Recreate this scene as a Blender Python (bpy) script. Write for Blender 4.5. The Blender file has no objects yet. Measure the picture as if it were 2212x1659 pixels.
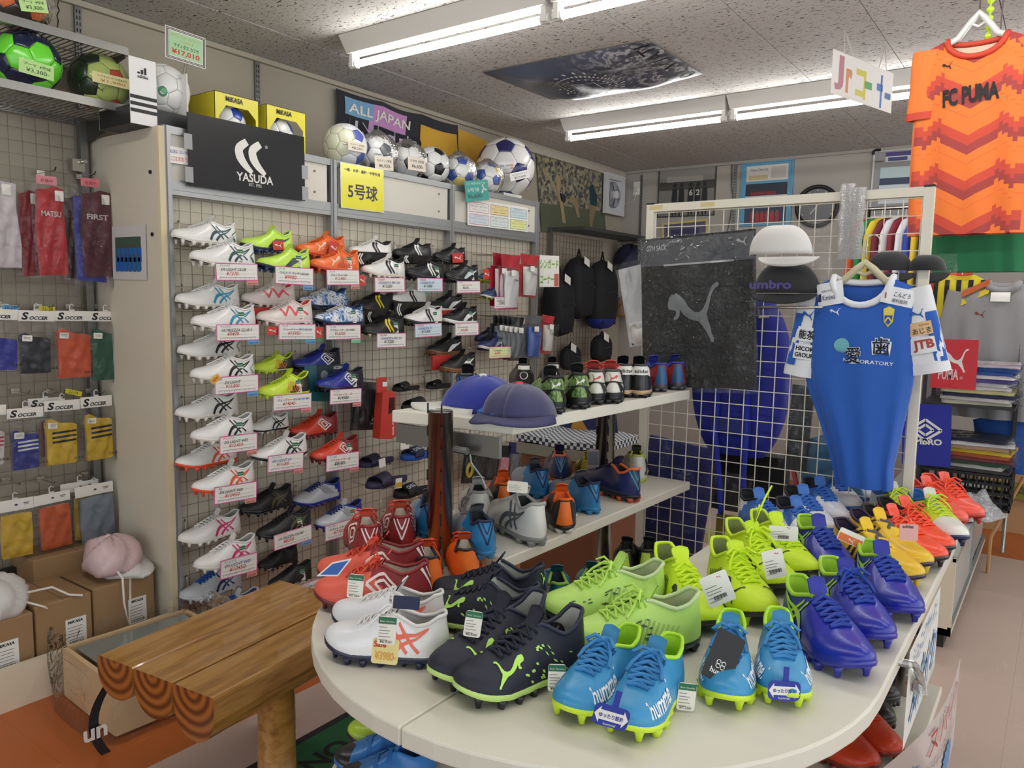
import bpy, math, random
import numpy as np
from mathutils import Vector, Matrix, Euler

# ------------------------------------------------------------------ camera, light, exposure
SC = bpy.context.scene
COL = SC.collection
PI = math.pi
IW, IH, FPX = 2212.0, 1659.0, 1660.0
CAM = np.array([0.0, 0.0, 1.45])
_p, _r, _y = math.radians(6.1), math.radians(1.0), math.radians(35.7)
FW = np.array([-math.sin(_y)*math.cos(_p), math.cos(_y)*math.cos(_p), -math.sin(_p)])
_rt = np.array([math.cos(_y), math.sin(_y), 0.0]); _up = np.cross(_rt, FW)
RT = _rt*math.cos(_r)+_up*math.sin(_r); UP = -_rt*math.sin(_r)+_up*math.cos(_r)
cd = bpy.data.cameras.new('camera'); cam = bpy.data.objects.new('camera', cd); COL.objects.link(cam)
cd.sensor_fit = 'HORIZONTAL'; cd.sensor_width = 36.0; cd.lens = 36.0*FPX/IW; cd.clip_start = .05
cam.matrix_world = Matrix(((RT[0], UP[0], -FW[0], CAM[0]), (RT[1], UP[1], -FW[1], CAM[1]), (RT[2], UP[2], -FW[2], CAM[2]), (0, 0, 0, 1)))
SC.camera = cam
SC.view_settings.view_transform = 'Standard'; SC.view_settings.look = 'None'
SC.view_settings.gamma = 1.0; SC.view_settings.use_curve_mapping = False
SC.view_settings.exposure = 0.32
SC.cycles.use_light_tree = False; SC.cycles.max_bounces = 5; SC.cycles.transparent_max_bounces = 16
SC.cycles.diffuse_bounces = 3; SC.cycles.glossy_bounces = 3; SC.cycles.caustics_reflective = False; SC.cycles.caustics_refractive = False
SC.cycles.sample_clamp_indirect = 4.0
WORLD_STRENGTH = 1.35      # daylight through the open shop front, behind and to the right of the camera
TUBE_STRENGTH = 26.0
wd = bpy.data.worlds.new('daylight'); SC.world = wd; wd.use_nodes = True
wd.node_tree.nodes['Background'].inputs[0].default_value = (.93, .97, 1.0, 1)
wd.node_tree.nodes['Background'].inputs[1].default_value = WORLD_STRENGTH

# ------------------------------------------------------------------ geometry of the place (metres)
WX = -3.45          # left wall
YB = 6.518          # back wall
ZC = 2.665          # ceiling
UX = -2.89          # front of the boot display unit
PY = 2.55           # white mesh partition
TZ = 0.80           # round display table top

def ray(px, py):
    return FW+(px-IW/2)/FPX*RT-(py-IH/2)/FPX*UP
def on(px, py, ax, v):          # the point of the plane axis=v that the photograph shows at (px, py)
    d = ray(px, py); return CAM+d*(v-CAM[ax])/d[ax]
def onx(px, py, v): return on(px, py, 0, v)
def ony(px, py, v): return on(px, py, 1, v)
def onz(px, py, v): return on(px, py, 2, v)

# ------------------------------------------------------------------ materials
_mats = {}
def lin(h):
    if isinstance(h, str):
        h = h.lstrip('#'); c = [int(h[i:i+2], 16)/255 for i in (0, 2, 4)]
    else: c = list(h)
    return tuple(x/12.92 if x <= .04045 else ((x+.055)/1.055)**2.4 for x in c)+(1.0,)
def M(col, rough=.55, metal=0.0, spec=.5, bump=0.0, bs=60.0, var=0.0, vs=8.0, coat=0.0, sheen=0.0):
    """plain procedural material: base colour with a little noise variation and bump"""
    key = (col, rough, metal, spec, bump, bs, var, vs, coat, sheen)
    if key in _mats: return _mats[key]
    m = bpy.data.materials.new('m_'+(col if isinstance(col, str) else 'x').lstrip('#')); m.use_nodes = True
    nt = m.node_tree; b = nt.nodes['Principled BSDF']
    c = lin(col)
    b.inputs['Base Color'].default_value = c; b.inputs['Roughness'].default_value = rough
    b.inputs['Metallic'].default_value = metal; b.inputs['Specular IOR Level'].default_value = spec
    b.inputs['Coat Weight'].default_value = coat; b.inputs['Coat Roughness'].default_value = .15
    if sheen: b.inputs['Sheen Weight'].default_value = sheen
    if bump or var:
        tc = nt.nodes.new('ShaderNodeTexCoord')
    if var:
        n = nt.nodes.new('ShaderNodeTexNoise'); n.inputs['Scale'].default_value = vs; n.inputs['Detail'].default_value = 4
        nt.links.new(tc.outputs['Object'], n.inputs['Vector'])
        mx = nt.nodes.new('ShaderNodeMix'); mx.data_type = 'RGBA'
        mx.inputs[6].default_value = tuple(max(0, x*(1-var)) for x in c[:3])+(1,)
        mx.inputs[7].default_value = tuple(min(1, x*(1+var)) for x in c[:3])+(1,)
        nt.links.new(n.outputs['Fac'], mx.inputs[0]); nt.links.new(mx.outputs[2], b.inputs['Base Color'])
    if bump:
        n = nt.nodes.new('ShaderNodeTexNoise'); n.inputs['Scale'].default_value = bs; n.inputs['Detail'].default_value = 3
        nt.links.new(tc.outputs['Object'], n.inputs['Vector'])
        bp = nt.nodes.new('ShaderNodeBump'); bp.inputs['Strength'].default_value = bump; bp.inputs['Distance'].default_value = .01
        nt.links.new(n.outputs['Fac'], bp.inputs['Height']); nt.links.new(bp.outputs['Normal'], b.inputs['Normal'])
    _mats[key] = m
    return m
def nodes_mat(name):
    m = bpy.data.materials.new(name); m.use_nodes = True
    nt = m.node_tree
    def N(t, **k):
        n = nt.nodes.new('ShaderNode'+t)
        for a, v in k.items():
            if a.startswith('i_'):
                q = a[2:]; n.inputs[int(q) if q.isdigit() else q.replace('_', ' ')].default_value = v
            else: setattr(n, a, v)
        return n
    return m, nt, nt.nodes['Principled BSDF'], N, nt.links.new
def ramp(N, stops, interp='LINEAR'):
    r = N('ValToRGB'); cr = r.color_ramp; cr.interpolation = interp
    while len(cr.elements) < len(stops): cr.elements.new(.5)
    for e, (p, c) in zip(cr.elements, stops): e.position = p; e.color = lin(c)
    return r
def plastic(name, tint='#ffffff', clear=.965, rough=.10, bs=22.0, bump=.6):
    """thin wrinkled clear film: mostly see-through, with a glossy wrinkled sheen"""
    m, nt, b, N, L = nodes_mat(name)
    nt.nodes.remove(b); out = nt.nodes['Material Output']
    t = N('BsdfTransparent', i_Color=lin(tint)); g = N('BsdfGlossy', i_Color=(1, 1, 1, 1), i_Roughness=rough)
    d = N('BsdfDiffuse', i_Color=lin('#f4f6f8'))
    tc = N('TexCoord'); n = N('TexNoise', i_Scale=bs, i_Detail=3.0, i_Distortion=1.2); L(tc.outputs['Object'], n.inputs['Vector'])
    bp = N('Bump', i_Strength=bump, i_Distance=.02); L(n.outputs['Fac'], bp.inputs['Height'])
    L(bp.outputs['Normal'], g.inputs['Normal'])
    fr = N('Fresnel', i_IOR=1.22); L(bp.outputs['Normal'], fr.inputs['Normal'])
    ad = N('Math', operation='ADD'); ad.inputs[1].default_value = (1-clear)*.55; L(fr.outputs[0], ad.inputs[0])
    m1 = N('MixShader'); L(ad.outputs[0], m1.inputs[0]); L(t.outputs[0], m1.inputs[1]); L(g.outputs[0], m1.inputs[2])
    m2 = N('MixShader'); m2.inputs[0].default_value = (1-clear)*.35; L(m1.outputs[0], m2.inputs[1]); L(d.outputs[0], m2.inputs[2])
    L(m2.outputs[0], out.inputs['Surface'])
    return m
PLASTIC = plastic('clear_film')
PLASTIC_GREY = plastic('grey_film', '#b9bcc0', .72)
PLASTIC_RIGID = plastic('clear_hard_plastic', '#f6f7f4', .78, .08, 6.0, .05)
CHROME = M('#c4c2bb', .22, 1.0)
STEEL = M('#8d8d8b', .38, .9)
ALU = M('#a3a5a5', .42, .75, var=.06, vs=5)
WHITE = M('#e9e7e0', .5)
PAPER = M('#f1efe8', .65)
BLACK = M('#141417', .5)
INK = M('#15151a', .7)
REDINK = M('#d8423c', .7)

# ------------------------------------------------------------------ mesh helpers
class MB:
    """collects polygons; build() links them as ONE mesh object"""
    def __init__(s): s.v = []; s.f = []; s.m = []
    def add(s, vs, fs, mi=0):
        o = len(s.v); s.v.extend([tuple(map(float, p)) for p in vs]); s.f.extend([tuple(i+o for i in f) for f in fs]); s.m.extend([mi]*len(fs)); return s
    def box(s, c, d, rz=0.0, mi=0, ry=0.0, rx=0.0):
        x, y, z = d[0]/2, d[1]/2, d[2]/2
        vs = [(-x, -y, -z), (x, -y, -z), (x, y, -z), (-x, y, -z), (-x, -y, z), (x, -y, z), (x, y, z), (-x, y, z)]
        if rz or ry or rx:
            R = Euler((rx, ry, rz)).to_matrix(); vs = [R @ Vector(q) for q in vs]
        return s.add([(c[0]+q[0], c[1]+q[1], c[2]+q[2]) for q in vs], [(3, 2, 1, 0), (4, 5, 6, 7), (0, 1, 5, 4), (1, 2, 6, 5), (2, 3, 7, 6), (3, 0, 4, 7)], mi)
    def bar(s, a, b, w, h=None, mi=0):        # square bar from a to b
        return s.tube([a, b], w/2*1.414, 4, mi, True, h)
    def tube(s, pts, r, n=6, mi=0, cap=True, h=None, closed=False):
        pts = [Vector(p) for p in pts]; k = len(pts)
        if k < 2: return s
        rs = r if hasattr(r, '__len__') else [r]*k
        vs = []; up = None
        for i, p in enumerate(pts):
            if closed: t = pts[(i+1) % k]-pts[i-1]
            else: t = (pts[min(i+1, k-1)]-pts[max(i-1, 0)])
            if t.length < 1e-9: t = Vector((0, 0, 1))
            t.normalize()
            if up is None:
                up = Vector((0, 0, 1)) if abs(t.z) < .9 else Vector((1, 0, 0))
            up = (up-t*up.dot(t))
            if up.length < 1e-6: up = t.orthogonal()
            up.normalize(); sd = t.cross(up)
            for j in range(n):
                a = 2*PI*(j+.5)/n
                vs.append(p+sd*(rs[i]*math.cos(a))+up*((h/2*1.414 if h else rs[i])*math.sin(a)))
        fs = []
        for i in range(k if closed else k-1):
            i2 = (i+1) % k
            for j in range(n): fs.append((i*n+j, i2*n+j, i2*n+(j+1) % n, i*n+(j+1) % n))
        if cap and not closed:
            fs.append(tuple(range(n-1, -1, -1))); fs.append(tuple((k-1)*n+j for j in range(n)))
        return s.add(vs, fs, mi)
    def prism(s, poly, z0, z1, mi=0, hole=False):     # extrude an xy polygon (ccw)
        n = len(poly); vs = [(x, y, z0) for x, y in poly]+[(x, y, z1) for x, y in poly]
        fs = [(i, (i+1) % n, n+(i+1) % n, n+i) for i in range(n)]
        fs += [tuple(range(n-1, -1, -1)), tuple(range(n, 2*n))]
        return s.add(vs, fs, mi)
    def lathe(s, prof, n=24, c=(0, 0, 0), mi=0, cap=True):   # profile of (r, z) about z
        vs = []; k = len(prof)
        for r, z in prof:
            for j in range(n): a = 2*PI*j/n; vs.append((c[0]+r*math.cos(a), c[1]+r*math.sin(a), c[2]+z))
        fs = [(i*n+j, i*n+(j+1) % n, (i+1)*n+(j+1) % n, (i+1)*n+j) for i in range(k-1) for j in range(n)]
        if cap: fs += [tuple(range(n-1, -1, -1)), tuple((k-1)*n+j for j in range(n))]
        return s.add(vs, fs, mi)
    def grid(s, fn, nu, nv, mi=0, closed=False):   # fn(u,v) u,v in 0..1
        vs = [fn(i/nu, j/nv) for i in range(nu+1) for j in range(nv+1)]
        fs = [(i*(nv+1)+j, (i+1)*(nv+1)+j, (i+1)*(nv+1)+j+1, i*(nv+1)+j+1) for i in range(nu) for j in range(nv)]
        return s.add(vs, fs, mi)
    def mesh(s, name, mats, smooth=False):
        me = bpy.data.meshes.new(name); me.from_pydata(s.v, [], s.f)
        for m in (mats if isinstance(mats, (list, tuple)) else [mats]): me.materials.append(m)
        if any(s.m): me.polygons.foreach_set('material_index', s.m)
        if smooth: me.polygons.foreach_set('use_smooth', [True]*len(me.polygons))
        me.update(); return me
    def build(s, name, mats, parent=None, smooth=False, loc=None, rot=None):
        return link(name, s.mesh(name, mats, smooth), parent, loc, rot)
def link(name, me, parent=None, loc=None, rot=None, scale=None):
    o = bpy.data.objects.new(name, me); COL.objects.link(o)
    if parent is not None: o.parent = parent
    if loc is not None: o.location = tuple(map(float, loc))
    if rot is not None: o.rotation_euler = rot
    if scale is not None: o.scale = scale if hasattr(scale, '__len__') else (scale,)*3
    return o
_labels = {}
def tag(o, label, cat, group=None, kind=None):
    o['label'] = label; o['category'] = cat
    if group: o['group'] = group
    if kind: o['kind'] = kind
    _labels.setdefault(label, []).append((o.name, group))
    return o
def thing(name, label, cat, loc=(0, 0, 0), rot=(0, 0, 0), group=None):
    o = bpy.data.objects.new(name, None); COL.objects.link(o); o.empty_display_size = .05
    o.location = tuple(map(float, loc)); o.rotation_euler = rot if hasattr(rot, '__len__') else (0, 0, rot)
    return tag(o, label, cat, group)
def struct(o):
    o['kind'] = 'structure'; return o
def smooth_mod(o, lv=1):
    m = o.modifiers.new('sub', 'SUBSURF'); m.levels = lv; m.render_levels = lv; return o
FACE_X = (PI/2, 0, PI/2)     # upright panel facing +x (local x = right, y = up, z = out)
FACE_Y = (PI/2, 0, 0)        # upright panel facing -y
def face(a, tilt=0.0): return (PI/2-tilt, 0, a)

_tx = {}
def text_mesh(s, bold=0.0, shear=0.0, sp=1.0, res=3):
    """lettering as a flat mesh, 1 unit high caps ~0.7; returns verts (n,2) and faces"""
    k = (s, bold, shear, sp)
    if k in _tx: return _tx[k]
    c = bpy.data.curves.new('t', 'FONT'); c.body = s; c.size = 1; c.offset = bold; c.shear = shear; c.space_character = sp; c.resolution_u = res
    o = bpy.data.objects.new('t', c); me = o.to_mesh()
    v = np.array([q.co[:2] for q in me.vertices]) if len(me.vertices) else np.zeros((0, 2))
    f = [tuple(p.vertices) for p in me.polygons]
    o.to_mesh_clear(); bpy.data.objects.remove(o); bpy.data.curves.remove(c)
    _tx[k] = (v, f); return _tx[k]
def text_into(mb, s, x, y, h, w=None, bold=0.0, shear=0.0, z=.001, mi=0, al='l', fn=None, sp=1.0, rot=0.0):
    """place lettering with its box's lower-left (or centre) at x,y; h = box height, w = forced width"""
    v, f = text_mesh(s, bold, shear, sp)
    if not len(v): return mb
    lo, hi = v.min(0), v.max(0); sy = h/max(1e-6, hi[1]-lo[1]); sx = sy if w is None else w/max(1e-6, hi[0]-lo[0])
    q = (v-lo)*(sx, sy)
    if al == 'c': q = q-(hi-lo)*(sx, sy)/2
    if rot: q = q @ np.array([[math.cos(rot), math.sin(rot)], [-math.sin(rot), math.cos(rot)]])
    q = q+(x, y)
    return mb.add([fn(a, b) for a, b in q] if fn else [(a, b, z) for a, b in q], f, mi)
def text(s, parent, x, y, h, mat=None, name='lettering', **k):
    mb = MB(); text_into(mb, s, x, y, h, **k); return mb.build(name, mat or INK, parent)
def tri_poly(poly):
    from mathutils.geometry import tessellate_polygon
    return [tuple(t) for t in tessellate_polygon([[Vector((a, b, 0)) for a, b in poly]])]
CAT = [(0, .62), (.03, .74), (.09, .80), (.13, .79), (.17, .82), (.24, .78), (.33, .70), (.42, .58), (.52, .50), (.62, .49), (.70, .55), (.76, .66), (.81, .80), (.88, .92), (.96, .97), (1, .94), (.985, .90), (.92, .87), (.87, .80), (.83, .68), (.80, .55), (.765, .46), (.79, .36), (.83, .26), (.855, .15), (.90, .06), (.895, 0), (.84, .005), (.815, .08), (.76, .17), (.68, .27), (.61, .34), (.52, .36), (.42, .39), (.34, .44), (.28, .50), (.25, .55), (.235, .44), (.19, .385), (.13, .375), (.115, .41), (.16, .45), (.165, .52), (.10, .545), (.03, .55)]
def cat_into(mb, x, y, w, h, z=.001, fn=None, mi=0, flip=False):
    pts = [((1-a if flip else a)*w+x, b*h+y) for a, b in CAT]
    return mb.add([fn(a, b) for a, b in pts] if fn else [(a, b, z) for a, b in pts], tri_poly(CAT), mi)
def ribbon_into(mb, pts, w, z=.001, fn=None, mi=0, n=10):
    """stroke of width w (scalar or per point) along a Catmull-Rom path in 2D"""
    P = np.array(pts, float); k = len(P); ws = np.array(w if hasattr(w, '__len__') else [w]*k, float)
    if k > 2:
        t = np.linspace(0, k-1, n*(k-1)+1); i = np.minimum(t.astype(int), k-2); u = (t-i)[:, None]
        p0, p1, p2, p3 = P[np.maximum(i-1, 0)], P[i], P[i+1], P[np.minimum(i+2, k-1)]
        C = .5*(2*p1+(p2-p0)*u+(2*p0-5*p1+4*p2-p3)*u**2+(3*p1-p0-3*p2+p3)*u**3); W_ = np.interp(t, range(k), ws)
    else:
        t = np.linspace(0, 1, n+1)[:, None]; C = P[0]+(P[1]-P[0])*t; W_ = np.interp(t[:, 0], [0, 1], ws)
    d = np.gradient(C, axis=0); d /= np.maximum(1e-9, np.linalg.norm(d, axis=1))[:, None]; nn = np.stack([-d[:, 1], d[:, 0]], 1)
    A, B = C+nn*W_[:, None]/2, C-nn*W_[:, None]/2; vs = []
    for a, b in zip(A, B): vs += [a, b]
    vs = [fn(a, b) for a, b in vs] if fn else [(a, b, z) for a, b in vs]
    return mb.add(vs, [(2*i, 2*i+1, 2*i+3, 2*i+2) for i in range(len(C)-1)], mi)
def poly_into(mb, pts, z=.001, fn=None, mi=0):
    return mb.add([fn(a, b) for a, b in pts] if fn else [(a, b, z) for a, b in pts], tri_poly(pts), mi)
def disc(cx, cy, r, n=20, ry=None): return [(cx+r*math.cos(2*PI*i/n), cy+(ry or r)*math.sin(2*PI*i/n)) for i in range(n)]
def rrect(x0, y0, x1, y1, r=.01, n=3):
    out = []
    for cx, cy, a in ((x1-r, y0+r, -90), (x1-r, y1-r, 0), (x0+r, y1-r, 90), (x0+r, y0+r, 180)):
        for i in range(n+1): t = math.radians(a+90*i/n); out.append((cx+r*math.cos(t), cy+r*math.sin(t)))
    return out
def frame_into(mb, x0, y0, x1, y1, w, z0, z1, mi=0):    # rectangular frame, outer box given
    for a, b, c, d in ((x0, y0, x1, y0+w), (x0, y1-w, x1, y1), (x0, y0+w, x0+w, y1-w), (x1-w, y0+w, x1, y1-w)):
        mb.box(((a+c)/2, (b+d)/2, (z0+z1)/2), (c-a, d-b, z1-z0), mi=mi)
    return mb

# ------------------------------------------------------------------ setting
def ceiling_mat():
    m, nt, b, N, L = nodes_mat('pitted_gypsum_tile')
    tc = N('TexCoord'); mp = N('Mapping'); mp.inputs['Scale'].default_value = (46, 110, 60); L(tc.outputs['Object'], mp.inputs['Vector'])
    oi = N('ObjectInfo'); add = N('VectorMath', operation='ADD'); L(mp.outputs[0], add.inputs[0])
    sc = N('Math', operation='MULTIPLY'); sc.inputs[1].default_value = 50; L(oi.outputs['Random'], sc.inputs[0]); L(sc.outputs[0], add.inputs[1])
    n = N('TexNoise', i_Scale=1.0, i_Detail=2.5, i_Roughness=.55, i_Distortion=.9); L(add.outputs[0], n.inputs['Vector'])
    r = ramp(N, [(0, '#c8c5c0'), (.60, '#c8c5c0'), (.64, '#3c3936'), (1, '#2a2826')]); L(n.outputs['Fac'], r.inputs[0])
    L(r.outputs[0], b.inputs['Base Color']); b.inputs['Roughness'].default_value = .9
    bp = N('Bump', i_Strength=.5, i_Distance=.004, invert=True); L(n.outputs['Fac'], bp.inputs['Height']); L(bp.outputs[0], b.inputs['Normal'])
    return m
CEIL = ceiling_mat()
mb = MB(); mb.box(((WX+2.6)/2, (YB-3.4)/2, ZC+.06), (2.6-WX+.4, YB+3.4+.4, .08))
ceiling = struct(mb.build('ceiling', M('#6b6863', .9)))
_t = MB(); _t.box((0, 0, 0), (.4515, .9065, .012)); TILE = _t.mesh('ceiling_tile', CEIL)
for i in range(-1, 10):
    x0 = -3.045+.455*i
    if i == -1: x0 = -3.5
    for k in range(-3, 6):
        y0 = 2.53+.908*k+(.454 if i % 2 else 0)
        if y0 > YB: continue
        o = link('ceiling_tile', TILE, ceiling, (x0+.2275, y0+.454, ZC+.008))
        if y0+.908 > YB+.05: o.scale.y = (YB+.03-y0)/.908; o.location.y = (y0+YB+.03)/2
        if i == -1: o.scale.x = .9; o.location.x = WX+.19
def wall_mat():
    return M('#bdb7a9', .85, var=.05, vs=1.7, bump=.05, bs=120)
mb = MB(); mb.box((WX-.06, (YB-3.4)/2, ZC/2), (.12, YB+3.4+.3, ZC))
wall_left = struct(mb.build('wall_left', M('#aba393', .85, var=.05, vs=1.3)))
mb = MB(); mb.box(((WX+2.6)/2, YB+.06, ZC/2), (2.6-WX+.2, .12, ZC))
wall_back = struct(mb.build('wall_back', M('#aaa69e', .85, var=.05, vs=1.3)))
# crack in the plaster, ceiling trims
_c = [(127, 0), (124, 12), (128, 22), (123, 34), (126, 45), (124, 60)]
mb = MB(); mb.tube([onx(x, y, WX+.001) for x, y in _c], .0022, 4); mb.build('wall_crack', M('#2b2822', .9), wall_left)
mb = MB(); mb.box((WX+.012, (YB-1)/2, ZC-.012), (.024, YB+1, .024)); struct(mb.build('trim_1', M('#b3ab9a', .7)))
mb = MB(); mb.box(((WX+2)/2, YB-.012, ZC-.012), (2-WX, .024, .024)); struct(mb.build('trim_2', M('#a9a59c', .7)))
mb = MB(); mb.box((WX+.02, 5.62, ZC-.05), (.04, 1.75, .05)); struct(mb.build('trim_3', M('#b9b2a4', .7)))
def slotted(name, label, x, y, z0, z1, rz, W=.028):
    t = thing(name, label, 'shelf rail', (x, y, z0), rz)
    a = MB(); a.box((0, -.006, (z1-z0)/2), (W, .012, z1-z0)); a.build('rail', STEEL, t)
    s = MB(); n = int((z1-z0)/.025)
    for i in range(n): s.box((-.006, -.0125, .015+i*.025), (.004, .001, .015)); s.box((.006, -.0125, .015+i*.025), (.004, .001, .015))
    s.build('slots', M('#1c1b1a', .8), t); return t
for k, (px, py0, py1) in enumerate([(165, 12, 74), (553, 132, 205)]):
    a, b = onx(px, py0, WX), onx(px, py1, WX)
    slotted('shelf_rail', ['slotted steel wall rail above the wire ball shelves', 'slotted steel wall rail behind the yellow ball boxes'][k], WX, a[1], b[2]-.3, a[2], PI/2)
a, b = ony(1590, 355, YB), ony(1585, 500, YB); slotted('shelf_rail', 'slotted steel rail on back wall left of the blue-framed poster', a[0], YB, b[2]-.3, a[2], 0)
a, b = ony(1387, 378, YB), ony(1383, 500, YB); slotted('shelf_rail', 'dark slotted rail on back wall beside the power outlet', a[0], YB, b[2]-.4, a[2], 0, .018)
mb = MB(); mb.tube([ony(1581, 352, YB-.01), ony(1580, 400, YB-.01), ony(1583, 430, YB-.01), ony(1577, 470, YB-.01), ony(1571, 500, YB-.01)], .005, 5)
tag(mb.build('wall_cable', M('#55524d', .6)), 'thin dark cable hanging down the back wall', 'cable')

# floor: vinyl tiles, orange border along the walls, pinkish grey in the middle
mb = MB(); mb.box(((WX+2.6)/2, (YB-3.4)/2, -.04), (2.6-WX+.4, YB+3.4+.4, .06)); floor = struct(mb.build('floor', M('#8f6f5c', .7)))
def tile_mat(name, c1, c2, rough):
    m, nt, b, N, L = nodes_mat(name)
    tc = N('TexCoord'); oi = N('ObjectInfo'); mp = N('Mapping'); mp.inputs['Scale'].default_value = (60, 7, 1); L(tc.outputs['Object'], mp.inputs[0])
    ad = N('VectorMath', operation='ADD'); ml = N('Math', operation='MULTIPLY'); ml.inputs[1].default_value = 37; L(oi.outputs['Random'], ml.inputs[0])
    L(mp.outputs[0], ad.inputs[0]); L(ml.outputs[0], ad.inputs[1])
    n = N('TexNoise', i_Scale=1.0, i_Detail=3.0); L(ad.outputs[0], n.inputs['Vector'])
    r = ramp(N, [(0, c1), (.66, c1), (.72, c2), (1, c2)]); L(n.outputs['Fac'], r.inputs[0])
    L(r.outputs[0], b.inputs['Base Color']); b.inputs['Roughness'].default_value = rough
    return m
FO = tile_mat('orange_vinyl', '#b4602a', '#c07540', .33); FP = tile_mat('pink_grey_vinyl', '#c6aea2', '#cbb5a9', .3)
_t = MB(); _t.box((0, 0, 0), (.3046, .3046, .012))
TO, TP = _t.mesh('floor_tile', FO), _t.mesh('floor_tile', FP)
for i in range(-4, 9):
    for k in range(-1, 22):
        x = -2.2+.152+.305*i; y = -.05+.305*k
        if x > .5 or y > YB or x < WX: continue
        if x > -.3 and y < 2.6: continue
        if -1.4 < x < -.3 and y < 1.0: continue
        link('floor_tile', TO if (x < -2.2 or y > 5.35) else TP, floor, (x, y, -.006))

# ------------------------------------------------------------------ fluorescent lights on the ceiling
def tube_mat():
    m, nt, b, N, L = nodes_mat('fluorescent_glow')
    b.inputs['Base Color'].default_value = (1, 1, 1, 1); b.inputs['Emission Color'].default_value = (1.0, .985, .96, 1); b.inputs['Emission Strength'].default_value = TUBE_STRENGTH
    return m
GLOW = tube_mat(); FIX = M('#dad8d2', .45)
def make_light(label, x, y):
    t = thing('ceiling_light', label, 'lamp', (x, y, ZC), 0, 'fluorescent lights on the ceiling')
    h = MB(); h.add([(0, -.075, 0), (1.13, -.075, 0), (1.13, .075, 0), (0, .075, 0), (0.012, -.035, -.075), (1.118, -.035, -.075), (1.118, .035, -.075), (0.012, .035, -.075)],
                    [(0, 1, 2, 3), (7, 6, 5, 4), (0, 4, 5, 1), (1, 5, 6, 2), (2, 6, 7, 3), (3, 7, 4, 0)]); h.build('housing', FIX, t)
    a = MB(); a.tube([(.045, 0, -.118), (1.085, 0, -.118)], .0165, 6, cap=False); a.build('tube', GLOW, t, True)
    for sx in (.026, 1.104):
        s = MB(); s.box((sx, 0, -.095), (.022, .045, .075)); s.tube([(sx-.02, 0, -.118), (sx+.02, 0, -.118)], .019, 12); s.build('socket', WHITE, t)
    return t
_n = 0
ORD = ['nearest', 'second', 'third', 'fourth']
for r, (y, nm) in enumerate([(2.6, 'near ceiling row'), (4.52, 'far ceiling row'), (.68, 'row above the camera')]):
    for k in range(4):
        make_light(f'fluorescent tube fixture, {["first", "second", "third", "fourth"][k]} from the left wall in the {nm}', -2.84+1.135*k, y)

# ------------------------------------------------------------------ boot display unit on the left wall
UY0, UY1, UZ = 1.685, 4.285, 2.107
BAYS = [(1.70, 2.515), (2.555, 3.39), (3.425, 4.275)]
unit = thing('display_unit', 'tall aluminium framed display unit with wire mesh bays of boots', 'display unit', (UX, UY0, 0))
def U(x, y, z): return (x-UX, y-UY0, z)
mb = MB(); mb.box(U(UX-.27, UY0-.012, 1.06), (.52, .022, 2.08)); sp = mb.build('side_panel', M('#cfc6b4', .55, var=.04, vs=3), unit)
mb = MB(); mb.box(U(UX-.005, UY0-.012, 1.06), (.018, .024, 2.08)); mb.build('side_edge', M('#d8c9a6', .6), unit)
for zz in (1.93, 1.69):
    mb = MB(); mb.tube([U(UX-.06, UY0-.028, zz), U(UX-.06, UY0-.022, zz)], .008, 10); mb.build('screw_cap', BLACK, sp)
mb = MB(); mb.box(U(UX-.06, (UY0+UY1)/2, 1.0), (.02, UY1-UY0, 1.94)); mb.build('back_board', M('#d3ccba', .8, var=.03, vs=2), unit)
mb = MB(); mb.box(U(UX-.3, (UY0+UY1)/2, UZ-.025), (.5, UY1-UY0, .03)); mb.build('top_board', M('#b6b3ab', .6), unit)
mb = MB(); mb.box(U(UX-.27, UY1+.012, 1.06), (.52, .022, 2.08)); mb.build('side_panel', M('#cfc6b4', .55), unit)
for y in (UY0+.012, 2.535, 3.4075, UY1-.008):
    mb = MB(); mb.box(U(UX-.012, y, UZ/2), (.03, .036 if y > 1.8 else .03, UZ)); mb.box(U(UX+.006, y, UZ/2), (.008, .012, UZ)); mb.build('upright', ALU, unit)
for k, (a, b) in enumerate(BAYS):
    fr = MB()
    for z, h in ((UZ-.014, .03), (1.885, .04), (1.855, .018)):
        fr.box(U(UX-.010, (a+b)/2, z), (.024, b-a, h))
    fr.build('rail', ALU, unit)
    h = MB(); h.box(U(UX-.012, (a+b)/2, 1.995), (.01, b-a-.03, .185)); hp = h.build('header_panel', M('#dad5c8', .5, var=.02, vs=3), unit)
    for yy, zz in ((b-.09, 2.04), (b-.09, 1.945)):
        s = MB(); s.tube([U(UX-.008, yy, zz), U(UX-.002, yy, zz)], .005, 8); s.build('screw', M('#6f6d68', .5), hp)
def mesh_grid(name, y0, y1, z0, z1, x, py, pz, r, mat, parent, off=(0, 0, 0), ax=1):
    g = MB(); n = max(1, round((y1-y0)/py)); m = max(1, round((z1-z0)/pz))
    def V(a, z, d=0): return ((x+d-off[0], a-off[1], z-off[2]) if ax == 1 else (a-off[0], x+d-off[1], z-off[2]))
    for i in range(n+1): a = y0+(y1-y0)*i/n; g.tube([V(a, z0), V(a, z1)], r, 4, cap=False)
    for j in range(m+1): z = z0+(z1-z0)*j/m; g.tube([V(y0, z, r*1.8), V(y1, z, r*1.8)], r, 4, cap=False)
    return g.build(name, mat, parent)
WIRE = M('#877b68', .45, .5)
MX = UX-.035
for a, b in BAYS:
    mesh_grid('wire_mesh', a+.012, b-.012, .03, 1.84, MX, .05, .05, .0013, WIRE, unit, (UX, UY0, 0))

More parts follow.
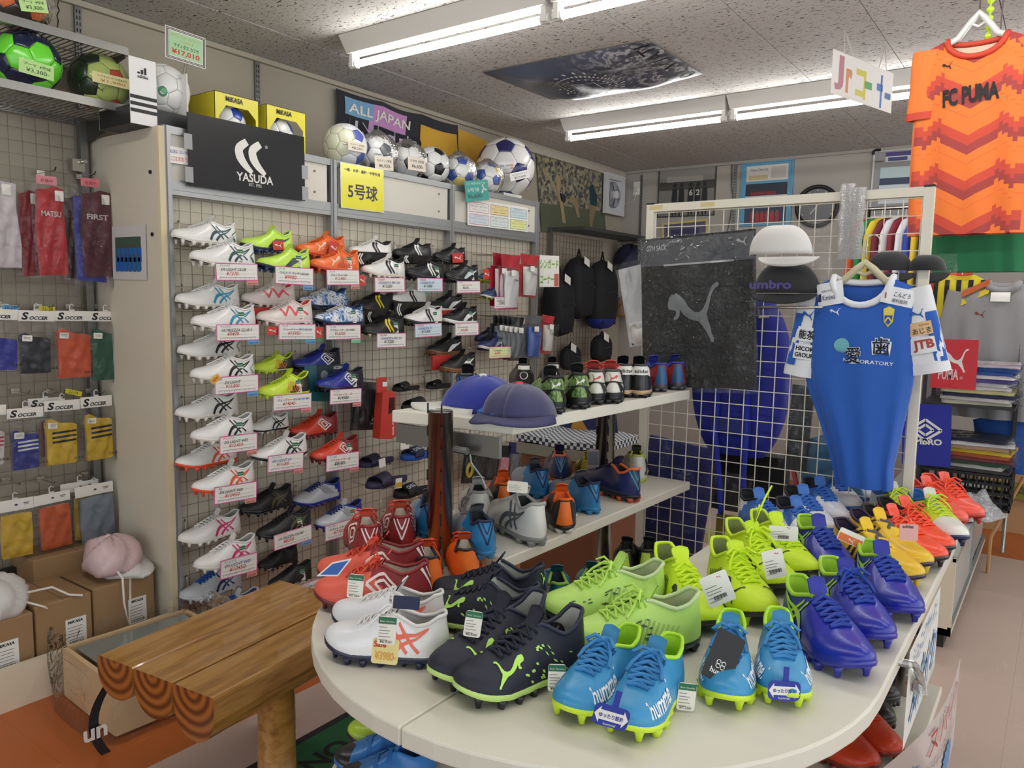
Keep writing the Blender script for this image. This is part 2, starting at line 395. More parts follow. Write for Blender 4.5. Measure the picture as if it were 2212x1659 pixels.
# ------------------------------------------------------------------ sock wall: wire grid panel, wire ball shelves
gp = thing('wire_grid_panel', 'wire grid panel with a steel post behind the packs of socks', 'grid panel', (WX+.03, 0, 0))
mesh_grid('wire_mesh', .60, 1.60, .33, 2.15, WX+.03, .05, .05, .0015, WIRE, gp, (WX+.03, 0, 0))
mb = MB(); mb.box((.01, 1.626, 1.1), (.03, .03, 2.16)); mb.build('post', STEEL, gp)
mb = MB(); mb.box((.012, 1.60, 1.985), (.03, .05, .05)); mb.tube([(.03, 1.615, 2.0), (.055, 1.615, 2.0)], .008, 8); mb.build('clamp', CHROME, gp)
mb = MB(); mb.box((.01, 1.1, .325), (.03, 1.02, .03)); mb.build('bottom_rail', M('#4a463f', .5, .6), gp)
def wire_shelf(label, z, y1, x1=-3.05, y0=.55):
    t = thing('wire_shelf', label, 'shelf', (WX, y0, z), 0, 'wire ball shelves on the left wall')
    f = MB(); d = x1-WX
    f.box((d, (y1-y0)/2, .0), (.012, y1-y0, .03)); f.box((d/2, y1-y0, -.004), (d, .008, .02)); f.box((.01, (y1-y0)/2, -.004), (.012, y1-y0, .02)); f.build('rim', M('#9a9994', .35, .8), t)
    w = MB(); n = int((y1-y0)/.022)
    for i in range(n): w.tube([(0, .01+i*.022, -.008), (d, .01+i*.022, -.008)], .0022, 4, cap=False)
    for q in (.33, .66): w.tube([(d*q, 0, -.012), (d*q, y1-y0, -.012)], .003, 4, cap=False)
    w.build('wires', M('#7d7c78', .35, .8), t)
    b = MB(); b.add([(0, y1-y0-.012, -.10), (0, y1-y0-.012, -.01), (d, y1-y0-.012, -.01), (d, y1-y0-.012, -.025), (0, y1-y0-.008, -.10), (0, y1-y0-.008, -.01), (d, y1-y0-.008, -.01), (d, y1-y0-.008, -.025)],
                    [(0, 1, 2, 3), (7, 6, 5, 4), (0, 3, 7, 4), (3, 2, 6, 7), (2, 1, 5, 6), (1, 0, 4, 5)]); b.build('bracket', M('#4c4a46', .5, .6), t)
    return t
wire_shelf('lower wire ball shelf holding the green ball', 2.172, 1.65)
wire_shelf('upper wire ball shelf at the top left', 2.392, 1.64)

# ------------------------------------------------------------------ round-ended display table and shelves
DT = (-.781, 1.381); DR = .572
def half_disc(x0, x1, r=DR, n=28):
    pts = []
    for i in range(n+1):
        a = PI+PI*i/n; x, y = DT[0]+r*math.cos(a), DT[1]+r*math.sin(a)
        if x0-1e-6 <= x <= x1+1e-6: pts.append((x, y))
    return pts
CREAM = M('#e4dfd0', .38, var=.03, vs=6); CREAM_E = M('#e0d6bf', .5, var=.03, vs=9)
def slab(name, poly, z0, z1, parent, bev=.004):
    mb = MB(); mb.prism(poly, z0, z1); o = mb.build(name, [CREAM], parent)
    m = o.modifiers.new('bev', 'BEVEL'); m.width = bev; m.segments = 2; m.limit_method = 'ANGLE'; return o
dt = thing('display_table', 'cream round-ended display table carrying colourful boots', 'table', (0, 0, 0))
_l = half_disc(-9, DT[0]-.001); slab('table_board', _l+[(DT[0]-.001, DT[1]-DR), (DT[0]-.001, 1.43), (-1.353, 1.43)], TZ-.033, TZ, dt)
_r = half_disc(DT[0]+.001, 9); slab('table_board', [(DT[0]+.001, DT[1]-DR)]+_r+[(-.209, 2.5), (-.75, 2.5), (-.75, 1.43), (DT[0]+.001, 1.43)], TZ-.033, TZ, dt)
slab('lower_shelf', half_disc(-9, 9)+[(-.209, 2.4), (-1.0, 2.4), (-1.0, 1.43), (-1.353, 1.43)], .365, .39, dt)
CHROME_P = M('#a8a39a', .27, 1.0, var=.15, vs=14)
for x, y, z1 in ((-.814, 1.042, TZ-.033), (-.363, 1.286, TZ-.033), (-.29, 2.3, TZ-.033), (-.74, 2.3, TZ-.033), (-1.26, 1.36, .365)):
    mb = MB(); mb.tube([(x, y, 0), (x, y, z1)], .03, 20); mb.build('pole', CHROME_P, dt, True)
    mb = MB()
    for i in range(int(z1/.06)): mb.box((x+.0255, y-.0165, .04+i*.06), (.004, .004, .03), rz=-.57)
    mb.build('slots', M('#191816', .8), dt)
gs = thing('display_shelving', 'two cream shelves on chrome poles behind the round display table', 'shelving', (0, 0, 0))
for x, y, z1 in ((-1.222, 1.405, 1.182), (-1.235, 2.265, 1.13)):
    mb = MB(); mb.tube([(x, y, 0), (x, y, z1)], .031, 20); mb.tube([(x, y, z1-.001), (x, y, z1+.003)], .029, 20); mb.build('pole', CHROME_P, gs, True)
    mb = MB()
    for s in (-1, 1):
        for i in range(7): mb.box((x+s*.022, y-.022, .86+i*.055), (.004, .004, .026), rz=s*.78)
    mb.build('slots', M('#191816', .8), gs)
def skew_slab(name, c, z0, z1, parent):
    return slab(name, c, z0, z1, parent, .003)
skew_slab('upper_shelf', [(-1.43, 1.448), (-1.072, 1.502), (-1.035, 2.49), (-1.39, 2.49)], 1.128, 1.16, gs)
skew_slab('middle_shelf', [(-1.43, 1.44), (-1.045, 1.44), (-1.02, 2.49), (-1.4, 2.49)], .812, .84, gs)
mb = MB(); mb.box((-1.25, 1.46, 1.10), (.34, .012, .05)); mb.tube([(-1.19, 1.42, 1.09), (-1.15, 1.42, 1.09)], .009, 8); mb.build('bracket', STEEL, gs)
mb = MB(); mb.tube([(-1.24, 1.6, .80), (-1.30, 1.62, .62), (-1.32, 1.66, .5)], .014, 8); mb.build('brace', M('#3a3936', .4, .8), gs)
mb = MB(); mb.bar((-1.235, 2.2, 1.11), (-1.235, 2.25, 1.11), .02); mb.build('bracket', STEEL, gs)

# ------------------------------------------------------------------ white mesh partition
WENAM = M('#e6e0cf', .4)
pt = thing('mesh_partition', 'white wire mesh partition on a square frame behind the display table', 'partition', (-1.245, PY, 0))
PX0, PX1, PZ = -1.245, -.34, 1.802
for x in (PX0+.0125, PX1-.0125):
    mb = MB(); mb.box((x-PX0, 0, PZ/2), (.027, .027, PZ)); mb.build('upright', WENAM, pt)
for z in (PZ-.0125, .30):
    mb = MB(); mb.box(((PX1-PX0)/2, 0, z), (PX1-PX0-.052, .026, .027)); mb.build('rail', WENAM, pt)
for x in (PX0+.0125, PX1-.0125):
    mb = MB(); mb.box((x-PX0, 0, PZ+.002), (.029, .029, .006)); mb.build('end_cap', BLACK, pt)
    mb = MB(); mb.box((x-PX0, 0, .012), (.04, .42, .024)); mb.build('foot', WENAM, pt)
mesh_grid('wire_mesh', PX0+.03, PX1-.03, .31, PZ-.03, 0, .0495, .05, .0019, WENAM, pt, (PX0, 0, 0), ax=0)
for x in (.02, .21):
    mb = MB(); mb.box((x+.015, -.0138, PZ-.012), (.05, .0005, .015)); mb.build('tape', M('#d9c991', .6), pt)

# ------------------------------------------------------------------ football boots
# one parametric boot: outline of the sole, a collar rim and an instep ridge, joined by a convex side surface.
# length runs along +x (heel 0, toe 1), z up, in units of the boot's length.
class Last:
    def __init__(s, kind='boot'):
        s.kind = kind
        s.flat = kind in ('turf', 'trainer')
        s.sole0 = .022 if s.flat else .034          # underside of the sole plate
        s.sole1 = .068 if s.flat else .064         # where the upper starts
        hi = .03 if kind == 'knit' else 0.0
        s.colx = [0, .06, .14, .24, .33, .42, .50, .60, .70, .80, .90, 1]
        s.colz = [.305+hi, .310+hi, .268+hi*.4, .250+hi*.2, .275+hi*.8, .300+hi*1.2, .274, .240, .212, .196, .184, .172]
        s.wx = [0, .1, .3, .45, .6, .72, .85, 1]
        s.wl = [.118, .130, .124, .128, .148, .160, .158, .150]
    def xz(s, x): return np.interp(x, s.colx, s.colz)
    def zb(s, x): return s.sole1+.05*max(0., (x-.68)/.32)**2
    def B(s, p):
        a = abs(p); sg = 1 if p >= 0 else -1; c = math.cos(PI*a); x = .5-.5*c
        e = max(0., 1-abs(c)**(2.5 if c > 0 else 3.6))**.5; w = np.interp(x, s.wx, s.wl)
        return np.array([x, sg*w*e+.03*max(0, x-.5)**1.5, s.zb(x)])
    def rim(s, x):
        if x < .21: return .080*max(0., 1-abs(1-x/.21)**2.5)**.45
        if x < .42: return .080+(.042-.080)*(x-.21)/.21
        if x < .72: return .042+(.024-.042)*(x-.42)/.30
        return max(0., .024*(1-(x-.72)/.06))
    def T(s, p):
        x = .5-.5*math.cos(PI*abs(p)); sg = 1 if p >= 0 else -1
        tx = x+.028*(1-x/.42) if x < .42 else .42+(x-.42)*(.47/.58)
        return np.array([tx, sg*s.rim(x)+.03*max(0, tx-.5)**1.5, s.xz(tx)])
    def S(s, p, b):
        B, T = s.B(p), s.T(p); x = B[0]; k = min(1., max(0., (x-.33)/.22)); k = k*k*(3-2*k)
        h = (B-T); h[2] = 0; hl = np.linalg.norm(h); hn = h/hl if hl > 1e-6 else h; dz = T[2]-B[2]
        P1 = B+hn*.016+np.array([0, 0, dz*(.42+.1*k)]); P2 = T+h*(.20+.42*k)+np.array([0, 0, -dz*.40*(1-k)])
        c = 1-b
        return B*c**3+P1*(3*c*c*b)+P2*(3*c*b*b)+T*b**3
    def Sn(s, p, b, off=.004):
        e = .004; q = s.S(p, b)
        du = s.S(min(1, p+e), b)-s.S(max(-1, p-e), b); dv = s.S(p, min(1, b+e))-s.S(p, max(0, b-e))
        n = np.cross(du, dv); l = np.linalg.norm(n)
        return q-n/l*off if l > 1e-12 else q
def x2p(x): return math.acos(max(-1, min(1, 1-2*x)))/PI
LASTS = {k: Last(k) for k in ('boot', 'knit', 'turf', 'trainer')}
_sm = {}
NP_, NB_ = 56, 9
def upper_mesh(kind, mats, split, slant, cap):
    key = ('u', kind, tuple(m.name for m in mats), split, slant, cap)
    if key in _sm: return _sm[key]
    la = LASTS[kind]; mb = MB()
    P = [-1+2*i/NP_ for i in range(NP_+1)]; V = [la.S(p, j/NB_) for p in P for j in range(NB_+1)]
    fs = []; mi = []
    for i in range(NP_):
        for j in range(NB_):
            fs.append((i*(NB_+1)+j, i*(NB_+1)+j+1, (i+1)*(NB_+1)+j+1, (i+1)*(NB_+1)+j))
            x = .5-.5*math.cos(PI*abs(P[i]+1/NP_)); b = (j+.5)/NB_
            mi.append(1 if (split and x < split+slant*(b-.5)) else (2 if (cap and x > cap) else 0))
    mb.v = [tuple(v) for v in V]; mb.f = [tuple(reversed(f)) for f in fs]; mb.m = mi
    _sm[key] = mb.mesh('upper', mats, True); return _sm[key]
def lining_mesh(kind, mat):
    key = ('l', kind, mat.name)
    if key in _sm: return _sm[key]
    la = LASTS[kind]; mb = MB(); P = [p for p in np.linspace(-x2p(.42), x2p(.42), 33)]
    r0 = [la.T(p) for p in P]; ring = []
    for d, f in ((0, 1), (.05, .86), (.13, .9), (.18, .8)):
        ring.append([np.array([.22+(q[0]-.22)*f, q[1]*f, max(q[2]-d, .095)]) for q in r0])
    n = len(P); vs = [v for r in ring for v in r]
    fs = [(i*n+j, i*n+(j+1) % n, (i+1)*n+(j+1) % n, (i+1)*n+j) for i in range(3) for j in range(n)]
    fs.append(tuple(3*n+j for j in range(n-1, -1, -1)))
    mb.add(vs, fs); _sm[key] = mb.mesh('lining', mat, True); return _sm[key]
def collar_mesh(kind, mat):
    key = ('c', kind, mat.name)
    if key in _sm: return _sm[key]
    la = LASTS[kind]; P = np.linspace(-x2p(.44), x2p(.44), 31); mb = MB()
    mb.tube([la.T(p)+np.array([0, 0, -.006]) for p in P], .0125, 6); _sm[key] = mb.mesh('collar', mat, True); return _sm[key]
def tongue_mesh(kind, mat):
    key = ('t', kind, mat.name)
    if key in _sm: return _sm[key]
    la = LASTS[kind]; mb = MB()
    st = [(.73, .022, .004), (.62, .038, .003), (.52, .044, .003), (.42, .050, .006), (.375, .052, .05), (.345, .050, .085)]
    if kind == 'knit': st = st[:3]+[(.42, .050, .012), (.385, .058, .045), (.37, .055, .062)]
    z0 = la.xz(.42); vs = []
    for q, (x, w, dz) in enumerate(st):
        zz = (la.xz(x) if x >= .42 else z0)+dz-.004
        for j in range(7):
            t = -1+j/3; vs.append((x+.012*abs(t)*(1 if x < .42 else 0), t*w+.03*max(0, x-.5)**1.5, zz-.22*w*t*t))
    n = 7; k = len(st)
    fs = [(i*n+j, i*n+j+1, (i+1)*n+j+1, (i+1)*n+j) for i in range(k-1) for j in range(n-1)]
    mb.add(vs, fs); mb.add([(a-.006, b, c-.008) for a, b, c in vs], [tuple(reversed(f)) for f in fs])
    e = [(k-1)*n+j for j in range(n)]; o = k*n
    mb.f += [(e[j], e[j]+o, e[j+1]+o, e[j+1]) for j in range(n-1)]; mb.m += [0]*(n-1)
    _sm[key] = mb.mesh('tongue', mat, True); return _sm[key]
def lace_mesh(kind, mat, bow, fat):
    key = ('la', kind, mat.name, bow, fat)
    if key in _sm: return _sm[key]
    la = LASTS[kind]; mb = MB(); r = .0078*fat
    xs = [.69, .64, .59, .54, .49, .445]; rng = random.Random(len(mat.name)+bow)
    def ey(x, s):
        p = x2p(.42+(x-.42)*(.58/.47)); q = la.Sn(s*p, .80, .006); return q
    def mid(a, b, h): m = (a+b)/2; m[2] = max(m[2], la.xz(m[0])+.006)+h; return m
    for i, x in enumerate(xs):
        a, b = ey(x, 1), ey(x, -1)
        if i == 0: mb.tube([a, mid(a, b, .008), b], r, 5)
        if i+1 < len(xs):
            c, d = ey(xs[i+1], 1), ey(xs[i+1], -1)
            mb.tube([a, mid(a, d, .012), d], r, 5); mb.tube([b, mid(b, c, .016), c], r, 5)
    k = mid(ey(.45, 1), ey(.45, -1), .022)
    if bow:
        mb.tube([k+np.array([.012, -.016, 0]), k+np.array([0, 0, .008]), k+np.array([-.010, .016, 0])], r*1.6, 6)
        for s in (1, -1):
            mb.tube([k, k+np.array([.03, s*.05, .028]), k+np.array([.07, s*.095, .0]), k+np.array([.055, s*.075, -.018]), k+np.array([.02, s*.03, -.004]), k], r, 5)
            mb.tube([k, k+np.array([.03, s*.04, .004]), k+np.array([.10, s*.085, -.045]), k+np.array([.15, s*.10, -.085])], r, 5)
    _sm[key] = mb.mesh('laces', mat, True); return _sm[key]
def sole_mesh(kind, mat, matb):
    key = ('s', kind, mat.name, matb.name)
    if key in _sm: return _sm[key]
    la = LASTS[kind]; mb = MB(); n = 48; P = [-1+2*i/n for i in range(n)]
    dz = la.sole1-la.sole0
    def ringat(f, z):
        out = []
        for p in P: b = la.B(p); out.append((.5+(b[0]-.5)*(1+(f-1)*.5), b[1]*f, b[2]+z))
        return out
    rings = [ringat(.99, .012), ringat(1.035, .002), ringat(1.03, -dz*.55), ringat(.93, -dz)]
    vs = [v for r in rings for v in r]; fs = [(i*n+j, (i+1)*n+j, (i+1)*n+(j+1) % n, i*n+(j+1) % n) for i in range(3) for j in range(n)]
    fs.append(tuple(3*n+j for j in range(n))); mb.add(vs, [tuple(reversed(f)) for f in fs])
    if la.flat:
        for x in np.arange(.06, .97, .075):
            b = la.B(x2p(x)); w = b[1]*.85
            for t in (-1, -.5, 0, .5, 1): mb.lathe([(.016, 0), (.02, .03)], 6, (x, t*w, la.zb(x)-la.sole1), 1)
    else:
        for x, t, r in ((.07, .55, 1.15), (.07, -.55, 1.15), (.20, .75, 1.1), (.20, -.75, 1.1), (.33, .6, .8), (.50, .80, 1), (.50, -.85, 1), (.63, .85, 1), (.63, -.88, 1), (.76, .82, 1), (.76, -.85, 1), (.89, .60, .85), (.89, -.65, .85), (.70, 0, .75)):
            b = la.B(x2p(x)); z = la.zb(x)-la.sole1
            mb.lathe([(.020*r, 0+z*.4), (.026*r, .015+z), (.038*r, .042+z)], 8, (x, t*b[1], 0), 1)
    _sm[key] = mb.mesh('outsole', [mat, matb], True); return _sm[key]
# --- side graphics, drawn in (x along the boot, b up its side)
def side_fn(la, sg, off=.0035):
    return lambda x, b: la.Sn(sg*x2p(min(.995, max(.005, x))), min(.99, max(0.01, b)), off if sg > 0 else off)
def logo_mesh(kind, logo, mat, mat2):
    key = ('g', kind, logo, mat.name, mat2.name)
    if key in _sm: return _sm[key]
    la = LASTS[kind]; mb = MB()
    for sg in (1, -1):
        f = lambda x, b, off=.004: la.Sn(sg*x2p(min(.995, max(.005, x))), min(.99, max(.01, b)), off)
        AS = .22
        R = lambda p, w, mi=0: ribbon_into(mb, [(a, b*AS) for a, b in p], w, fn=lambda x, y: f(x, y/AS), mi=mi)
        if logo.startswith('stripes'):      # crossed side stripes
            R([(.115, .86), (.24, .70), (.36, .50), (.46, .28), (.51, .03)], [.012, .020, .028, .034, .034])
            R([(.115, .86), (.22, .60), (.32, .36), (.38, .16), (.41, .03)], [.010, .016, .022, .028, .028])
            R([(.45, .76), (.37, .48), (.29, .14)], [.022, .024, .02]); R([(.37, .84), (.29, .55), (.20, .18)], [.022, .024, .02])
            if logo == 'stripes_heel': R([(.02, .58), (.13, .42), (.07, .05)], [.008, .018, .032], 1)
        elif logo == 'formstrip':
            R([(.60, .05), (.50, .16), (.38, .36), (.24, .62), (.10, .78)], [.02, .055, .06, .036, .006])
        elif logo == 'cat': cat_into(mb, .50, .12, .24, .62, fn=f, flip=False)
        elif logo == 'cat_toe': cat_into(mb, .60, .18, .22, .62, fn=f)
        elif logo == 'cat_heel': cat_into(mb, .08, .35, .15, .42, fn=f)
        elif logo == 'diamond':
            for k, w in ((1, .018), (.50, .016)):
                R([(.24, .45), (.38, .45+.32*k), (.38+.14*1, .45)][:0] or [(.38-.15*k, .45), (.38, .45+.34*k)], w); R([(.38, .45+.34*k), (.38+.15*k, .45)], w); R([(.38+.15*k, .45), (.38, .45-.34*k)], w); R([(.38, .45-.34*k), (.38-.15*k, .45)], w)
        elif logo == 'crescents':
            for dx in (0, .085):
                R([(.50-dx, .84), (.565-dx, .5), (.46-dx, .06)], [.042, .046, .02])
        elif logo == 'bars3':
            for dx in (0, .075, .15): R([(.30+dx, .10), (.36+dx, .78)], [.034, .03])
        elif logo == 'word':
            def tf(u, v): return f(u, v)
            text_into(mb, 'hummel', .78, .30, .34, w=-.26, bold=.02, fn=tf) if False else text_into(mb, 'hummel', 0, 0, 1, w=1, bold=.02, fn=lambda u, v: f((.86-.30*u) if sg > 0 else (.56+.30*u), .22+.42*v))
        elif logo == 'swirl':
            R([(.70, .3), (.62, .62), (.52, .2), (.42, .66), (.30, .18), (.20, .6)], .022)
        elif logo == 'vents':
            for k in range(5): R([(.24+.05*k, .30), (.36+.05*k, .80)], .010)
        elif logo == 'speed':
            rg = random.Random(3)
            for k in range(26): x = .18+.4*rg.random(); b = .05+.55*rg.random()**1.5; poly_into(mb, [(x, b), (x+.018, b+.015), (x+.028, b+.06), (x+.008, b+.05)], fn=f)
        elif logo == 'lines':
            for k in range(9): R([(.30+.035*k, .06), (.22+.035*k, .55)], .010)
        elif logo == 'dots':
            rg = random.Random(5)
            for k in range(30): x = .42+.42*rg.random(); b = .05+.5*rg.random(); R([(x, b), (x+.02+.02*rg.random(), b)], .006)
        elif logo == 'bolt':
            R([(.70, .75), (.62, .25)], .03); R([(.62, .25), (.52, .70)], .03); R([(.52, .70), (.42, .22)], .03); R([(.42, .22), (.28, .80)], .03); R([(.28, .80), (.16, .36)], .034)
    if logo == 'heelV':
        g = lambda u, v: la.Sn(u, v, .004)
        for w, k, mi in ((.03, 1.0, 0), (.022, .5, 0)):
            ribbon_into(mb, [(-.14*k, .93), (0, .93-.72*k)], w, fn=g, mi=mi); ribbon_into(mb, [(.14*k, .93), (0, .93-.72*k)], w, fn=g, mi=mi)
    if logo == 'heelpanel':
        g = lambda u, v: la.Sn(u, v, .0035); mb.grid(lambda a, b: g((a-.5)*(.16+.16*(1-b)), .06+.84*b), 8, 8)
    if logo == 'heelcat':
        cat_into(mb, -.085, .58, .17, .3, fn=lambda u, v: la.Sn(u, v, .004))
    if logo == 'heelcage':
        g = lambda u, v: la.Sn(u, v, .006)
        for a in ([(-.42, .12), (-.20, .12), (.20, .12), (.42, .12)], [(-.24, .1), (-.10, .52), (.10, .52), (.24, .1)], [(-.10, .52), (-.3, .60)], [(.10, .52), (.3, .60)]): ribbon_into(mb, a, [.14]+[.06]*(len(a)-2)+[.14] if len(a) > 2 else .05, fn=g)
        mb.grid(lambda a, b: g((a-.5)*1.0, .02+.13*b), 16, 2)
    if logo == 'heeltab':
        g = lambda u, v: la.Sn(u, v, .006); mb.grid(lambda a, b: g((a-.5)*.42, .62+.34*b), 10, 4)
        text_into(mb, 'adidas', 0, 0, 1, w=1, bold=.01, mi=1, fn=lambda u, v: la.Sn((.5-u)*.24, .70+.14*v, .010))
    _sm[key] = mb.mesh('side_logo', [mat, mat2], False); return _sm[key]
GREEN_TAG = M('#1f6b47', .5); TAGP = M('#ece8dc', .6)
_tagm = {}
def hang_tag(parent, pos, rot, w=.028, h=.058, top=GREEN_TAG, body=TAGP, lines=True, string=None, face2=None):
    """green-topped price tag hanging on the boot"""
    k = (round(w, 4), round(h, 4), top.name, body.name, lines)
    if k not in _tagm:
        a = MB(); a.prism(rrect(-w/2, -h, w/2, 0, .1*w), -.0004, .0004); a.box((0, -h*.14, .0006), (w*.98, h*.27, .0005), mi=1)
        if lines:
            for i, (yy, ln) in enumerate(((-.36, .6), (-.48, .8), (-.58, .75), (-.70, .8), (-.86, .7))): a.box((w*(.45*ln-.42), h*yy, .0007), (w*ln*.9, h*(.02 if i < 4 else .07), .0004), mi=2)
            text_into(a, 'Best Quality', 0, -h*.16, h*.09, w=w*.8, al='c', z=.0011, mi=0)
        _tagm[k] = a.mesh('hang_tag', [body, top, M('#7b7872', .8)])
    return link('hang_tag', _tagm[k], parent, pos, rot)
SHOES = []
def boot(label, loc, yaw, L=.265, kind='boot', upper='#ffffff', heel=None, split=0, slant=.12, cap=0, capc=None, lining='#8b8d92', collar=None, tongue=None, laces=None, sole='#f0efea', studs=None,
         logos=(), bow=0, fat=1.0, tilt=0.0, roll=0.0, rough=.38, coat=.25, group=None, name='football_boot', mats=None, tagat=None, lace=True, ys=1.12, zs=1.2):
    """loc = point on the ground under the middle of the boot, yaw = direction of the toe"""
    t = thing(name, label, 'boot' if kind in ('boot', 'knit') else 'shoe', loc, (roll, tilt, yaw), group)
    um = mats[0] if mats else M(upper, rough, coat=coat, bump=.05, bs=110)
    hm = (mats[1] if mats and len(mats) > 1 else M(heel, rough, coat=coat)) if heel else um
    cm = M(capc, rough, coat=coat) if capc else um
    off = (-.5*L, 0, 0); sc = (L, L*ys, L*zs)
    def put(nm, me): return link(nm, me, t, off, None, sc)
    put('upper', upper_mesh(kind, [um, hm, cm], split if heel else 0, slant, cap if capc else 0))
    put('lining', lining_mesh(kind, M(lining, .8)))
    put('collar', collar_mesh(kind, M(collar, .6) if collar else hm))
    put('tongue', tongue_mesh(kind, M(tongue, .6) if tongue else um))
    if lace: put('laces', lace_mesh(kind, M(laces or upper, .7), bow, fat))
    put('outsole', sole_mesh(kind, M(sole, .35, coat=.2), M(studs or sole, .35, coat=.2)))
    for q in logos:
        nm, c = q[0], q[1]; put('heel_logo' if nm.startswith('heel') else 'side_logo', logo_mesh(kind, nm, M(c, .4), M(q[2] if len(q) > 2 else c, .4)))
    if tagat:      # (x along the boot, side, b) where the price tag hangs
        la = LASTS[kind]; x, sg, b = tagat; q = la.Sn(sg*x2p(x), b, .02)*L; q[0] -= .5*L; q[1] *= ys; q[2] *= zs
        hang_tag(t, q, (PI/2-.15 if sg < 0 else PI/2-.15, 0, 0 if sg < 0 else PI))
    SHOES.append(t); return t

# ------------------------------------------------------------------ boots on the wall unit
def panel_frame(tl, tr, ax, v, out=None):
    """location, rotation and width of an upright panel whose top edge the photo shows from tl to tr"""
    a, b = Vector(on(tl[0], tl[1], ax, v)), Vector(on(tr[0], tr[1], ax, v)); X = (b-a); w = X.length; X.normalize()
    Z = Vector(out) if out else (Vector((1, 0, 0)) if ax == 0 else Vector((0, -1, 0)))
    Y = Z.cross(X).normalized(); Z = X.cross(Y)
    return a, Matrix((X, Y, Z)).transposed().to_euler(), w
def hpix(p, q, ax, v): return float(np.linalg.norm(on(p[0], p[1], ax, v)-on(q[0], q[1], ax, v)))
RACK = M('#b7b2a8', .25, 1.0)
XBK, XFR, XCARD = -2.862, -2.735, -2.672
def wall_boot(label, x0, x1, yb, front, group='boots on the wall display', slack=(.215, .285), **k):
    X = XFR if front else XBK; a, b = onx(x0, yb, X), onx(x1, yb, X)
    L = min(slack[1], max(slack[0], b[1]-a[1])); c = (a+b)/2
    if 'tagat' not in k and front: k['tagat'] = (.30, 1, .75)
    return boot(label, (X, c[1], c[2]), -PI/2, L=L, group=group, **k)
def rest(label, bk, fr=None):
    """chrome wire rest: a hook on the mesh, a ledge under the rear boot and a lower ledge in front"""
    loc = bk.location; t = thing('boot_rest', label, 'wire rest', (MX, loc.y, loc.z), 0, 'chrome wire boot rests')
    a = MB(); r = .0021; x1 = XBK-MX
    z = .012
    a.tube([(.004, -.085, .085), (.014, -.085, .10), (.022, -.085, .085), (.018, -.085, z), (x1+.035, -.075, z), (x1+.035, .075, z), (.018, .085, z)], r, 5)
    a.tube([(.012, -.08, .0), (.012, .08, .0)], r, 5)
    if fr:
        d = fr.location.z-loc.z+.012; yy = fr.location.y-loc.y
        a.tube([(x1+.035, -.05, z), (x1+.040, -.05+yy*.5, d), (XFR-MX+.035, yy-.06, d), (XFR-MX+.035, yy+.07, d), (x1+.035, yy+.06, d)], r, 5)
    a.build('wire', RACK, t, True); return t
PINK = M('#d0569a', .55); CHIPC = {'p': M('#e79a8f', .6), 'b': M('#6fa8dc', .6), 'g': M('#9fd6ae', .6)}
BLUEINK = M('#3a4f9e', .7); ORI = M('#c9453f', .7)
_card_n = 0
def card(label, tl, tr, bl, lines, chip=None, paper=PAPER, X=XCARD, pct='20%OFF', edge=PINK, new=False):
    loc, rot, w = panel_frame(tl, tr, 0, X); h = hpix(tl, bl, 0, X)
    t = thing('price_card', label, 'price card', loc, rot, 'price cards on the boot wall')
    a = MB(); a.box((w/2, -h/2, 0), (w, h, .0012)); a.build('card', paper, t)
    a = MB(); frame_into(a, 0, -h, w, 0, h*.045, .0004, .0011); a.build('border', edge, t)
    a = MB(); a.box((w/2, -h*.36, .0009), (w*.84, h*.008, .0003)); a.box((w/2, -h*.62, .0009), (w*.84, h*.008, .0003)); a.box((w/2, -h*.80, .0009), (w*.84, h*.02, .0003))
    n = 22
    for i in range(n): a.box((w*(.09+.82*i/(n-1)), -h*.85, .0009), (w*.006, h*(.06 if i % 3 else .12), .0003))
    a.build('ruling', M('#6e6b70', .8), t)
    ink = {'k': INK, 'r': ORI, 'b': BLUEINK}
    for i, (s, c) in enumerate(lines):
        x, y, hh, ww = [(.09, -.21, .13, None), (.12 if len(s) > 9 else .22, -.44, .17, None), (.24, -.70, .23, None)][i]
        v, _ = text_mesh(s, .006, .25); sx = (v[:, 0].max()-v[:, 0].min())/(v[:, 1].max()-v[:, 1].min())
        wid = min(sx*hh*h, w*(.94-x)); text(s, t, w*x, h*y, hh*h, ink[c], bold=.006, shear=.25, z=.0014, w=wid)
    if chip:
        cw, ch = w*.27, h*.30
        a = MB(); a.box((w-cw/2-.004*w, -h-ch*.38, -.001), (cw, ch, .0008)); cp = a.build('discount_chip', CHIPC[chip], t)
        text(pct, cp, w-cw*.95, -h-ch*.78, ch*.36, INK, z=.0, w=cw*.85)
    if new:
        a = MB(); a.box((w*.02, -h*.10, .0015), (w*.20, h*.36, .0006), rz=.6); cp = a.build('new_sticker', M('#e9b23f', .6), t); text('NEW', cp, w*.02, -h*.10, h*.16, M('#b5482a', .6), al='c', z=.0021, w=w*.15, rot=.6, bold=.02)
    return t
W_ = dict(upper='#eceae6', laces='#f2f1ee', lining='#a9a8a6', sole='#e6e2d8', rough=.3, coat=.4)
BK = dict(upper='#17171a', laces='#101013', lining='#26262a', sole='#1a1a1c', rough=.5, coat=.1)
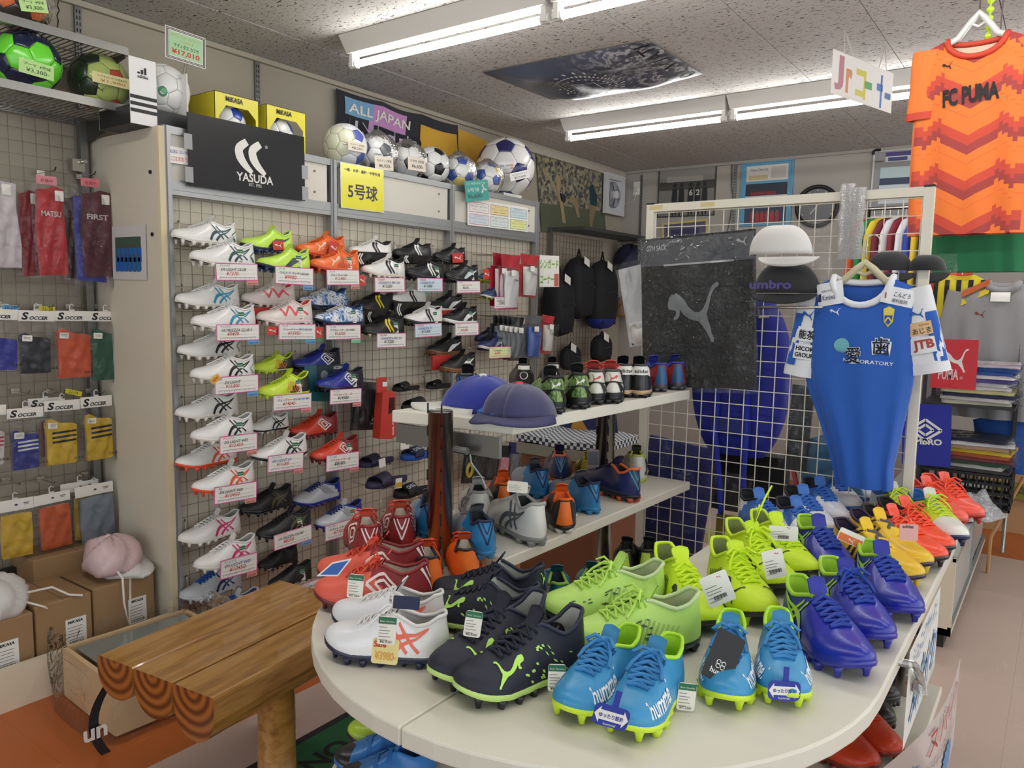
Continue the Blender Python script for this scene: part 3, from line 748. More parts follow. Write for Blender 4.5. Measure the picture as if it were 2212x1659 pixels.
rows = [
 # what it is, rear (x0, x1, bottom), front (x0, x1, bottom), style
 ('white boot with dark green crossed stripes', (370, 511, 533), (405, 554, 579), dict(W_, logos=[('stripes_heel', '#1d4650')])),
 ('lime yellow boot with black sole', (520, 631, 548), (556, 668, 590), dict(upper='#c6ee54', laces='#c6ee54', lining='#7b8088', sole='#1c2740', studs='#2b4a86', logos=[('formstrip', '#3d4a4c')], kind='knit', lace=False)),
 ('bright orange boot', (640, 744, 560), (666, 777, 592), dict(upper='#f2702c', laces='#f2702c', lining='#c8501e', sole='#d4501f', logos=[('cat', '#f6d6c4'), ('lines', '#a8563a')], kind='knit')),
 ('white and black boot with twin crescents', (754, 844, 563), (777, 877, 603), dict(W_, lining='#1b1b1d', collar='#1b1b1d', sole='#ded8ca', logos=[('crescents', '#17171a')])),
 ('black boot with white twin crescents', (844, 934, 566), (877, 957, 607), dict(BK, logos=[('crescents', '#f2f1ee')])),
 ('plain black turf shoe with pale side band', (937, 1003, 570), (957, 1032, 612), dict(BK, kind='turf', logos=[('formstrip', '#cfe0e4')])),
 ('white boot with turquoise crossed stripes', (379, 517, 668), (414, 551, 715), dict(W_, logos=[('stripes', '#2f93b4')])),
 ('off-white and pink boot with red zigzag', (522, 636, 664), (551, 677, 704), dict(upper='#e9ddd6', laces='#e9ddd6', lining='#d9503f', collar='#f0c6bb', sole='#ead9d4', logos=[('bolt', '#ea5a62')], kind='knit')),
 ('blue marbled white boot with double diamond', (646, 748, 670), (676, 787, 706), dict(W_, lining='#151a24', collar='#1f3c66', sole='#1b2c48', logos=[('diamond', '#f4f4f2')], marble=1)),
 ('black boot with yellow twin crescents', (762, 849, 676), (781, 871, 729), dict(BK, sole='#2e2e28', studs='#c8c8a8', logos=[('crescents', '#e8cd2e'), ('heelpanel', '#e8cd2e')])),
 ('white turf shoe with black twin crescents', (840, 918, 664), (869, 957, 705), dict(W_, lining='#1b1b1d', kind='turf', sole='#1d1d1f', logos=[('crescents', '#17171a')])),
 ('black trainer with white sole edge', (924, 999, 676), (956, 1029, 703), dict(BK, kind='turf', sole='#e8e6e2', studs='#1a1a1c', logos=[('formstrip', '#f2f1ee')])),
 ('white boot with black crossed stripes and grey heel', (384, 520, 775), (412, 549, 825), dict(W_, logos=[('stripes_heel', '#16161a', '#9a9a9c')])),
 ('neon yellow boot with black splashed heel', (547, 630, 806), (558, 667, 859), dict(upper='#cde83a', heel='#23261c', split=.36, slant=-.3, lining='#7a8a20', collar='#cde83a', sole='#c2e030', logos=[('lines', '#e8813a')], kind='knit', laces='#cde83a')),
 ('royal blue boot with navy heel and white diamond', (631, 734, 802), (675, 790, 845), dict(upper='#1d2f8e', heel='#15192e', split=.38, lining='#12162a', sole='#14182c', laces='#1b2a78', logos=[('diamond', '#f0f0f0')])),
 ('pearl white boot with bold black stripes', (376, 518, 905), (413, 546, 953), dict(W_, logos=[('stripes', '#121215')])),
 ('white boot with black stripes and black sole plate', (541, 617, 934), (539, 666, 995), dict(W_, sole='#18181b', studs='#e4e0d8', logos=[('stripes', '#1d1d25')])),
 ('red boot with dark red heel and white diamond', (625, 728, 943), (666, 777, 995), dict(upper='#d8442c', heel='#8a1f24', split=.40, lining='#6a181c', laces='#e0502e', sole='#7a1c20', logos=[('diamond', '#f0e8e4')])),
 ('white boot with orange stripes and orange sole', (380, 511, 1009), (415, 549, 1061), dict(W_, sole='#e8512c', logos=[('stripes', '#e8582f')])),
 ('black boot with thin gold stripes', (517, 630, 1105), (551, 674, 1157), dict(BK, logos=[('stripes', '#5a5136')])),
 ('silver boot with royal blue heel and laces', (629, 738, 1088), (676, 785, 1137), dict(upper='#c9ccd2', heel='#1f35a0', split=.16, laces='#1e2c82', lining='#15192e', sole='#1d2f94', logos=[('vents', '#6d7078')], rough=.28)),
 ('white boot with hot pink stripes', (385, 520, 1167), (419, 553, 1222), dict(W_, logos=[('stripes', '#d6286c')])),
 ('all black boot low on the wall', (558, 642, 1222), (581, 672, 1262), dict(BK, logos=[('stripes', '#2c2c30')])),
 ('silver boot with blue laces and navy stripes', (386, 523, 1286), (440, 560, 1335), dict(upper='#c4c8cd', laces='#1f56ae', lining='#3a4a7a', sole='#c9ccd0', logos=[('stripes', '#1f2c5e')], rough=.28, fat=1.4)),
]
def marble_mat():
    m, nt, b, N, L = nodes_mat('blue_marbled_white')
    tc = N('TexCoord'); n = N('TexNoise', i_Scale=5.0, i_Detail=4.0, i_Distortion=2.5); L(tc.outputs['Object'], n.inputs['Vector'])
    r = ramp(N, [(0, '#1d3f7a'), (.42, '#3f78b8'), (.5, '#e6ecf2'), (.58, '#f2f4f6'), (.66, '#2d5f9e'), (1, '#10264e')]); L(n.outputs['Fac'], r.inputs[0]); L(r.outputs[0], b.inputs['Base Color']); b.inputs['Roughness'].default_value = .35
    return m
MARBLE = marble_mat()
for lb, bk, fr, st in rows:
    st = dict(st)
    if st.pop('marble', 0): st['mats'] = [MARBLE]
    a = wall_boot(lb+', rear one of its wall pair', *bk, False, **st)
    b = wall_boot(lb+', front one of its wall pair', *fr, True, **st)
    rest('wire rest under the '+lb, a, b)
YP = M('#e9e6b0', .65); BP = M('#d6e6ee', .65)
card('price card reading 7370 yen below dark green stripes', (465, 568), (556, 570), (467, 606), [('アシックス', 'k'), ('DS LIGHT CLUB', 'k'), ('¥7370-', 'r')], 'p')
card('price card reading 9900 yen below the lime boots', (594, 574), (677, 580), (596, 613), [('プーマ', 'k'), ('ウルトラ マッチ HG/AG', 'k'), ('¥9900-', 'r')], 'b', pct='10%OFF')
card('price card reading 15,400 yen under the orange boots', (705, 582), (776, 583), (706, 616), [('プーマ', 'k'), ('ウルトラ 2.1 HG', 'k'), ('¥15,400-', 'r')], 'p')
card('price card reading 13200 yen below black crescents on white', (809, 599), (874, 600), (818, 629), [('YASUDA', 'r'), ('LIGARESTA PRO SX', 'b'), ('¥13200', 'k')])
card('pale blue price card below white crescents on black', (901, 600), (956, 601), (907, 629), [('YASUDA', 'r'), ('LIGARESTA TF', 'b'), ('¥11000', 'k')], paper=BP)
card('price card reading 6,050 yen below the black turf shoes', (987, 607), (1037, 607), (987, 633), [('プーマ', 'k'), ('スピリット TT', 'r'), ('¥6,050-', 'k')])
card('price card reading 7,992 yen below the shin guard packs', (1068, 641), (1110, 641), (1066, 667), [('プーマ', 'k'), ('キッズ トレーニング', 'k'), ('¥7,992-', 'k')])
card('price card reading 9499 yen below turquoise stripes', (467, 701), (560, 700), (470, 737), [('アシックス', 'b'), ('ULTREEZZA CLUB 3', 'k'), ('¥9499-', 'r')], 'b', pct='10%OFF')
card('price card reading 15950 yen below the red zigzag boot', (602, 699), (682, 700), (600, 734), [('プーマ', 'k'), ('フューチャー PRO HG/AG', 'b'), ('¥15950-', 'r')], 'b', pct='10%OFF')
card('price card reading 16500 yen below the marbled boots', (704, 702), (779, 701), (707, 734), [('アンブロ', 'k'), ('アクセレイター KL WIDE', 'k'), ('¥16500', 'r')], 'g', pct='15%OFF')
card('lower price card reading 13200 yen below yellow crescents', (814, 720), (877, 719), (818, 751), [('YASUDA', 'r'), ('LIGARESTA PRO SX', 'b'), ('¥13200', 'k')])
card('pale blue price card below the white turf shoes', (896, 700), (954, 697), (902, 728), [('YASUDA', 'r'), ('LIGARESTA TF', 'b'), ('¥11000', 'k')], paper=BP)
card('price card reading 10,800 yen below the white-edged trainers', (983, 698), (1034, 697), (985, 725), [('プーマ', 'k'), ('モナーク II TT', 'k'), ('¥10,800', 'r')])
card('pale yellow price card reading 4,999 yen', (1057, 749), (1104, 748), (1059, 774), [('プーマ', 'k'), ('アクセルV2', 'k'), ('¥4,999-', 'r')], paper=YP)
card('price card reading 15,800 yen with an orange NEW sticker', (463, 815), (558, 808), (467, 853), [('AS', 'b'), ('DS LIGHT', 'k'), ('¥15,800', 'r')], 'b', pct='10%OFF', new=True)
card('price card reading 14040 yen below the neon boots', (590, 854), (673, 848), (593, 888), [('プーマ', 'k'), ('フューチャー 18.2 NETFIT MG', 'b'), ('¥14040-', 'r')], 'p')
card('price card reading 14580 yen below the royal blue boots', (713, 842), (781, 838), (715, 874), [('アンブロ', 'b'), ('アクセレイター XL', 'r'), ('¥14580-', 'k')], 'p')
card('price card reading 10,450 yen below bold black stripes', (474, 944), (556, 934), (477, 982), [('アシックス', 'r'), ('DS LIGHT WD', 'k'), ('¥10,450-', 'r')], 'p')
card('price card reading 11,000 yen below the black-plated white boot', (579, 985), (656, 976), (576, 1022), [('アシックス', 'b'), ('DS LIGHT ST', 'b'), ('¥11,000', 'r')], 'p')
card('price card reading 8580 yen below the red boots', (705, 984), (776, 974), (711, 1018), [('アンブロ', 'b'), ('アクセレイター SL', 'r'), ('¥8580-', 'k')], 'p')
card('price card reading 10450 yen below the orange-soled boots', (463, 1053), (555, 1039), (466, 1090), [('AS', 'b'), ('DS LIGHT WD', 'k'), ('¥10450-', 'r')], 'p')
card('price card reading 8250 yen below thin gold stripes', (591, 1157), (673, 1132), (594, 1190), [('アシックス', 'r'), ('ULTREZZA CLUB2', 'k'), ('¥8250-', 'r')], 'b', pct='10%OFF')
card('price card reading 7700 yen below the silver and blue boots', (702, 1136), (776, 1116), (711, 1166), [('アンブロ', 'b'), ('アクセレイター RUBY HG', 'k'), ('¥7700', 'r')], 'g', pct='15%OFF')
card('price card reading 10450 yen below the pink-striped boots', (476, 1212), (556, 1192), (477, 1253), [('アシックス', 'b'), ('DS LIGHT WD', 'b'), ('¥10450-', 'r')], 'p')
card('price card half hidden behind the red boots', (645, 1266), (690, 1248), (648, 1296), [('アシックス', 'b'), ('ULTREZZA CLUB', 'k'), ('¥6,600-', 'r')])

# ------------------------------------------------------------------ flat printed things
def board(name, label, cat, tl, tr, bl, ax, v, mat, thick=.002, group=None, out=None, part='board', bend=None):
    loc, rot, w = panel_frame(tl, tr, ax, v, out); h = hpix(tl, bl, ax, v)
    t = thing(name, label, cat, loc, rot, group)
    a = MB(); a.box((w/2, -h/2, -thick/2), (w, h, thick)); a.build(part, mat, t); return t, w, h
# black sign with twin crescents
t, w, h = board('brand_sign', 'glossy black sign with white twin crescents taped over the unit header', 'sign', (404, 241), (657, 296), (404, 400), 0, UX+.022, M('#101114', .35, spec=.3, bump=.03, bs=30), .004)
a = MB()
for dx in (0, .115): ribbon_into(a, [(w*(.47+dx), -h*.25), (w*(.405+dx), -h*.36), (w*(.41+dx), -h*.48), (w*(.45+dx), -h*.59), (w*(.51+dx), -h*.69)], [w*.05, w*.065, w*.07, w*.055, w*.03], z=.001)
a.build('emblem', WHITE, t); text('YASUDA', t, w*.375, -h*.83, h*.125, WHITE, w=w*.32, bold=.02, z=.001); text('EST. 1932', t, w*.48, -h*.89, h*.045, WHITE, w=w*.11, z=.001); text('®', t, w*.628, -h*.30, h*.05, WHITE, z=.001)
for x, y in ((0, -.40), (0, -.85), (1, -.55), (1, -.88)):
    a = MB(); a.box((w*x, h*y, .0008), (.035, .06, .0006)); a.build('tape', M('#9a9c9d', .3), t)
t, w, h = board('ball_size_sign', 'yellow laminated sign for size five balls on the header', 'sign', (736, 351), (828, 368), (736, 447), 0, UX+.012, M('#ece43a', .25, coat=.5), .002)
a = MB(); frame_into(a, -.003, -h-.003, w+.003, .003, .005, -.0015, -.0005); a.build('lamination', M('#e8e8e0', .3), t)
text('一般・大学・高校・中学生用', t, w*.07, -h*.17, h*.08, M('#3a3550', .6), w=w*.84, bold=.02, z=.001); text('5号球', t, w*.15, -h*.78, h*.36, M('#4a434e', .6), w=w*.70, bold=.018, z=.001)
t, w, h = board('notice', 'small white handwritten notice half behind the black sign', 'notice', (364, 315), (412, 322), (364, 351), 0, UX+.008, PAPER, .001)
text('お店にない商品', t, w*.04, -h*.40, h*.24, BLUEINK, w=w*.96, z=.001); text('ご注文おうけ', t, w*.08, -h*.85, h*.28, M('#d0403c', .7), w=w*.9, z=.001)
t, w, h = board('size_chart', 'white paper with six coloured boxes of boot categories', 'notice', (1010, 428), (1140, 449), (1010, 486), 0, UX+.010, PAPER, .001)
for i in range(2):
    for j in range(3):
        x0, y0 = w*(.03+.33*j), -h*(.10+.46*i); cw, ch = w*.29, h*.38
        e = M('#b8506a' if (i, j) in ((0, 0), (0, 1), (1, 0)) else '#4f8a86', .6); f = [['#f2efe9', '#ecdf9e', '#cfe2e6'], ['#d9e3ec', '#e4efe9', '#e9eca0']][i][j]
        a = MB(); a.box((x0+cw/2, y0-ch/2, .0006), (cw, ch, .0006)); q = a.build('category_box', M(f, .7), t)
        a = MB(); frame_into(a, x0, y0-ch, x0+cw, y0, .0022, .0008, .0014); a.build('box_border', e, q)
        for k, (s, ww) in enumerate((('ピンク枠 大人サイズ' if e.name == M('#b8506a', .6).name else '緑枠 子供サイズ', .55), ('サッカー スパイク' if f in ('#f2efe9', '#e4efe9') else 'サッカートレーニングシューズ', .84), ('(グラウンド・土,芝・人工芝)' if j != 1 or i else '(屋内・体育館)', .7))):
            text(s, q, x0+cw*(.5-ww/2), y0-ch*(.24+.28*k), ch*(.13 if k != 1 else .2), [M('#b8506a', .6), M('#7a4a48', .7), INK][k], w=cw*ww, z=.0012)
t, w, h = board('ball_price_card', 'teal handwritten price card reading 6,600 yen hanging from a ball', 'price card', (1003, 391), (1053, 388), (1008, 436), 0, UX+.04, M('#3fa39b', .6), .0015)
text('1ST FRIENDLY SB', t, w*.08, -h*.2, h*.1, WHITE, w=w*.8, z=.001); text('5号球', t, w*.1, -h*.55, h*.2, WHITE, w=w*.5, z=.001); text('¥6,600-', t, w*.08, -h*.88, h*.24, M('#5a3a3c', .7), w=w*.65, z=.001)
a = MB(); ribbon_into(a, [(w*.74, -h*.22), (w*.78, -h*.42), (w*.70, -h*.62)], w*.05); ribbon_into(a, [(w*.78, -h*.42), (w*.92, -h*.50)], w*.04); a.build('player_mark', WHITE, t)

# ------------------------------------------------------------------ balls, stitched from twelve pentagons and twenty hexagons
_g = (1+5**.5)/2
_iv = [np.array(v, float)/math.sqrt(1+_g*_g) for v in [(-1, _g, 0), (1, _g, 0), (-1, -_g, 0), (1, -_g, 0), (0, -1, _g), (0, 1, _g), (0, -1, -_g), (0, 1, -_g), (_g, 0, -1), (_g, 0, 1), (-_g, 0, -1), (-_g, 0, 1)]]
_if = [(0, 11, 5), (0, 5, 1), (0, 1, 7), (0, 7, 10), (0, 10, 11), (1, 5, 9), (5, 11, 4), (11, 10, 2), (10, 7, 6), (7, 1, 8), (3, 9, 4), (3, 4, 2), (3, 2, 6), (3, 6, 8), (3, 8, 9), (4, 9, 5), (2, 4, 11), (6, 2, 10), (8, 6, 7), (9, 8, 1)]
def _panels():
    out = []
    for i, v in enumerate(_iv):
        nb = [j for j in range(12) if j != i and np.linalg.norm(_iv[j]-v) < 1.1]; out.append((v, v+(_iv[nb[0]]-v)/3, 5))
    for a, b, c in _if: A, B, C_ = _iv[a], _iv[b], _iv[c]; out.append(((A+B+C_)/3, A+(B-A)/3, 6))
    res = []
    for z, x, n in out:
        z = z/np.linalg.norm(z); x = x-z*(x@z); x /= np.linalg.norm(x); res.append((Matrix((x, np.cross(z, x), z)).transposed(), n))
    return res
PANELS = _panels()
_R0 = np.linalg.norm(_iv[0]+(_iv[5]-_iv[0])/3); _el = np.linalg.norm(_iv[0]-_iv[5])/3/_R0
_pm = {}
def panel_mesh(n, mat):
    k = (n, mat.name)
    if k in _pm: return _pm[k]
    rc = _el/(2*math.sin(PI/n)); hz = math.sqrt(1-rc*rc); mb = MB(); vs = [(0, 0, 1.004)]; S = 4
    for q, (f, pr) in enumerate(((.35, 1.004), (.70, 1.003), (.93, 1.0), (.985, .985))):
        for i in range(n):
            for s in range(S):
                a0, a1 = 2*PI*i/n, 2*PI*(i+1)/n; u = s/S
                p = np.array([rc*(math.cos(a0)*(1-u)+math.cos(a1)*u), rc*(math.sin(a0)*(1-u)+math.sin(a1)*u), hz])
                p[:2] *= f; p[2] = hz+(1-hz)*(1-f*f); p = p/np.linalg.norm(p)*pr; vs.append(tuple(p))
    m = n*S; fs = [(0, 1+j, 1+(j+1) % m) for j in range(m)]
    for r in range(3): fs += [(1+r*m+j, 1+(r+1)*m+j, 1+(r+1)*m+(j+1) % m, 1+r*m+(j+1) % m) for j in range(m)]
    mb.add(vs, fs); _pm[k] = mb.mesh('panel', mat, True); return _pm[k]
def ball(label, c, r, pick, rot=(0, 0, 0), wrap=False, group='footballs on the shelves', texts=()):
    """pick(i, n, direction) -> material of panel i (n sides) whose outward direction in the room is given"""
    t = thing('football', label, 'ball', (c[0], c[1], c[2]-r), 0, group); R = Euler(rot).to_matrix()
    for i, (m, n) in enumerate(PANELS):
        Q = R @ m; d = Q @ Vector((0, 0, 1))
        link('panel', panel_mesh(n, pick(i, n, d)), t, (0, 0, r), Q.to_euler(), r)
    view = Vector((CAM[0]-c[0], CAM[1]-c[1], CAM[2]-c[2])).normalized(); rt = Vector((0, 0, 1)).cross(view).normalized(); up = view.cross(rt)
    def sph(u, v):      # angles right/up from the direction of the viewer
        p = (view+rt*math.tan(u)+up*math.tan(v)).normalized()*r*1.012; return (p.x, p.y, p.z+r)
    for s, u, v, h, w, m, rz in texts:
        a = MB()
        cs, sn = math.cos(rz), math.sin(rz)
        if s == 'cat': cat_into(a, -w/2, -h/2, w, h, fn=lambda x, y: sph(u+x*cs-y*sn, v+x*sn+y*cs))
        elif s == 'disc': poly_into(a, disc(0, 0, h, 18, w), fn=lambda x, y: sph(u+x*cs-y*sn, v+x*sn+y*cs))
        else: text_into(a, s, 0, 0, h, w=w, al='c', bold=.02, fn=lambda x, y: sph(u+x*cs-y*sn, v+x*sn+y*cs))
        a.build('print', m, t)
    if wrap:
        a = MB(); rg = random.Random(len(label)); rr = 1.035
        def f(u, v):
            th, ph = 2*PI*u, PI*v; w_ = rr+.02*math.sin(7*th+3*ph)*math.sin(ph)+.012*math.sin(13*th-5*ph); return (r*w_*math.sin(ph)*math.cos(th), r*w_*math.sin(ph)*math.sin(th), r+r*min(1.15, w_+(.10 if v < .08 else 0))*math.cos(ph))
        a.grid(f, 32, 18); a.build('plastic_bag', PLASTIC, t, True)
    return t
def mc(c, rough=.32): return M(c, rough, coat=.35)
def top_ball(px, py, x, r, z):      # centre of a ball standing at height z in the plane x
    p = onx(px, py, x); return (x, p[1], z+r)
def bw(i, n, d): return mc('#18191c') if n == 5 else mc('#e9e9e6')
zt = UZ-.008
ball('green and navy ball with a white leaping cat', top_ball(58, 137, -3.17, .114, 2.180), .114, lambda i, n, d: mc('#6fdc3a', .22) if (n == 6 and i % 3) else mc('#1b2440', .2), (.5, .2, 1.0), texts=[('cat', .01, .02, .24, .34, WHITE, -.25)])
ball('olive green ball with red bands and black mesh', top_ball(213, 163, -3.20, .111, 2.180), .111, lambda i, n, d: mc('#22301f') if d.y < -.5 else (mc('#c0483a') if n == 5 else mc('#b2c270')), (.2, .5, .3), texts=[('cat', .04, -.22, .16, .26, mc('#4a1f1a'), -.2), ('disc', .03, .14, .06, .06, WHITE, 0)])
ball('orange and black ball on the upper shelf at the top left', top_ball(40, -12, -3.17, .114, 2.400), .114, lambda i, n, d: mc('#e0703a') if n == 5 else mc('#2a2622'), (.3, .1, .2), wrap=True)
def price_tag(name, label, tl, tr, bl, X, paper, l1, l2, c2=INK, out=None):
    t, w, h = board(name, label, 'price tag', tl, tr, bl, 0, X, paper, .0008, 'price tags on the balls', out)
    text(l1, t, w*.12, -h*.42, h*.22, INK, w=w*.78, z=.0008); text(l2, t, w*.2, -h*.85, h*.3, c2, w=w*.66, z=.0008)
GP = M('#b7dc8e', .6); CP = M('#e9dfa4', .6); EP = M('#ece2cf', .6)
price_tag('ball_tag', 'pale green tag reading 3,300 yen on the green ball', (41, 122), (117, 145), (35, 152), -3.05, GP, 'プーマ  4号球', '¥3,300-')
price_tag('ball_tag', 'pale green tag reading 3,300 yen at the top left corner', (38, -8), (98, -2), (35, 21), -3.04, GP, 'プーマ  4号球', '¥3,300-')
price_tag('ball_tag', 'cream strip tag reading 1,980 yen on the olive ball', (199, 152), (281, 172), (202, 176), -3.07, CP, 'プーマ サッカーボール4号 BLACK', '¥1,980', M('#c8743a', .7))
# boxed white ball
p0 = onx(285, 246, -2.92); bx = thing('boxed_ball_display', 'open white display box with three black stripes around a ball', 'box', (-2.93, p0[1], zt))
bw_, bh = .185*.55, .245
f = MB(); f.box((0, .052, bh/2), (.004, .105, bh)); f.build('front_flap', M('#eceae8', .4), bx)
for zz in (.050, .075, .100):
    a = MB(); a.box((.003, .052, zz), (.001, .105, .013)); a.build('stripe', BLACK, bx)
a = MB(); ribbon_into(a, [(.035, .187), (.035, .194)], .009, n=1); ribbon_into(a, [(.048, .187), (.048, .203)], .009, n=1); ribbon_into(a, [(.061, .187), (.061, .212)], .009, n=1); text_into(a, 'adidas', .03, .172, .012, w=.042, bold=.02); lg = a.build('logo', BLACK, bx, loc=(.003, 0, 0), rot=FACE_X)
a = MB(); a.box((-.12, .235, bh/2), (.24, .006, bh-.02)); a.build('side_frame', M('#d9d7d2', .5), bx)
a = MB(); th_ = onx(350, 197, -3.055)[2]-.107-zt; a.box((-.12, .12, th_/2), (.24, .235, th_)); a.build('tray', M('#1d1d1f', .5), bx); a = MB(); a.box((-.24, .12, bh/2), (.004, .235, bh)); a.build('back', M('#d3d0c8', .5), bx)
c0 = tuple(onx(350, 197, -3.055)); th_ = c0[2]-.106-zt
ball('white ball with green swirls inside the striped display box', c0, .106, lambda i, n, d: mc('#efeeea'), (.3, .4, .5), texts=[('disc', .02, .0, .165, .19, mc('#1f7a4a'), 0), ('disc', .07, .02, .10, .10, mc('#5fb070'), .4)])
t, w, h = board('ball_price_sign', 'framed green price sign reading 17,010 yen tilted above the boxed ball', 'sign', (357, 53), (444, 83), (329, 107), 0, -3.0, M('#dedbd0', .5), .004)
for k in range(2):
    a = MB(); frame_into(a, w*(.02+.03*k), -h*(.97-.04*k), w*(.98-.03*k), -h*(.03+.04*k), .0025, .0, .001); a.build('frame_line', M('#3a3a3c', .6), t)
a = MB(); a.box((w*.5, -h*.5, .0006), (w*.82, h*.74, .001)); a.build('green_paper', M('#a5cfa0', .6), t)
text('FIFA コンフェデレーションズカップ', t, w*.14, -h*.27, h*.11, M('#c8a94a', .6), w=w*.70, z=.0015); text('公式試合球', t, w*.34, -h*.42, h*.09, M('#c8a94a', .6), z=.0015)
text('アディダス カフサ', t, w*.20, -h*.60, h*.14, INK, w=w*.62, z=.0015, bold=.01); text('¥17,010', t, w*.14, -h*.83, h*.19, M('#c8403c', .6), w=w*.70, z=.0015, bold=.03)
a = MB(); a.tube([(w*.5, -h, 0), (w*.52, -h*1.35, -.02), (w*.5, -h*1.6, -.03)], .006, 6); a.build('clip_stem', PLASTIC_RIGID, t)
# yellow ball boxes
for k, (pa, pb, nm) in enumerate((((445, 268), (562, 270), 'left'), ((563, 300), (665, 300), 'right'))):
    X = -2.985; p = onx(pa[0]+ (62 if k == 0 else 52), 0, X); S = .215
    bxx = thing('ball_box', f'yellow window box with a football, the {nm} one above the black sign', 'box', (X, p[1], zt), 0, 'yellow football boxes'); YL = M('#dccb2a', .4); YL2 = M('#e8dc3e', .4)
    a = MB()
    def bp(x, y, z): return (x-S, y-S/2, z)
    a.add([bp(0, 0, 0), bp(S, 0, 0), bp(S, 0, S), bp(0, 0, S)], [(0, 1, 2, 3)]); a.add([bp(0, S, 0), bp(0, 0, 0), bp(0, 0, S), bp(0, S, S)], [(0, 1, 2, 3)])
    a.add([bp(0, 0, S), bp(S, 0, S), bp(S, S, S), bp(0, S, S)], [(0, 1, 2, 3)]); a.add([bp(0, 0, .002), bp(S, 0, .002), bp(S, S, .002), bp(0, S, .002)], [(0, 1, 2, 3)])
    sb = a.build('carton', YL, bxx); m_ = sb.modifiers.new('sol', 'SOLIDIFY'); m_.thickness = .002
    from mathutils.geometry import tessellate_polygon      # front with an octagonal window
    o_ = [(-S/2, 0), (S/2, 0), (S/2, S), (-S/2, S)]; i_ = [(-S/2+.02, .07), (-S/2+.05, .025), (S/2-.03, .025), (S/2-.012, .06), (S/2-.012, S-.085), (S/2-.05, S-.05), (-S/2+.055, S-.05), (-S/2+.02, S-.10)]
    a = MB(); a.add([(0, y, z) for y, z in o_+i_], [tuple(f) for f in tessellate_polygon([[Vector((y, z, 0)) for y, z in o_], [Vector((y, z, 0)) for y, z in i_]])]); wf = a.build('window_front', YL2, bxx); m_ = wf.modifiers.new('sol', 'SOLIDIFY'); m_.thickness = .002
    text('MiKASA', bxx, -.055, S-.033, .022, BLACK, w=.085, bold=.03, z=.003).rotation_euler = FACE_X
    ball(f'white and blue football inside the {nm} yellow box', (X-S/2, p[1], zt+.106), .099, lambda i, n, d: (mc('#2a4fae') if (n == 5 or i % 4 == 1) else mc('#f0efeb')), (.25, .1, .35+.5*k), texts=[('MiKASA', .01, .0, .045, .20, mc('#e6dc5a'), -.3)], group='footballs in yellow boxes')
# row of balls along the top of the unit
ball('white and blue ball with printed script, leftmost on the unit top', top_ball(745, 304, -3.0, .110, zt), .110, lambda i, n, d: mc('#e4e4c8') if d.y < -.45 else (mc('#5a66b4') if n == 5 else mc('#e9ebee')), (.3, .1, .2), texts=[('Vantaggio', .04, .08, .07, .30, BLACK, -.12)])
ball('bagged white ball with pale panels beside the printed script ball', top_ball(815, 321, -3.0, .108, zt), .108, lambda i, n, d: mc('#5a5c62') if n == 5 else mc('#eeeeec'), (.9, .3, .1), wrap=True, texts=[('pelada', .03, .0, .09, .34, mc('#4a4c52'), -.1)])
ball('black and white ball, third from left on the unit top', top_ball(880, 330, -3.01, .107, zt), .107, bw, (.1, .25, .4), wrap=True, texts=[('MiKASA', .12, -.06, .04, .18, BLACK, -.1)])
ball('classic black and white ball beside the blue and yellow one', top_ball(931, 345, -3.0, .108, zt), .108, bw, (.0, .55, .75))
def bg(i, n, d): return mc('#2f4fa8') if (n == 5 or i % 5 == 0) else (mc('#e6d07a') if i % 7 == 3 else mc('#e9e9e4'))
ball('white ball with blue and gold panels behind the teal card', top_ball(990, 360, -3.0, .108, zt), .108, bg, (.4, .1, .9), wrap=True, texts=[('ALMUNDO', .04, -.08, .04, .24, BLACK, -.3)])
ball('small bagged blue and white ball in front of the giant ball', top_ball(1052, 378, -2.965, .104, zt), .104, bg, (.9, .6, .2), wrap=True)
a = MB(); a.box((0, 0, .03), (.16, .2, .06)); st_ = a.build('box_stand', M('#e4e2dc', .6)); q = onx(1092, 420, -3.1); st_.location = (-3.12, q[1], zt); tag(st_, 'low white box under the giant ball', 'box')
ball('giant white and navy football with coloured lettering', top_ball(1092, 340, -3.12, .195, zt+.045), .195, lambda i, n, d: mc('#2a2a66') if n == 5 else mc('#eceae6'), (.35, .0, .62), texts=[('KICK', -.10, .05, .065, .14, mc('#3f7ab8'), .12), ('OFF', .06, .07, .065, .12, mc('#3f9a52'), .12), ('KIDS', .20, .09, .065, .13, mc('#b8404a'), .12), ('キックオフキッズ!', .02, -.05, .045, .26, mc('#5a8ac8'), .12), ('50', .22, .0, .07, .09, mc('#b8404a'), .12)])
price_tag('ball_tag', 'cream tag reading 8,250 yen on the script ball', (752, 303), (790, 311), (751, 323), -2.885, EP, 'モルテン 5号球', '¥8,250-')
price_tag('ball_tag', 'cream tag reading 6,930 yen on the bagged ball', (809, 336), (849, 341), (808, 365), -2.885, EP, 'モルテン 5号球', '¥6,930-')
price_tag('ball_tag', 'cream tag reading 6,600 yen on the black and white ball', (881, 336), (919, 343), (883, 366), -2.885, EP, 'ミカサ 5号球', '¥6,600-')
price_tag('ball_tag', 'white tag reading 12,600 yen on the giant ball', (1101, 375), (1142, 366), (1104, 392), -2.91, PAPER, 'キックオフキッズ', '¥12,600-')

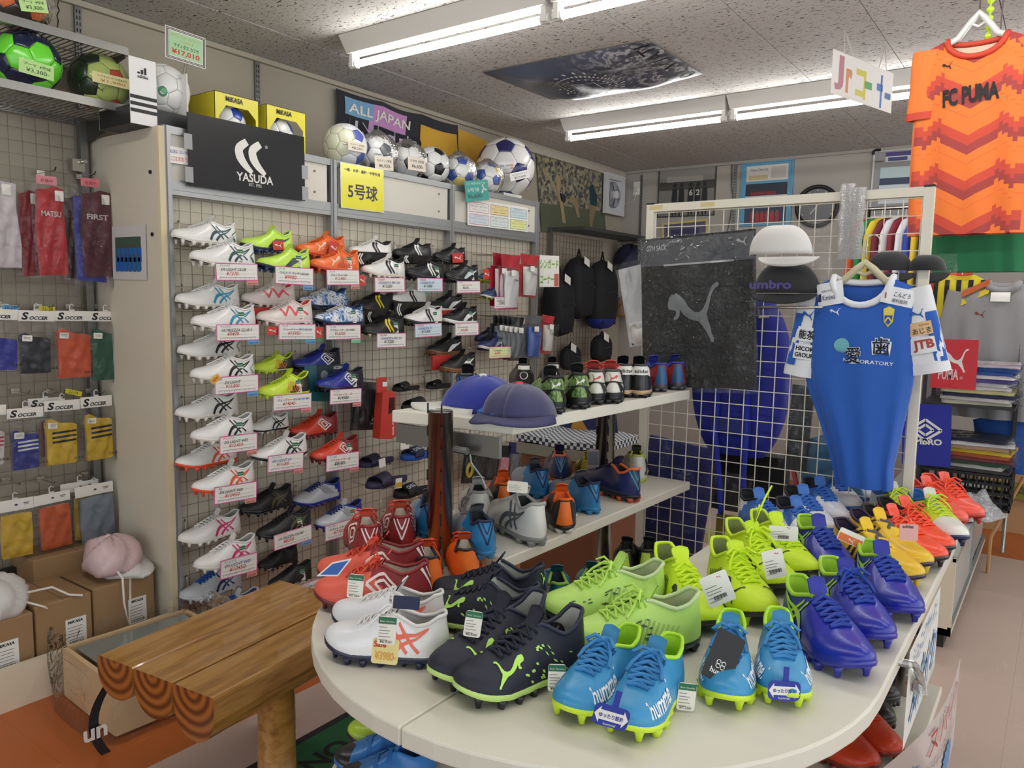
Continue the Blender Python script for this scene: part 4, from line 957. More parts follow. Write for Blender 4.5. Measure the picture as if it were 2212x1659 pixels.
# ------------------------------------------------------------------ banner on the wall above the unit
def pxpoly(name, pts, ax, v, mat, parent, off=0.0):
    a = MB(); vs = [on(x, y, ax, v) for x, y in pts]; d = np.zeros(3); d[ax] = off if ax == 0 else -off
    o = a.add([p+d for p in vs], tri_poly([(float(p[1 if ax == 0 else 0]), float(p[2])) for p in vs])).build(name, mat, parent)
    return o
bn = thing('supporter_banner', 'printed black, pink and yellow supporter banner pinned to the wall above the balls', 'banner', (0, 0, 0))
BX = WX+.03
a = MB(); y0, y1 = onx(725, 200, BX)[1], onx(990, 260, BX)[1]
def bf(u, v): return (BX+.012*math.sin(u*9)+.01*math.sin(v*5+u*4), y0+(y1-y0)*u, 2.622-.34*v-.012*abs(math.sin(u*PI*3)))
a.grid(bf, 30, 10); a.build('cloth', M('#20212b', .85, sheen=.3), bn, True)
def bquad(nm, u0, v0, u1, v1, m, k=14, sk=0):
    a = MB(); a.grid(lambda u, v: (lambda q: (q[0]+.004, q[1], q[2]))(bf(u0+(u1-u0)*u+sk*v, v0+(v1-v0)*v)), k, 6); return a.build(nm, m, bn, True)
bquad('blue_patch', .05, .08, .25, .36, M('#7aa8cc', .85)); bquad('pink_patch', .22, .08, .54, .98, M('#c88fc4', .85)); bquad('yellow_patch', .66, .18, .985, .98, M('#d8a636', .85))
def bt(s, u0, v0, uw, vh, m, b_=.0, off=.008):
    a = MB(); text_into(a, s, 0, 0, 1, w=1, bold=b_, fn=lambda u, v: (lambda q: (q[0]+off, q[1], q[2]))(bf(u0+uw*u, v0-vh*v))); a.build('lettering', m, bn)
bt('ALL JAPAN', .07, .36, .50, .20, M('#e9e6da', .8), .02); bt('INTER', .08, .80, .62, .38, M('#c9c4d2', .8), .075, .007); bt('INTER', .08, .80, .62, .38, M('#1b1c26', .8), .03, .010)
a = MB(); y2 = onx(1062, 300, BX)[1]
a.grid(lambda u, v: (BX+.01*math.sin(u*4), y1+(y2-y1)*u, 2.60-.33*v-.03*u), 10, 6); a.build('yellow_end', M('#d2a23a', .85), bn, True)
a = MB(); a.add([(BX+.02, y1+(y2-y1)*.95, 2.56), (BX+.02, y1+(y2-y1)*1.0, 2.30), (BX+.02, y1+(y2-y1)*.55, 2.30), (BX+.02, y1+(y2-y1)*.62, 2.42)], [(0, 1, 2, 3)]); a.build('black_corner', M('#1b1c24', .85), bn)

# ------------------------------------------------------------------ packs of socks
def sock_mesh(w, h, ear, col, fold=True):
    mb = MB(); o = [(.0, 0), (w*.94, 0), (w, h*.04), (w, h*.84), (w*.9, h*.88), (w*.45, h*.90), (w*.28, h*.96), (w*.16, h), (0.02*w, h*.97), (-.03*w, h*.86), (0, h*.6)] if ear else [(0, 0), (w, 0), (w*1.02, h*.5), (w, h), (w*.6, h*1.015), (0, h), (-.03*w, h*.5)]
    mb.prism(o, 0, .016); o2 = mb.mesh('sock', col); return o2
RIB = {}
def knit(c):
    if c in RIB: return RIB[c]
    m, nt, b, N, L = nodes_mat('knit_'+c.lstrip('#')); tc = N('TexCoord'); mp = N('Mapping'); mp.inputs['Scale'].default_value = (420, 1, 1); L(tc.outputs['Object'], mp.inputs[0])
    w = N('TexWave', i_Scale=1.0, i_Distortion=.4); L(mp.outputs[0], w.inputs[0]); bp = N('Bump', i_Strength=.25, i_Distance=.002); L(w.outputs['Fac'], bp.inputs['Height']); L(bp.outputs[0], b.inputs['Normal'])
    b.inputs['Base Color'].default_value = lin(c); b.inputs['Roughness'].default_value = .85; b.inputs['Sheen Weight'].default_value = .3
    RIB[c] = m; return m
HDR = M('#e9e6dd', .5); STK = M('#e8e4dc', .6)
def film(parent, x0, y0, x1, y1, z, amp=.006, name='bag', mat=None, nx=14, ny=20, seed=1):
    a = MB(); rg = random.Random(seed); ph = [rg.random()*6 for _ in range(6)]
    def f(u, v):
        e = min(u, 1-u, v, 1-v)*6; e = min(1, e)
        return (x0+(x1-x0)*u+.003*math.sin(9*v+ph[0]), y0+(y1-y0)*v, z+e*amp*(1+.7*math.sin(6*u+7*v+ph[1])+.5*math.sin(17*u-11*v+ph[2])+.3*math.sin(31*v+ph[3])))
    a.grid(f, nx, ny); return a.build(name, mat or PLASTIC, parent, True)
def sock_pack(label, hx0, hx1, hy, hy2, hh, sx0, sx1, sy0, sy1, col, X, style='SOCCER', ear=True, stripes=None, seed=1):
    """header card from (hx0,hy) to (hx1,hy2), hh pixels high; sock box sx0..sx1, sy0..sy1 in the photo"""
    loc, rot, w = panel_frame((hx0, hy), (hx1, hy2), 0, X); t = thing('sock_pack', label, 'socks', loc, rot, 'packs of socks on the wire grid'); S = w/(hx1-hx0)
    h = hh*S
    a = MB(); a.box((w/2, -h/2, 0), (w, h, .0016)); hd = a.build('header_card', HDR, t)
    if style == 'SOCCER':
        text('S', hd, w*.08, -h*.88, h*.72, BLACK, w=w*.20, bold=.04, shear=.2, z=.0012); text('OCCER', hd, w*.30, -h*.86, h*.34, BLACK, w=w*.50, bold=.04, shear=.3, z=.0012)
    else:
        a = MB(); poly_into(a, disc(w*.52, -h*.5, h*.14, 12, h*.09), z=.0012); a.box((w*.80, -h*.42, .001), (w*.16, h*.07, .0004)); a.box((w*.80, -h*.55, .001), (w*.12, h*.05, .0004)); a.build('logo', M('#4a4a4e', .6), hd)
    a = MB(); a.tube([(w*.5-.008, .004, 0), (w*.5-.008, .022, 0), (w*.5, .028, 0), (w*.5+.008, .022, 0)], .0022, 5); a.box((w*.5, .002, 0), (.02, .008, .003)); a.build('hanger', M('#d8d8d4', .3), t)
    bx0, by0 = (sx0-hx0)*S, -(sy1-hy)*S; bw2, bh2 = (sx1-sx0)*S, (sy1-sy0)*S
    s = link('sock', sock_mesh(bw2, bh2, ear, knit(col)), t, (bx0, by0, -.010))
    a = MB(); a.box((bw2*.5, bh2*.40, .0165), (bw2*.98, .0015, .001)); a.build('fold', M('#2a2a2a', .9) if False else knit(col), s)
    if stripes:
        for k in range(3):
            a = MB(); a.box((bw2*.58, bh2*(.50+.10*k), .0168), (bw2*.80, bh2*.045, .0012), rz=.06); a.build('stripe', M(stripes, .8), s)
    if style == 'SOCCER':
        a = MB(); a.prism(rrect(0, 0, .036, .024, .003), .0, .0006); st = a.build('price_sticker', STK, t, loc=(bx0+bw2*.02, by0+bh2*.80, .012), rot=(0, 0, -.05))
        a = MB(); a.box((.018, .015, .0008), (.022, .002, .0003)); a.box((.018, .010, .0008), (.026, .0015, .0003)); a.build('print', M('#8a8682', .8), st)
        text('日本製', t, w*.80, by0+.014, .012, INK, z=.010)
    film(t, -.006, by0-.012, w+.008, -h*.9, .008, .005, seed=seed)
    return t
XS = WX+.15
sock_pack('blue sock pack at the left frame edge, upper SOCCER row', -42, 38, 666, 669, 26, -30, 35, 728, 815, '#26309a', XS, seed=2)
sock_pack('black sock pack in the upper SOCCER row', 39, 117, 670, 672, 25, 42, 106, 722, 817, '#1c1f2c', XS, seed=3)
sock_pack('orange sock pack in the upper SOCCER row', 117, 192, 671, 672, 23, 122, 192, 710, 822, '#d9562a', XS, seed=4)
sock_pack('green sock pack in the upper SOCCER row', 192, 262, 672, 673, 22, 196, 260, 708, 822, '#1f5a42', XS, seed=5)
sock_pack('white and red sock pack cut off at the left frame edge', -66, 13, 876, 874, 25, -50, 10, 930, 1025, '#d9cfcf', XS, stripes='#a83a44', seed=6)
sock_pack('blue sock pack with white stripes, lower SOCCER row', 14, 93, 884, 878, 24, 24, 80, 936, 1030, '#2a308c', XS, stripes='#e6e6ea', seed=7)
sock_pack('yellow sock pack with black stripes beside the blue striped one', 95, 172, 867, 862, 24, 98, 163, 908, 1014, '#e2b928', XS, stripes='#1b1b1d', seed=8)
sock_pack('yellow sock pack with black stripes beside the cream panel', 173, 241, 859, 853, 24, 182, 238, 897, 1000, '#e2b928', XS, stripes='#1b1b1d', seed=9)
sock_pack('plain yellow sock pack in the bottom row', -8, 72, 1085, 1072, 28, 2, 66, 1122, 1226, '#e0b42c', XS, style='plain', ear=False, seed=10)
sock_pack('plain orange sock pack in the bottom row', 71, 150, 1073, 1057, 24, 82, 146, 1105, 1203, '#d65e26', XS, style='plain', ear=False, seed=11)
sock_pack('grey sock pack in the bottom row', 161, 243, 1054, 1038, 24, 172, 240, 1083, 1190, '#8a94a2', XS, style='plain', ear=False, seed=12)
sock_pack('yellow sock pack behind the grey one', 130, 212, 1047, 1034, 22, 160, 205, 1085, 1180, '#d8ac28', XS-.04, style='plain', ear=False, seed=13)
sock_pack('red striped sock pack behind the yellow ones', 60, 135, 862, 857, 22, 88, 128, 915, 1000, '#8e2630', XS-.05, stripes='#d8c8c8', seed=14)
def long_bag(label, x0, x1, y0, y1, sx0, sx1, sy0, sy1, col, X, tagc=None, word=None, seed=1, edge=None):
    loc, rot, w = panel_frame((x0, y0), (x1, y0+(x1-x0)*.12), 0, X); S = w/(x1-x0); t = thing('long_sock_bag', label, 'socks', loc, rot, 'long bags of team socks')
    bw2, bh2 = (sx1-sx0)*S, (sy1-sy0)*S; bx0, by0 = (sx0-x0)*S, -(sy1-y0)*S
    mb = MB(); mb.prism([(0, 0), (bw2*1.02, .004), (bw2*1.04, bh2*.3), (bw2*.96, bh2*.7), (bw2*.98, bh2*.98), (bw2*.6, bh2), (bw2*.4, bh2*.97), (0, bh2*.95), (-.01, bh2*.5)], 0, .016); mb.build('sock', knit(col), t, loc=(bx0, by0, -.012))
    if edge: mb = MB(); mb.prism([(0, -.01), (bw2*1.0, -.016), (bw2*.95, bh2*.5), (bw2*.5, bh2*.93), (0, bh2*.93)], 0, .012); mb.build('inner_sock', knit(edge), t, loc=(bx0-.025, by0-.005, -.03))
    if word: text(word, t, bx0+bw2*.1, by0+bh2*.66, .022, M('#d8c8c4', .7), w=bw2*.75, bold=.02, z=.006, rot=PI if False else 0)
    a = MB(); a.prism(rrect(0, 0, .032, .040, .003), 0, .0006); a.build('price_sticker', STK, t, loc=(bx0+bw2*.62, by0+bh2*.84, .010))
    film(t, 0, -(y1-y0)*S, w, 0, .006, .006, seed=seed)
    if tagc: a = MB(); a.box((w*.45, .012, .004), (.075, .034, .001)); tg = a.build('name_tag', M(tagc, .6), t); text('松橋中', tg, w*.45, .010, .014, M('#8a3a44', .7), al='c', z=.0052)
    return t
long_bag('white long sock bag at the left frame edge', -55, 38, 378, 612, -60, 34, 384, 596, '#d6c9cc', XS+.03, seed=21)
long_bag('dark red long sock bag between the white and red bags', 36, 84, 392, 618, 40, 74, 408, 612, '#8a1f28', XS-.02, seed=22)
long_bag('red long sock bag with a pink name tag', 64, 142, 392, 612, 78, 136, 397, 603, '#b8222a', XS+.03, '#d88a92', 'MATSU', seed=23)
long_bag('maroon long sock bag with a blue sock inside', 150, 246, 396, 622, 176, 238, 404, 596, '#5c1e2a', XS+.03, '#d8757e', 'FIRST', seed=24, edge='#2a2c96')
long_bag('dark brown long sock bag behind the maroon one', 128, 180, 404, 620, 138, 172, 420, 606, '#3e1c22', XS-.02, seed=25)
def peg(label, px, py, L=.13):
    p = onx(px, py, WX+.03); t = thing('display_peg', label, 'peg', p, 0, 'chrome display pegs'); a = MB(); a.tube([(0, 0, .01), (.004, 0, 0), (L, 0, .0), (L+.01, 0, .012)], .0026, 6); a.build('wire', RACK, t, True)
    a = MB(); a.box((.004, 0, 0), (.008, .03, .02)); a.build('clip', RACK, t); return t
for x, y, n_ in [(22, 668, 'blue pack of the upper SOCCER row'), (95, 668, 'black sock pack'), (162, 668, 'orange pack of the upper SOCCER row'), (225, 668, 'green sock pack'), (45, 850, 'blue striped sock pack'), (120, 850, 'left yellow striped pack'), (205, 850, 'right yellow striped pack'), (25, 1042, 'plain yellow sock pack'), (100, 1040, 'plain orange sock pack'), (195, 1030, 'grey sock pack'), (100, 380, 'red long sock bag'), (185, 388, 'maroon long sock bag')]: peg('chrome display peg carrying the '+n_, x-14, y-6)
for lb, tl, tr, bl, c, s in (('blue paper tag over the black sock pack', (3, 658), (42, 660), (3, 669), '#6aa0c8', '19-21'), ('yellow paper tag over the orange sock pack', (84, 661), (119, 663), (84, 672), '#dcc83a', '22-24'), ('yellow paper tag over the striped yellow socks', (143, 839), (178, 847), (143, 849), '#d8cc30', '22-24')):
    t, w, h = board('size_tag', lb, 'tag', tl, tr, bl, 0, XS-.02, M(c, .6), .0008); text(s, t, w*.2, -h*.8, h*.6, INK, z=.0006)
t, w, h = board('team_photo', 'small photo of players in blue taped to the cream side panel', 'photo', (241, 489), (314, 485), (241, 603), 1, UY0-.028, M('#cdc8c4', .5), .001)
a = MB(); a.box((w*.48, -h*.52, .0006), (w*.76, h*.62, .0005)); ph = a.build('picture', M('#3a5548', .6), t)
for i in range(6):
    for k in range(2):
        a = MB(); x = w*(.16+.125*i+.04*k); y = -h*(.78-.18*k); a.box((x, y+h*.06, .0012), (w*.10, h*.26, .0006)); a.build('player', M('#1f5fa8', .6), ph); a = MB(); a.prism(disc(x, y+h*.22, w*.028, 8), .0012, .0018); a.build('head', M('#5a4334', .6), ph)

# ------------------------------------------------------------------ cartons, drawstring bags, base board, wrapped crate on the floor at the left
mb = MB(); mb.box((-2.905, 1.0, .075), (.03, 1.32, .15)); tag(mb.build('plinth_board', M('#ddd2bb', .5, var=.05, vs=3)), 'long pale plinth board in front of the cartons', 'board')
KRAFT = M('#9c7c58', .8, var=.06, vs=5)
mb = MB(); mb.box((-3.17, 1.0, .068), (.48, 1.34, .02)); tag(mb.build('plinth_shelf', M('#cfc4ad', .6)), 'low plinth shelf under the cartons', 'shelf')
def carton(label, y0, y1, z0, z1, x1, d=.34, sticker=True, rz=0):
    t = thing('carton', label, 'carton', (x1-d/2, (y0+y1)/2, z0), rz, 'kraft cartons under the sock wall'); w, h = y1-y0, z1-z0
    a = MB(); a.box((0, 0, h/2), (d, w, h)); o = a.build('box_body', KRAFT, t); m = o.modifiers.new('b', 'BEVEL'); m.width = .005; m.segments = 2
    a = MB(); a.box((0, 0, h+.0004), (d*.98, .002, .0008)); a.build('lid_seam', M('#5f4a34', .8), t)
    if sticker:
        a = MB(); a.box((0, 0, 0), (.075, .105, .0006)); s = a.build('label_sticker', PAPER, t, loc=(d/2+.0006, w*.20, h*.42), rot=FACE_X); text('MIKASA', s, -.03, .034, .011, BLACK, w=.055, bold=.04, shear=.2, z=.0005)
        a = MB(); [a.box((-.005, .018-.012*k, .0005), (.05 if k % 2 else .055, .002, .0003)) for k in range(5)]; [a.box((-.025+.004*k, -.042, .0005), (.0018 if k % 3 else .003, .014, .0003)) for k in range(13)]; a.build('print', M('#6a6662', .8), s)
    return t
carton('kraft carton at the left frame edge under the white bag', .87, 1.168, .08, .305, -2.955)
carton('middle kraft carton with a white sticker', 1.178, 1.378, .08, .315, -2.965)
carton('kraft carton under the pink drawstring bag', 1.39, 1.638, .08, .315, -2.98)
carton('kraft carton standing at the back by the wall', 1.29, 1.63, .08, .40, -3.24, .2, False)
def drawbag(label, c, sx, sy, sz, mat, seed, cords, rz=0, word=None, name='drawstring_bag'):
    t = thing(name, label, 'bag', c, rz); a = MB(); rg = random.Random(seed); k = [rg.random()*6 for _ in range(8)]
    def f(u, v):
        th, ph = 2*PI*u, PI*v; w = 1+.10*math.sin(3*th+k[0])*math.sin(ph)+.06*math.sin(5*th+4*ph+k[1])+.04*math.sin(11*th+k[2]+7*ph)
        z = math.cos(ph); z = max(z, -.35)
        return (sx*w*math.sin(ph)*math.cos(th), sy*w*math.sin(ph)*math.sin(th), sz*(z+.35)/1.35*w)
    a.grid(f, 36, 18); a.build('pouch', mat, t, True)
    for pts in cords: a = MB(); a.tube(pts, .0045, 6); a.build('cord', M('#e4e0d8', .8), t, True)
    if word:
        a = MB(); text_into(a, word, 0, 0, .028, bold=.02, fn=lambda x, y: (sx*.86, x-.05, sz*.5+y)); a.build('print', INK, t)
    return t
BAGW = M('#dedcd8', .4, bump=.35, bs=14, coat=.1); BAGP = M('#dcbfc0', .38, bump=.35, bs=14, coat=.1)
drawbag('white drawstring bag on the leftmost carton', (-3.08, 1.06, .305), .13, .15, .125, BAGW, 3, [[(.05, .12, .05), (.09, .19, .06), (.11, .24, .02), (.13, .28, .01)], [(.08, .10, .03), (.12, .14, .01), (.14, .15, .005)]])
drawbag('pink drawstring bag leaning on the carton by the cream panel', (-3.08, 1.515, .345), .115, .105, .13, BAGP, 5, [[(.10, -.03, .02), (.145, -.03, .0), (.15, -.03, -.1), (.148, -.015, -.19), (.15, -.005, -.10), (.145, .0, -.01)]])
drawbag('flattened white drawstring bag under the pink one', (-3.08, 1.575, .316), .125, .11, .05, BAGW, 8, [])
# wooden crate in a film bag
q = onz(300, 1500, 0); cr = thing('wrapped_crate', 'plain wooden crate in clear film beside the log bench', 'crate', (-2.62, 1.43, 0), -.06)
PINE = M('#d2b48a', .6, var=.08, vs=9)
for nm, c, d in (('plank', (.20, 0, .10), (.016, .46, .18)), ('plank', (-.20, 0, .10), (.016, .46, .18)), ('plank', (0, -.225, .10), (.40, .016, .18)), ('plank', (0, .225, .10), (.40, .016, .18)), ('bottom', (0, 0, .012), (.40, .44, .012)), ('divider', (0.05, 0, .12), (.006, .42, .12))):
    a = MB(); a.box(c, d); a.build(nm, PINE, cr)
a = MB(); a.box((0, 0, .186), (.34, .4, .004)); a.build('glass_sheet', M('#7d8580', .12, coat=.5), cr)
a = MB()
def cf(u, v):
    th = 2*PI*u; x, y = .25*math.copysign(abs(math.cos(th))**.35, math.cos(th)), .29*math.copysign(abs(math.sin(th))**.35, math.sin(th))
    return (x*(1+.03*math.sin(9*th+3*v)), y*(1+.03*math.sin(7*th-4*v)), .005+.24*v+(.03*math.sin(5*th) if v > .9 else 0))
a.grid(cf, 40, 8); a.build('film', PLASTIC, cr, True)
a = MB(); a.grid(lambda u, v: (.255-.01*math.sin(4*u), -.24-.09*math.sin(u*2.4)+.03*v, .27-.27*u+.0*v), 14, 3); a.build('black_band', M('#17171a', .4), cr)
text('un', cr, -.05, .03, .04, WHITE, bold=.03, z=0).matrix_local = Matrix.Translation((.262, -.30, .03)) @ Euler((PI/2, 0, PI/2)).to_matrix().to_4x4()

# ------------------------------------------------------------------ boots standing on the display table and shelves
def tboot(label, tp_, hp_, z=TZ, L=None, lo=.195, hi=.262, **k):
    a, b = onz(tp_[0], tp_[1], z), onz(hp_[0], hp_[1], z); d = a-b; n = np.linalg.norm(d); L = L or min(hi, max(lo, n)); d /= n
    c = (a+b)/2 if abs(n-L) < .03 else a-d*L/2
    L *= 1.05; k.setdefault('ys', 1.3); k.setdefault('zs', 1.34)
    return boot(label, (c[0], c[1], z), math.atan2(d[1], d[0]), L=L, **k)
def hboot(label, hp_, z, dy=0.0, L=.25, **k):      # seen from behind: the toe points away from the camera
    k.setdefault('ys', 1.28); k.setdefault('zs', 1.25)
    a = onz(hp_[0], hp_[1], z); d = a[:2]-CAM[:2]; an = math.atan2(d[1], d[0])+dy
    return boot(label, (a[0]+math.cos(an)*L/2, a[1]+math.sin(an)*L/2, z), an, L=L, **k)
GT = 'boots on the round display table'; GM = 'boots on the middle shelf'; GU = 'boots on the upper shelf'; GL = 'shoes on the lower round shelf'
PEARL = dict(upper='#eeeef0', heel='#e8e6e2', split=.2, laces='#efeeec', lining='#b9b7b4', collar='#e4e2de', tongue='#ecebea', sole='#1d2340', logos=[('stripes', '#ee7058')], rough=.3, coat=.3, group=GT, L=.222)
tboot('white boot with coral stripes and a yellow Sale sticker, nearest the front', (711, 1407), (967, 1436), bow=1, **PEARL)
tboot('white boot with coral stripes behind its front partner', (728, 1352), (957, 1384), **PEARL)
CORAL = dict(upper='#e0604c', heel='#8a2328', split=.44, slant=.35, laces='#e2553c', lining='#c9bfae', tongue='#d8583f', sole='#6a1c22', logos=[('diamond', '#f0dcd4'), ('heelV', '#f0ece8')], bow=1, rough=.5, coat=.05)
tboot('coral boot with dark red heel and a green price tag, at the table edge', (688, 1306), (880, 1312), L=.235, group=GT, **CORAL)
tboot('coral boot carrying a blue diamond-shaped card', (694, 1258), (868, 1262), L=.235, group=GT, **CORAL)
DRED = dict(CORAL, upper='#98282c', heel='#8a2328')
hboot('dark red boot seen from behind, left one under the wall slides', (800, 1222), .84, .1, L=.24, group=GM, **DRED)
hboot('dark red boot seen from behind, beside the chrome pole', (868, 1198), .84, .05, L=.24, group=GM, **DRED)
ORG = dict(upper='#ee6c22', heel='#f07420', split=.3, laces='#f0502a', lining='#cfc6b2', collar='#2a2228', tongue='#e85a20', sole='#c85018', bow=1, rough=.6, coat=0, fat=1.2)
hboot('plain orange boot seen from behind, left of its pair', (930, 1288), TZ, .12, L=.225, group=GT, **ORG)
hboot('plain orange boot seen from behind, right of its pair', (1006, 1268), TZ, .05, L=.225, group=GT, **ORG)
NAVY = dict(kind='knit', upper='#1d2030', lining='#a9aca6', collar='#22263a', laces='#1a1e30', sole='#bfe07a', studs='#1b1b20', logos=[('cat_toe', '#bdf068'), ('heelcat', '#bdf068'), ('speed', '#b6e468')], rough=.6, coat=0, fat=1.25, group=GT)
tboot('dark navy knit boot with lime cat on the toe, front right of four', (1003, 1520), (1240, 1448), L=.245, **NAVY)
tboot('dark navy knit boot, front left of the four navy ones', (941, 1490), (1165, 1405), L=.245, **NAVY)
tboot('dark navy knit boot with a green price tag on its side', (944, 1338), (1150, 1384), L=.235, **NAVY)
tboot('dark navy knit boot, rearmost of the four navy ones', (950, 1304), (1165, 1332), L=.235, **NAVY)
LIME = dict(upper='#c2ec74', heel='#bfe872', lining='#b9c79a', collar='#c9dfa0', laces='#c8f06a', tongue='#c4ec78', sole='#24323c', studs='#1c262e', logos=[('dots', '#3c4a3c'), ('lines', '#a6c860')], bow=1, rough=.45, coat=.05, group=GT)
tboot('pale lime boot behind the blue ones, nearer of its pair', (1232, 1424), (1492, 1398), L=.262, hi=.27, **LIME)
tboot('pale lime boot behind the blue ones, farther of its pair', (1178, 1352), (1424, 1324), L=.262, hi=.27, **LIME)
HUM = dict(upper='#3690c4', lining='#a6dc2e', collar='#b4ea34', tongue='#3f8cba', laces='#3a86c2', sole='#cdea2c', logos=[('word', '#eef2f4')], rough=.42, coat=.1, fat=1.5, bow=1, group=GT, L=.215)
tboot('sky blue child boot, leftmost of the four on the front rim', (1207, 1572), (1372, 1452), **HUM)
tboot('sky blue child boot with white lettering overhanging the front rim', (1338, 1606), (1478, 1452), **HUM)
tboot('sky blue child boot carrying a black hang tag', (1562, 1552), (1578, 1412), **HUM)
tboot('sky blue child boot with a blue arrow card, rightmost of the four', (1696, 1548), (1672, 1405), **HUM)
NEON = dict(kind='knit', upper='#cbea1e', lining='#7d8a50', collar='#d2f030', tongue='#cdec28', laces='#d0f020', sole='#1d1f1a', studs='#c4e020', logos=[('cat_toe', '#22261a'), ('lines', '#23281c')], rough=.5, coat=.05, fat=1.25, group=GT, L=.25)
tboot('neon yellow boot with black cat on the toe, leftmost of four', (1543, 1388), (1420, 1275), bow=0, **NEON)
tboot('neon yellow boot second from left with a white hang tag', (1650, 1362), (1530, 1250), bow=1, **NEON)
tboot('neon yellow boot with long upright lace, behind the front two', (1705, 1302), (1568, 1212), bow=1, **NEON)
a = MB(); a.tube([(-.02, .0, .10), (-.03, .01, .135), (-.045, .03, .17), (-.03, .02, .175), (-.015, .0, .14), (-.04, .04, .19), (-.07, .075, .21)], .0026, 5); a.build('upright_lace', M('#d0f020', .7), SHOES[-1], True)
tboot('neon yellow boot farthest back of the four', (1752, 1272), (1622, 1190), **NEON)
BLU = dict(upper='#1c259c', heel='#1a2c86', split=.25, lining='#a0cc36', collar='#a8d63c', tongue='#28309a', laces='#1d3c9c', sole='#2a2f9a', logos=[('stripes', '#9ccc3c')], rough=.3, coat=.2, fat=1.4, group=GT, L=.25)
tboot('glossy royal blue boot with lime lining, nearest of four', (1850, 1472), (1712, 1352), **BLU)
tboot('glossy royal blue boot with a loose hanging lace', (1905, 1420), (1775, 1298), bow=1, **BLU)
tboot('glossy royal blue boot at the table edge beside the yellow pair', (1957, 1354), (1848, 1242), **BLU)
tboot('glossy royal blue boot behind the others, heel to the left', (1822, 1272), (1718, 1185), **BLU)
YEL = dict(upper='#e4b81c', heel='#dcae18', split=.3, lining='#2a1c3a', collar='#2a1c3a', tongue='#e8c020', sole='#2a1c34', studs='#d8b820', logos=[('bars3', '#2a2440')], lace=False, rough=.4, group=GT, L=.25)
for i, (a, b) in enumerate((((1976, 1277), (1806, 1206)), ((2000, 1250), (1836, 1180)))):
    t = tboot(['yellow boot with a horse emblem on its flap, nearer of the pair', 'yellow boot with a horse emblem on its flap, farther of the pair'][i], a, b, **YEL)
    la = LASTS['boot']; mb = MB()
    def flap(u, v):
        x = .66-.34*v; w = .085*(.75+.25*math.sin(PI*min(1, v*1.2))); y = (u-.5)*2*w+.03*max(0, x-.5)**1.5; return ((x-.5)*.25, y*.25*1.28, (la.xz(x)+.018-.35*abs((u-.5)*2)**2*w+(.02 if v > .8 else 0))*.25*1.38)
    mb.grid(flap, 8, 10); f = mb.build('velcro_flap', M('#e6bc20', .45), t, True); m = f.modifiers.new('s', 'SOLIDIFY'); m.thickness = .002
    mb = MB(); H = [(.1, .2), (.3, .5), (.2, .8), (.5, .95), (.8, .75), (.7, .45), (.9, .2), (.75, .1), (.6, .35), (.45, .6), (.4, .35), (.25, .1)]
    mb.add([(lambda q: (q[0], q[1], q[2]+.0022))(flap(.15+.7*b_, .2+.55*a_)) for a_, b_ in H], tri_poly(H)); mb.build('horse_emblem', M('#3a3450', .5), t)
ORR = dict(upper='#ee4a26', lining='#1d1a1a', collar='#1d1a1a', laces='#f0502c', sole='#2a2020', logos=[('bars3', '#1d1a1a')], group=GT, L=.25, rough=.35)
tboot('bright red-orange boot beside the yellow pair', (2027, 1234), (1866, 1172), **ORR)
tboot('bright red-orange boot with a pink box tag', (2047, 1213), (1895, 1150), bow=1, **ORR)
WLM = dict(upper='#d6e628', heel='#e6e8e0', split=.30, cap=.78, capc='#ecebe2', lining='#2a68b0', collar='#2a68b0', laces='#c8e030', tongue='#dcdcd2', sole='#262a52', logos=[('bars3', '#1c1c20')], bow=1, group=GT, L=.25, rough=.3)
tboot('white and lime boot with blue lining, nearer one', (2068, 1187), (1952, 1122), **WLM)
tboot('white and lime boot with blue lining under the jersey hem', (1985, 1168), (1872, 1106), **WLM)
COR2 = dict(upper='#ef5a48', lining='#e85a48', laces='#f0502e', sole='#b83a30', group=GT, L=.25, rough=.35)
tboot('plain coral red boot at the far right end, inner one', (2072, 1150), (1928, 1090), bow=1, **COR2)
tboot('plain coral red boot at the far right end, outer one', (2108, 1138), (1968, 1080), bow=1, **COR2)
BWH = dict(upper='#3468b4', cap=.62, capc='#e6e8ec', heel='#dcdfe4', split=.22, lining='#141418', collar='#18191e', laces='#2a62b6', tongue='#3a6cba', sole='#2a5cae', fat=1.3, group=GT, L=.24, rough=.32)
for i, (a, b) in enumerate((((1768, 1202), (1688, 1150)), ((1790, 1174), (1697, 1116)), ((1812, 1146), (1732, 1092)), ((1842, 1120), (1755, 1066)), ((1690, 1182), (1606, 1128)), ((1888, 1100), (1802, 1050)))):
    tboot(['white-toed blue boot with a white card on it, nearest of six', 'white-toed blue boot second in the row before the partition', 'white-toed blue boot third in the row before the partition', 'white-toed blue boot fourth in the row before the partition', 'white-toed blue boot half behind the neon boots', 'white-toed blue boot under the hem of the blue jersey'][i], a, b, **BWH)
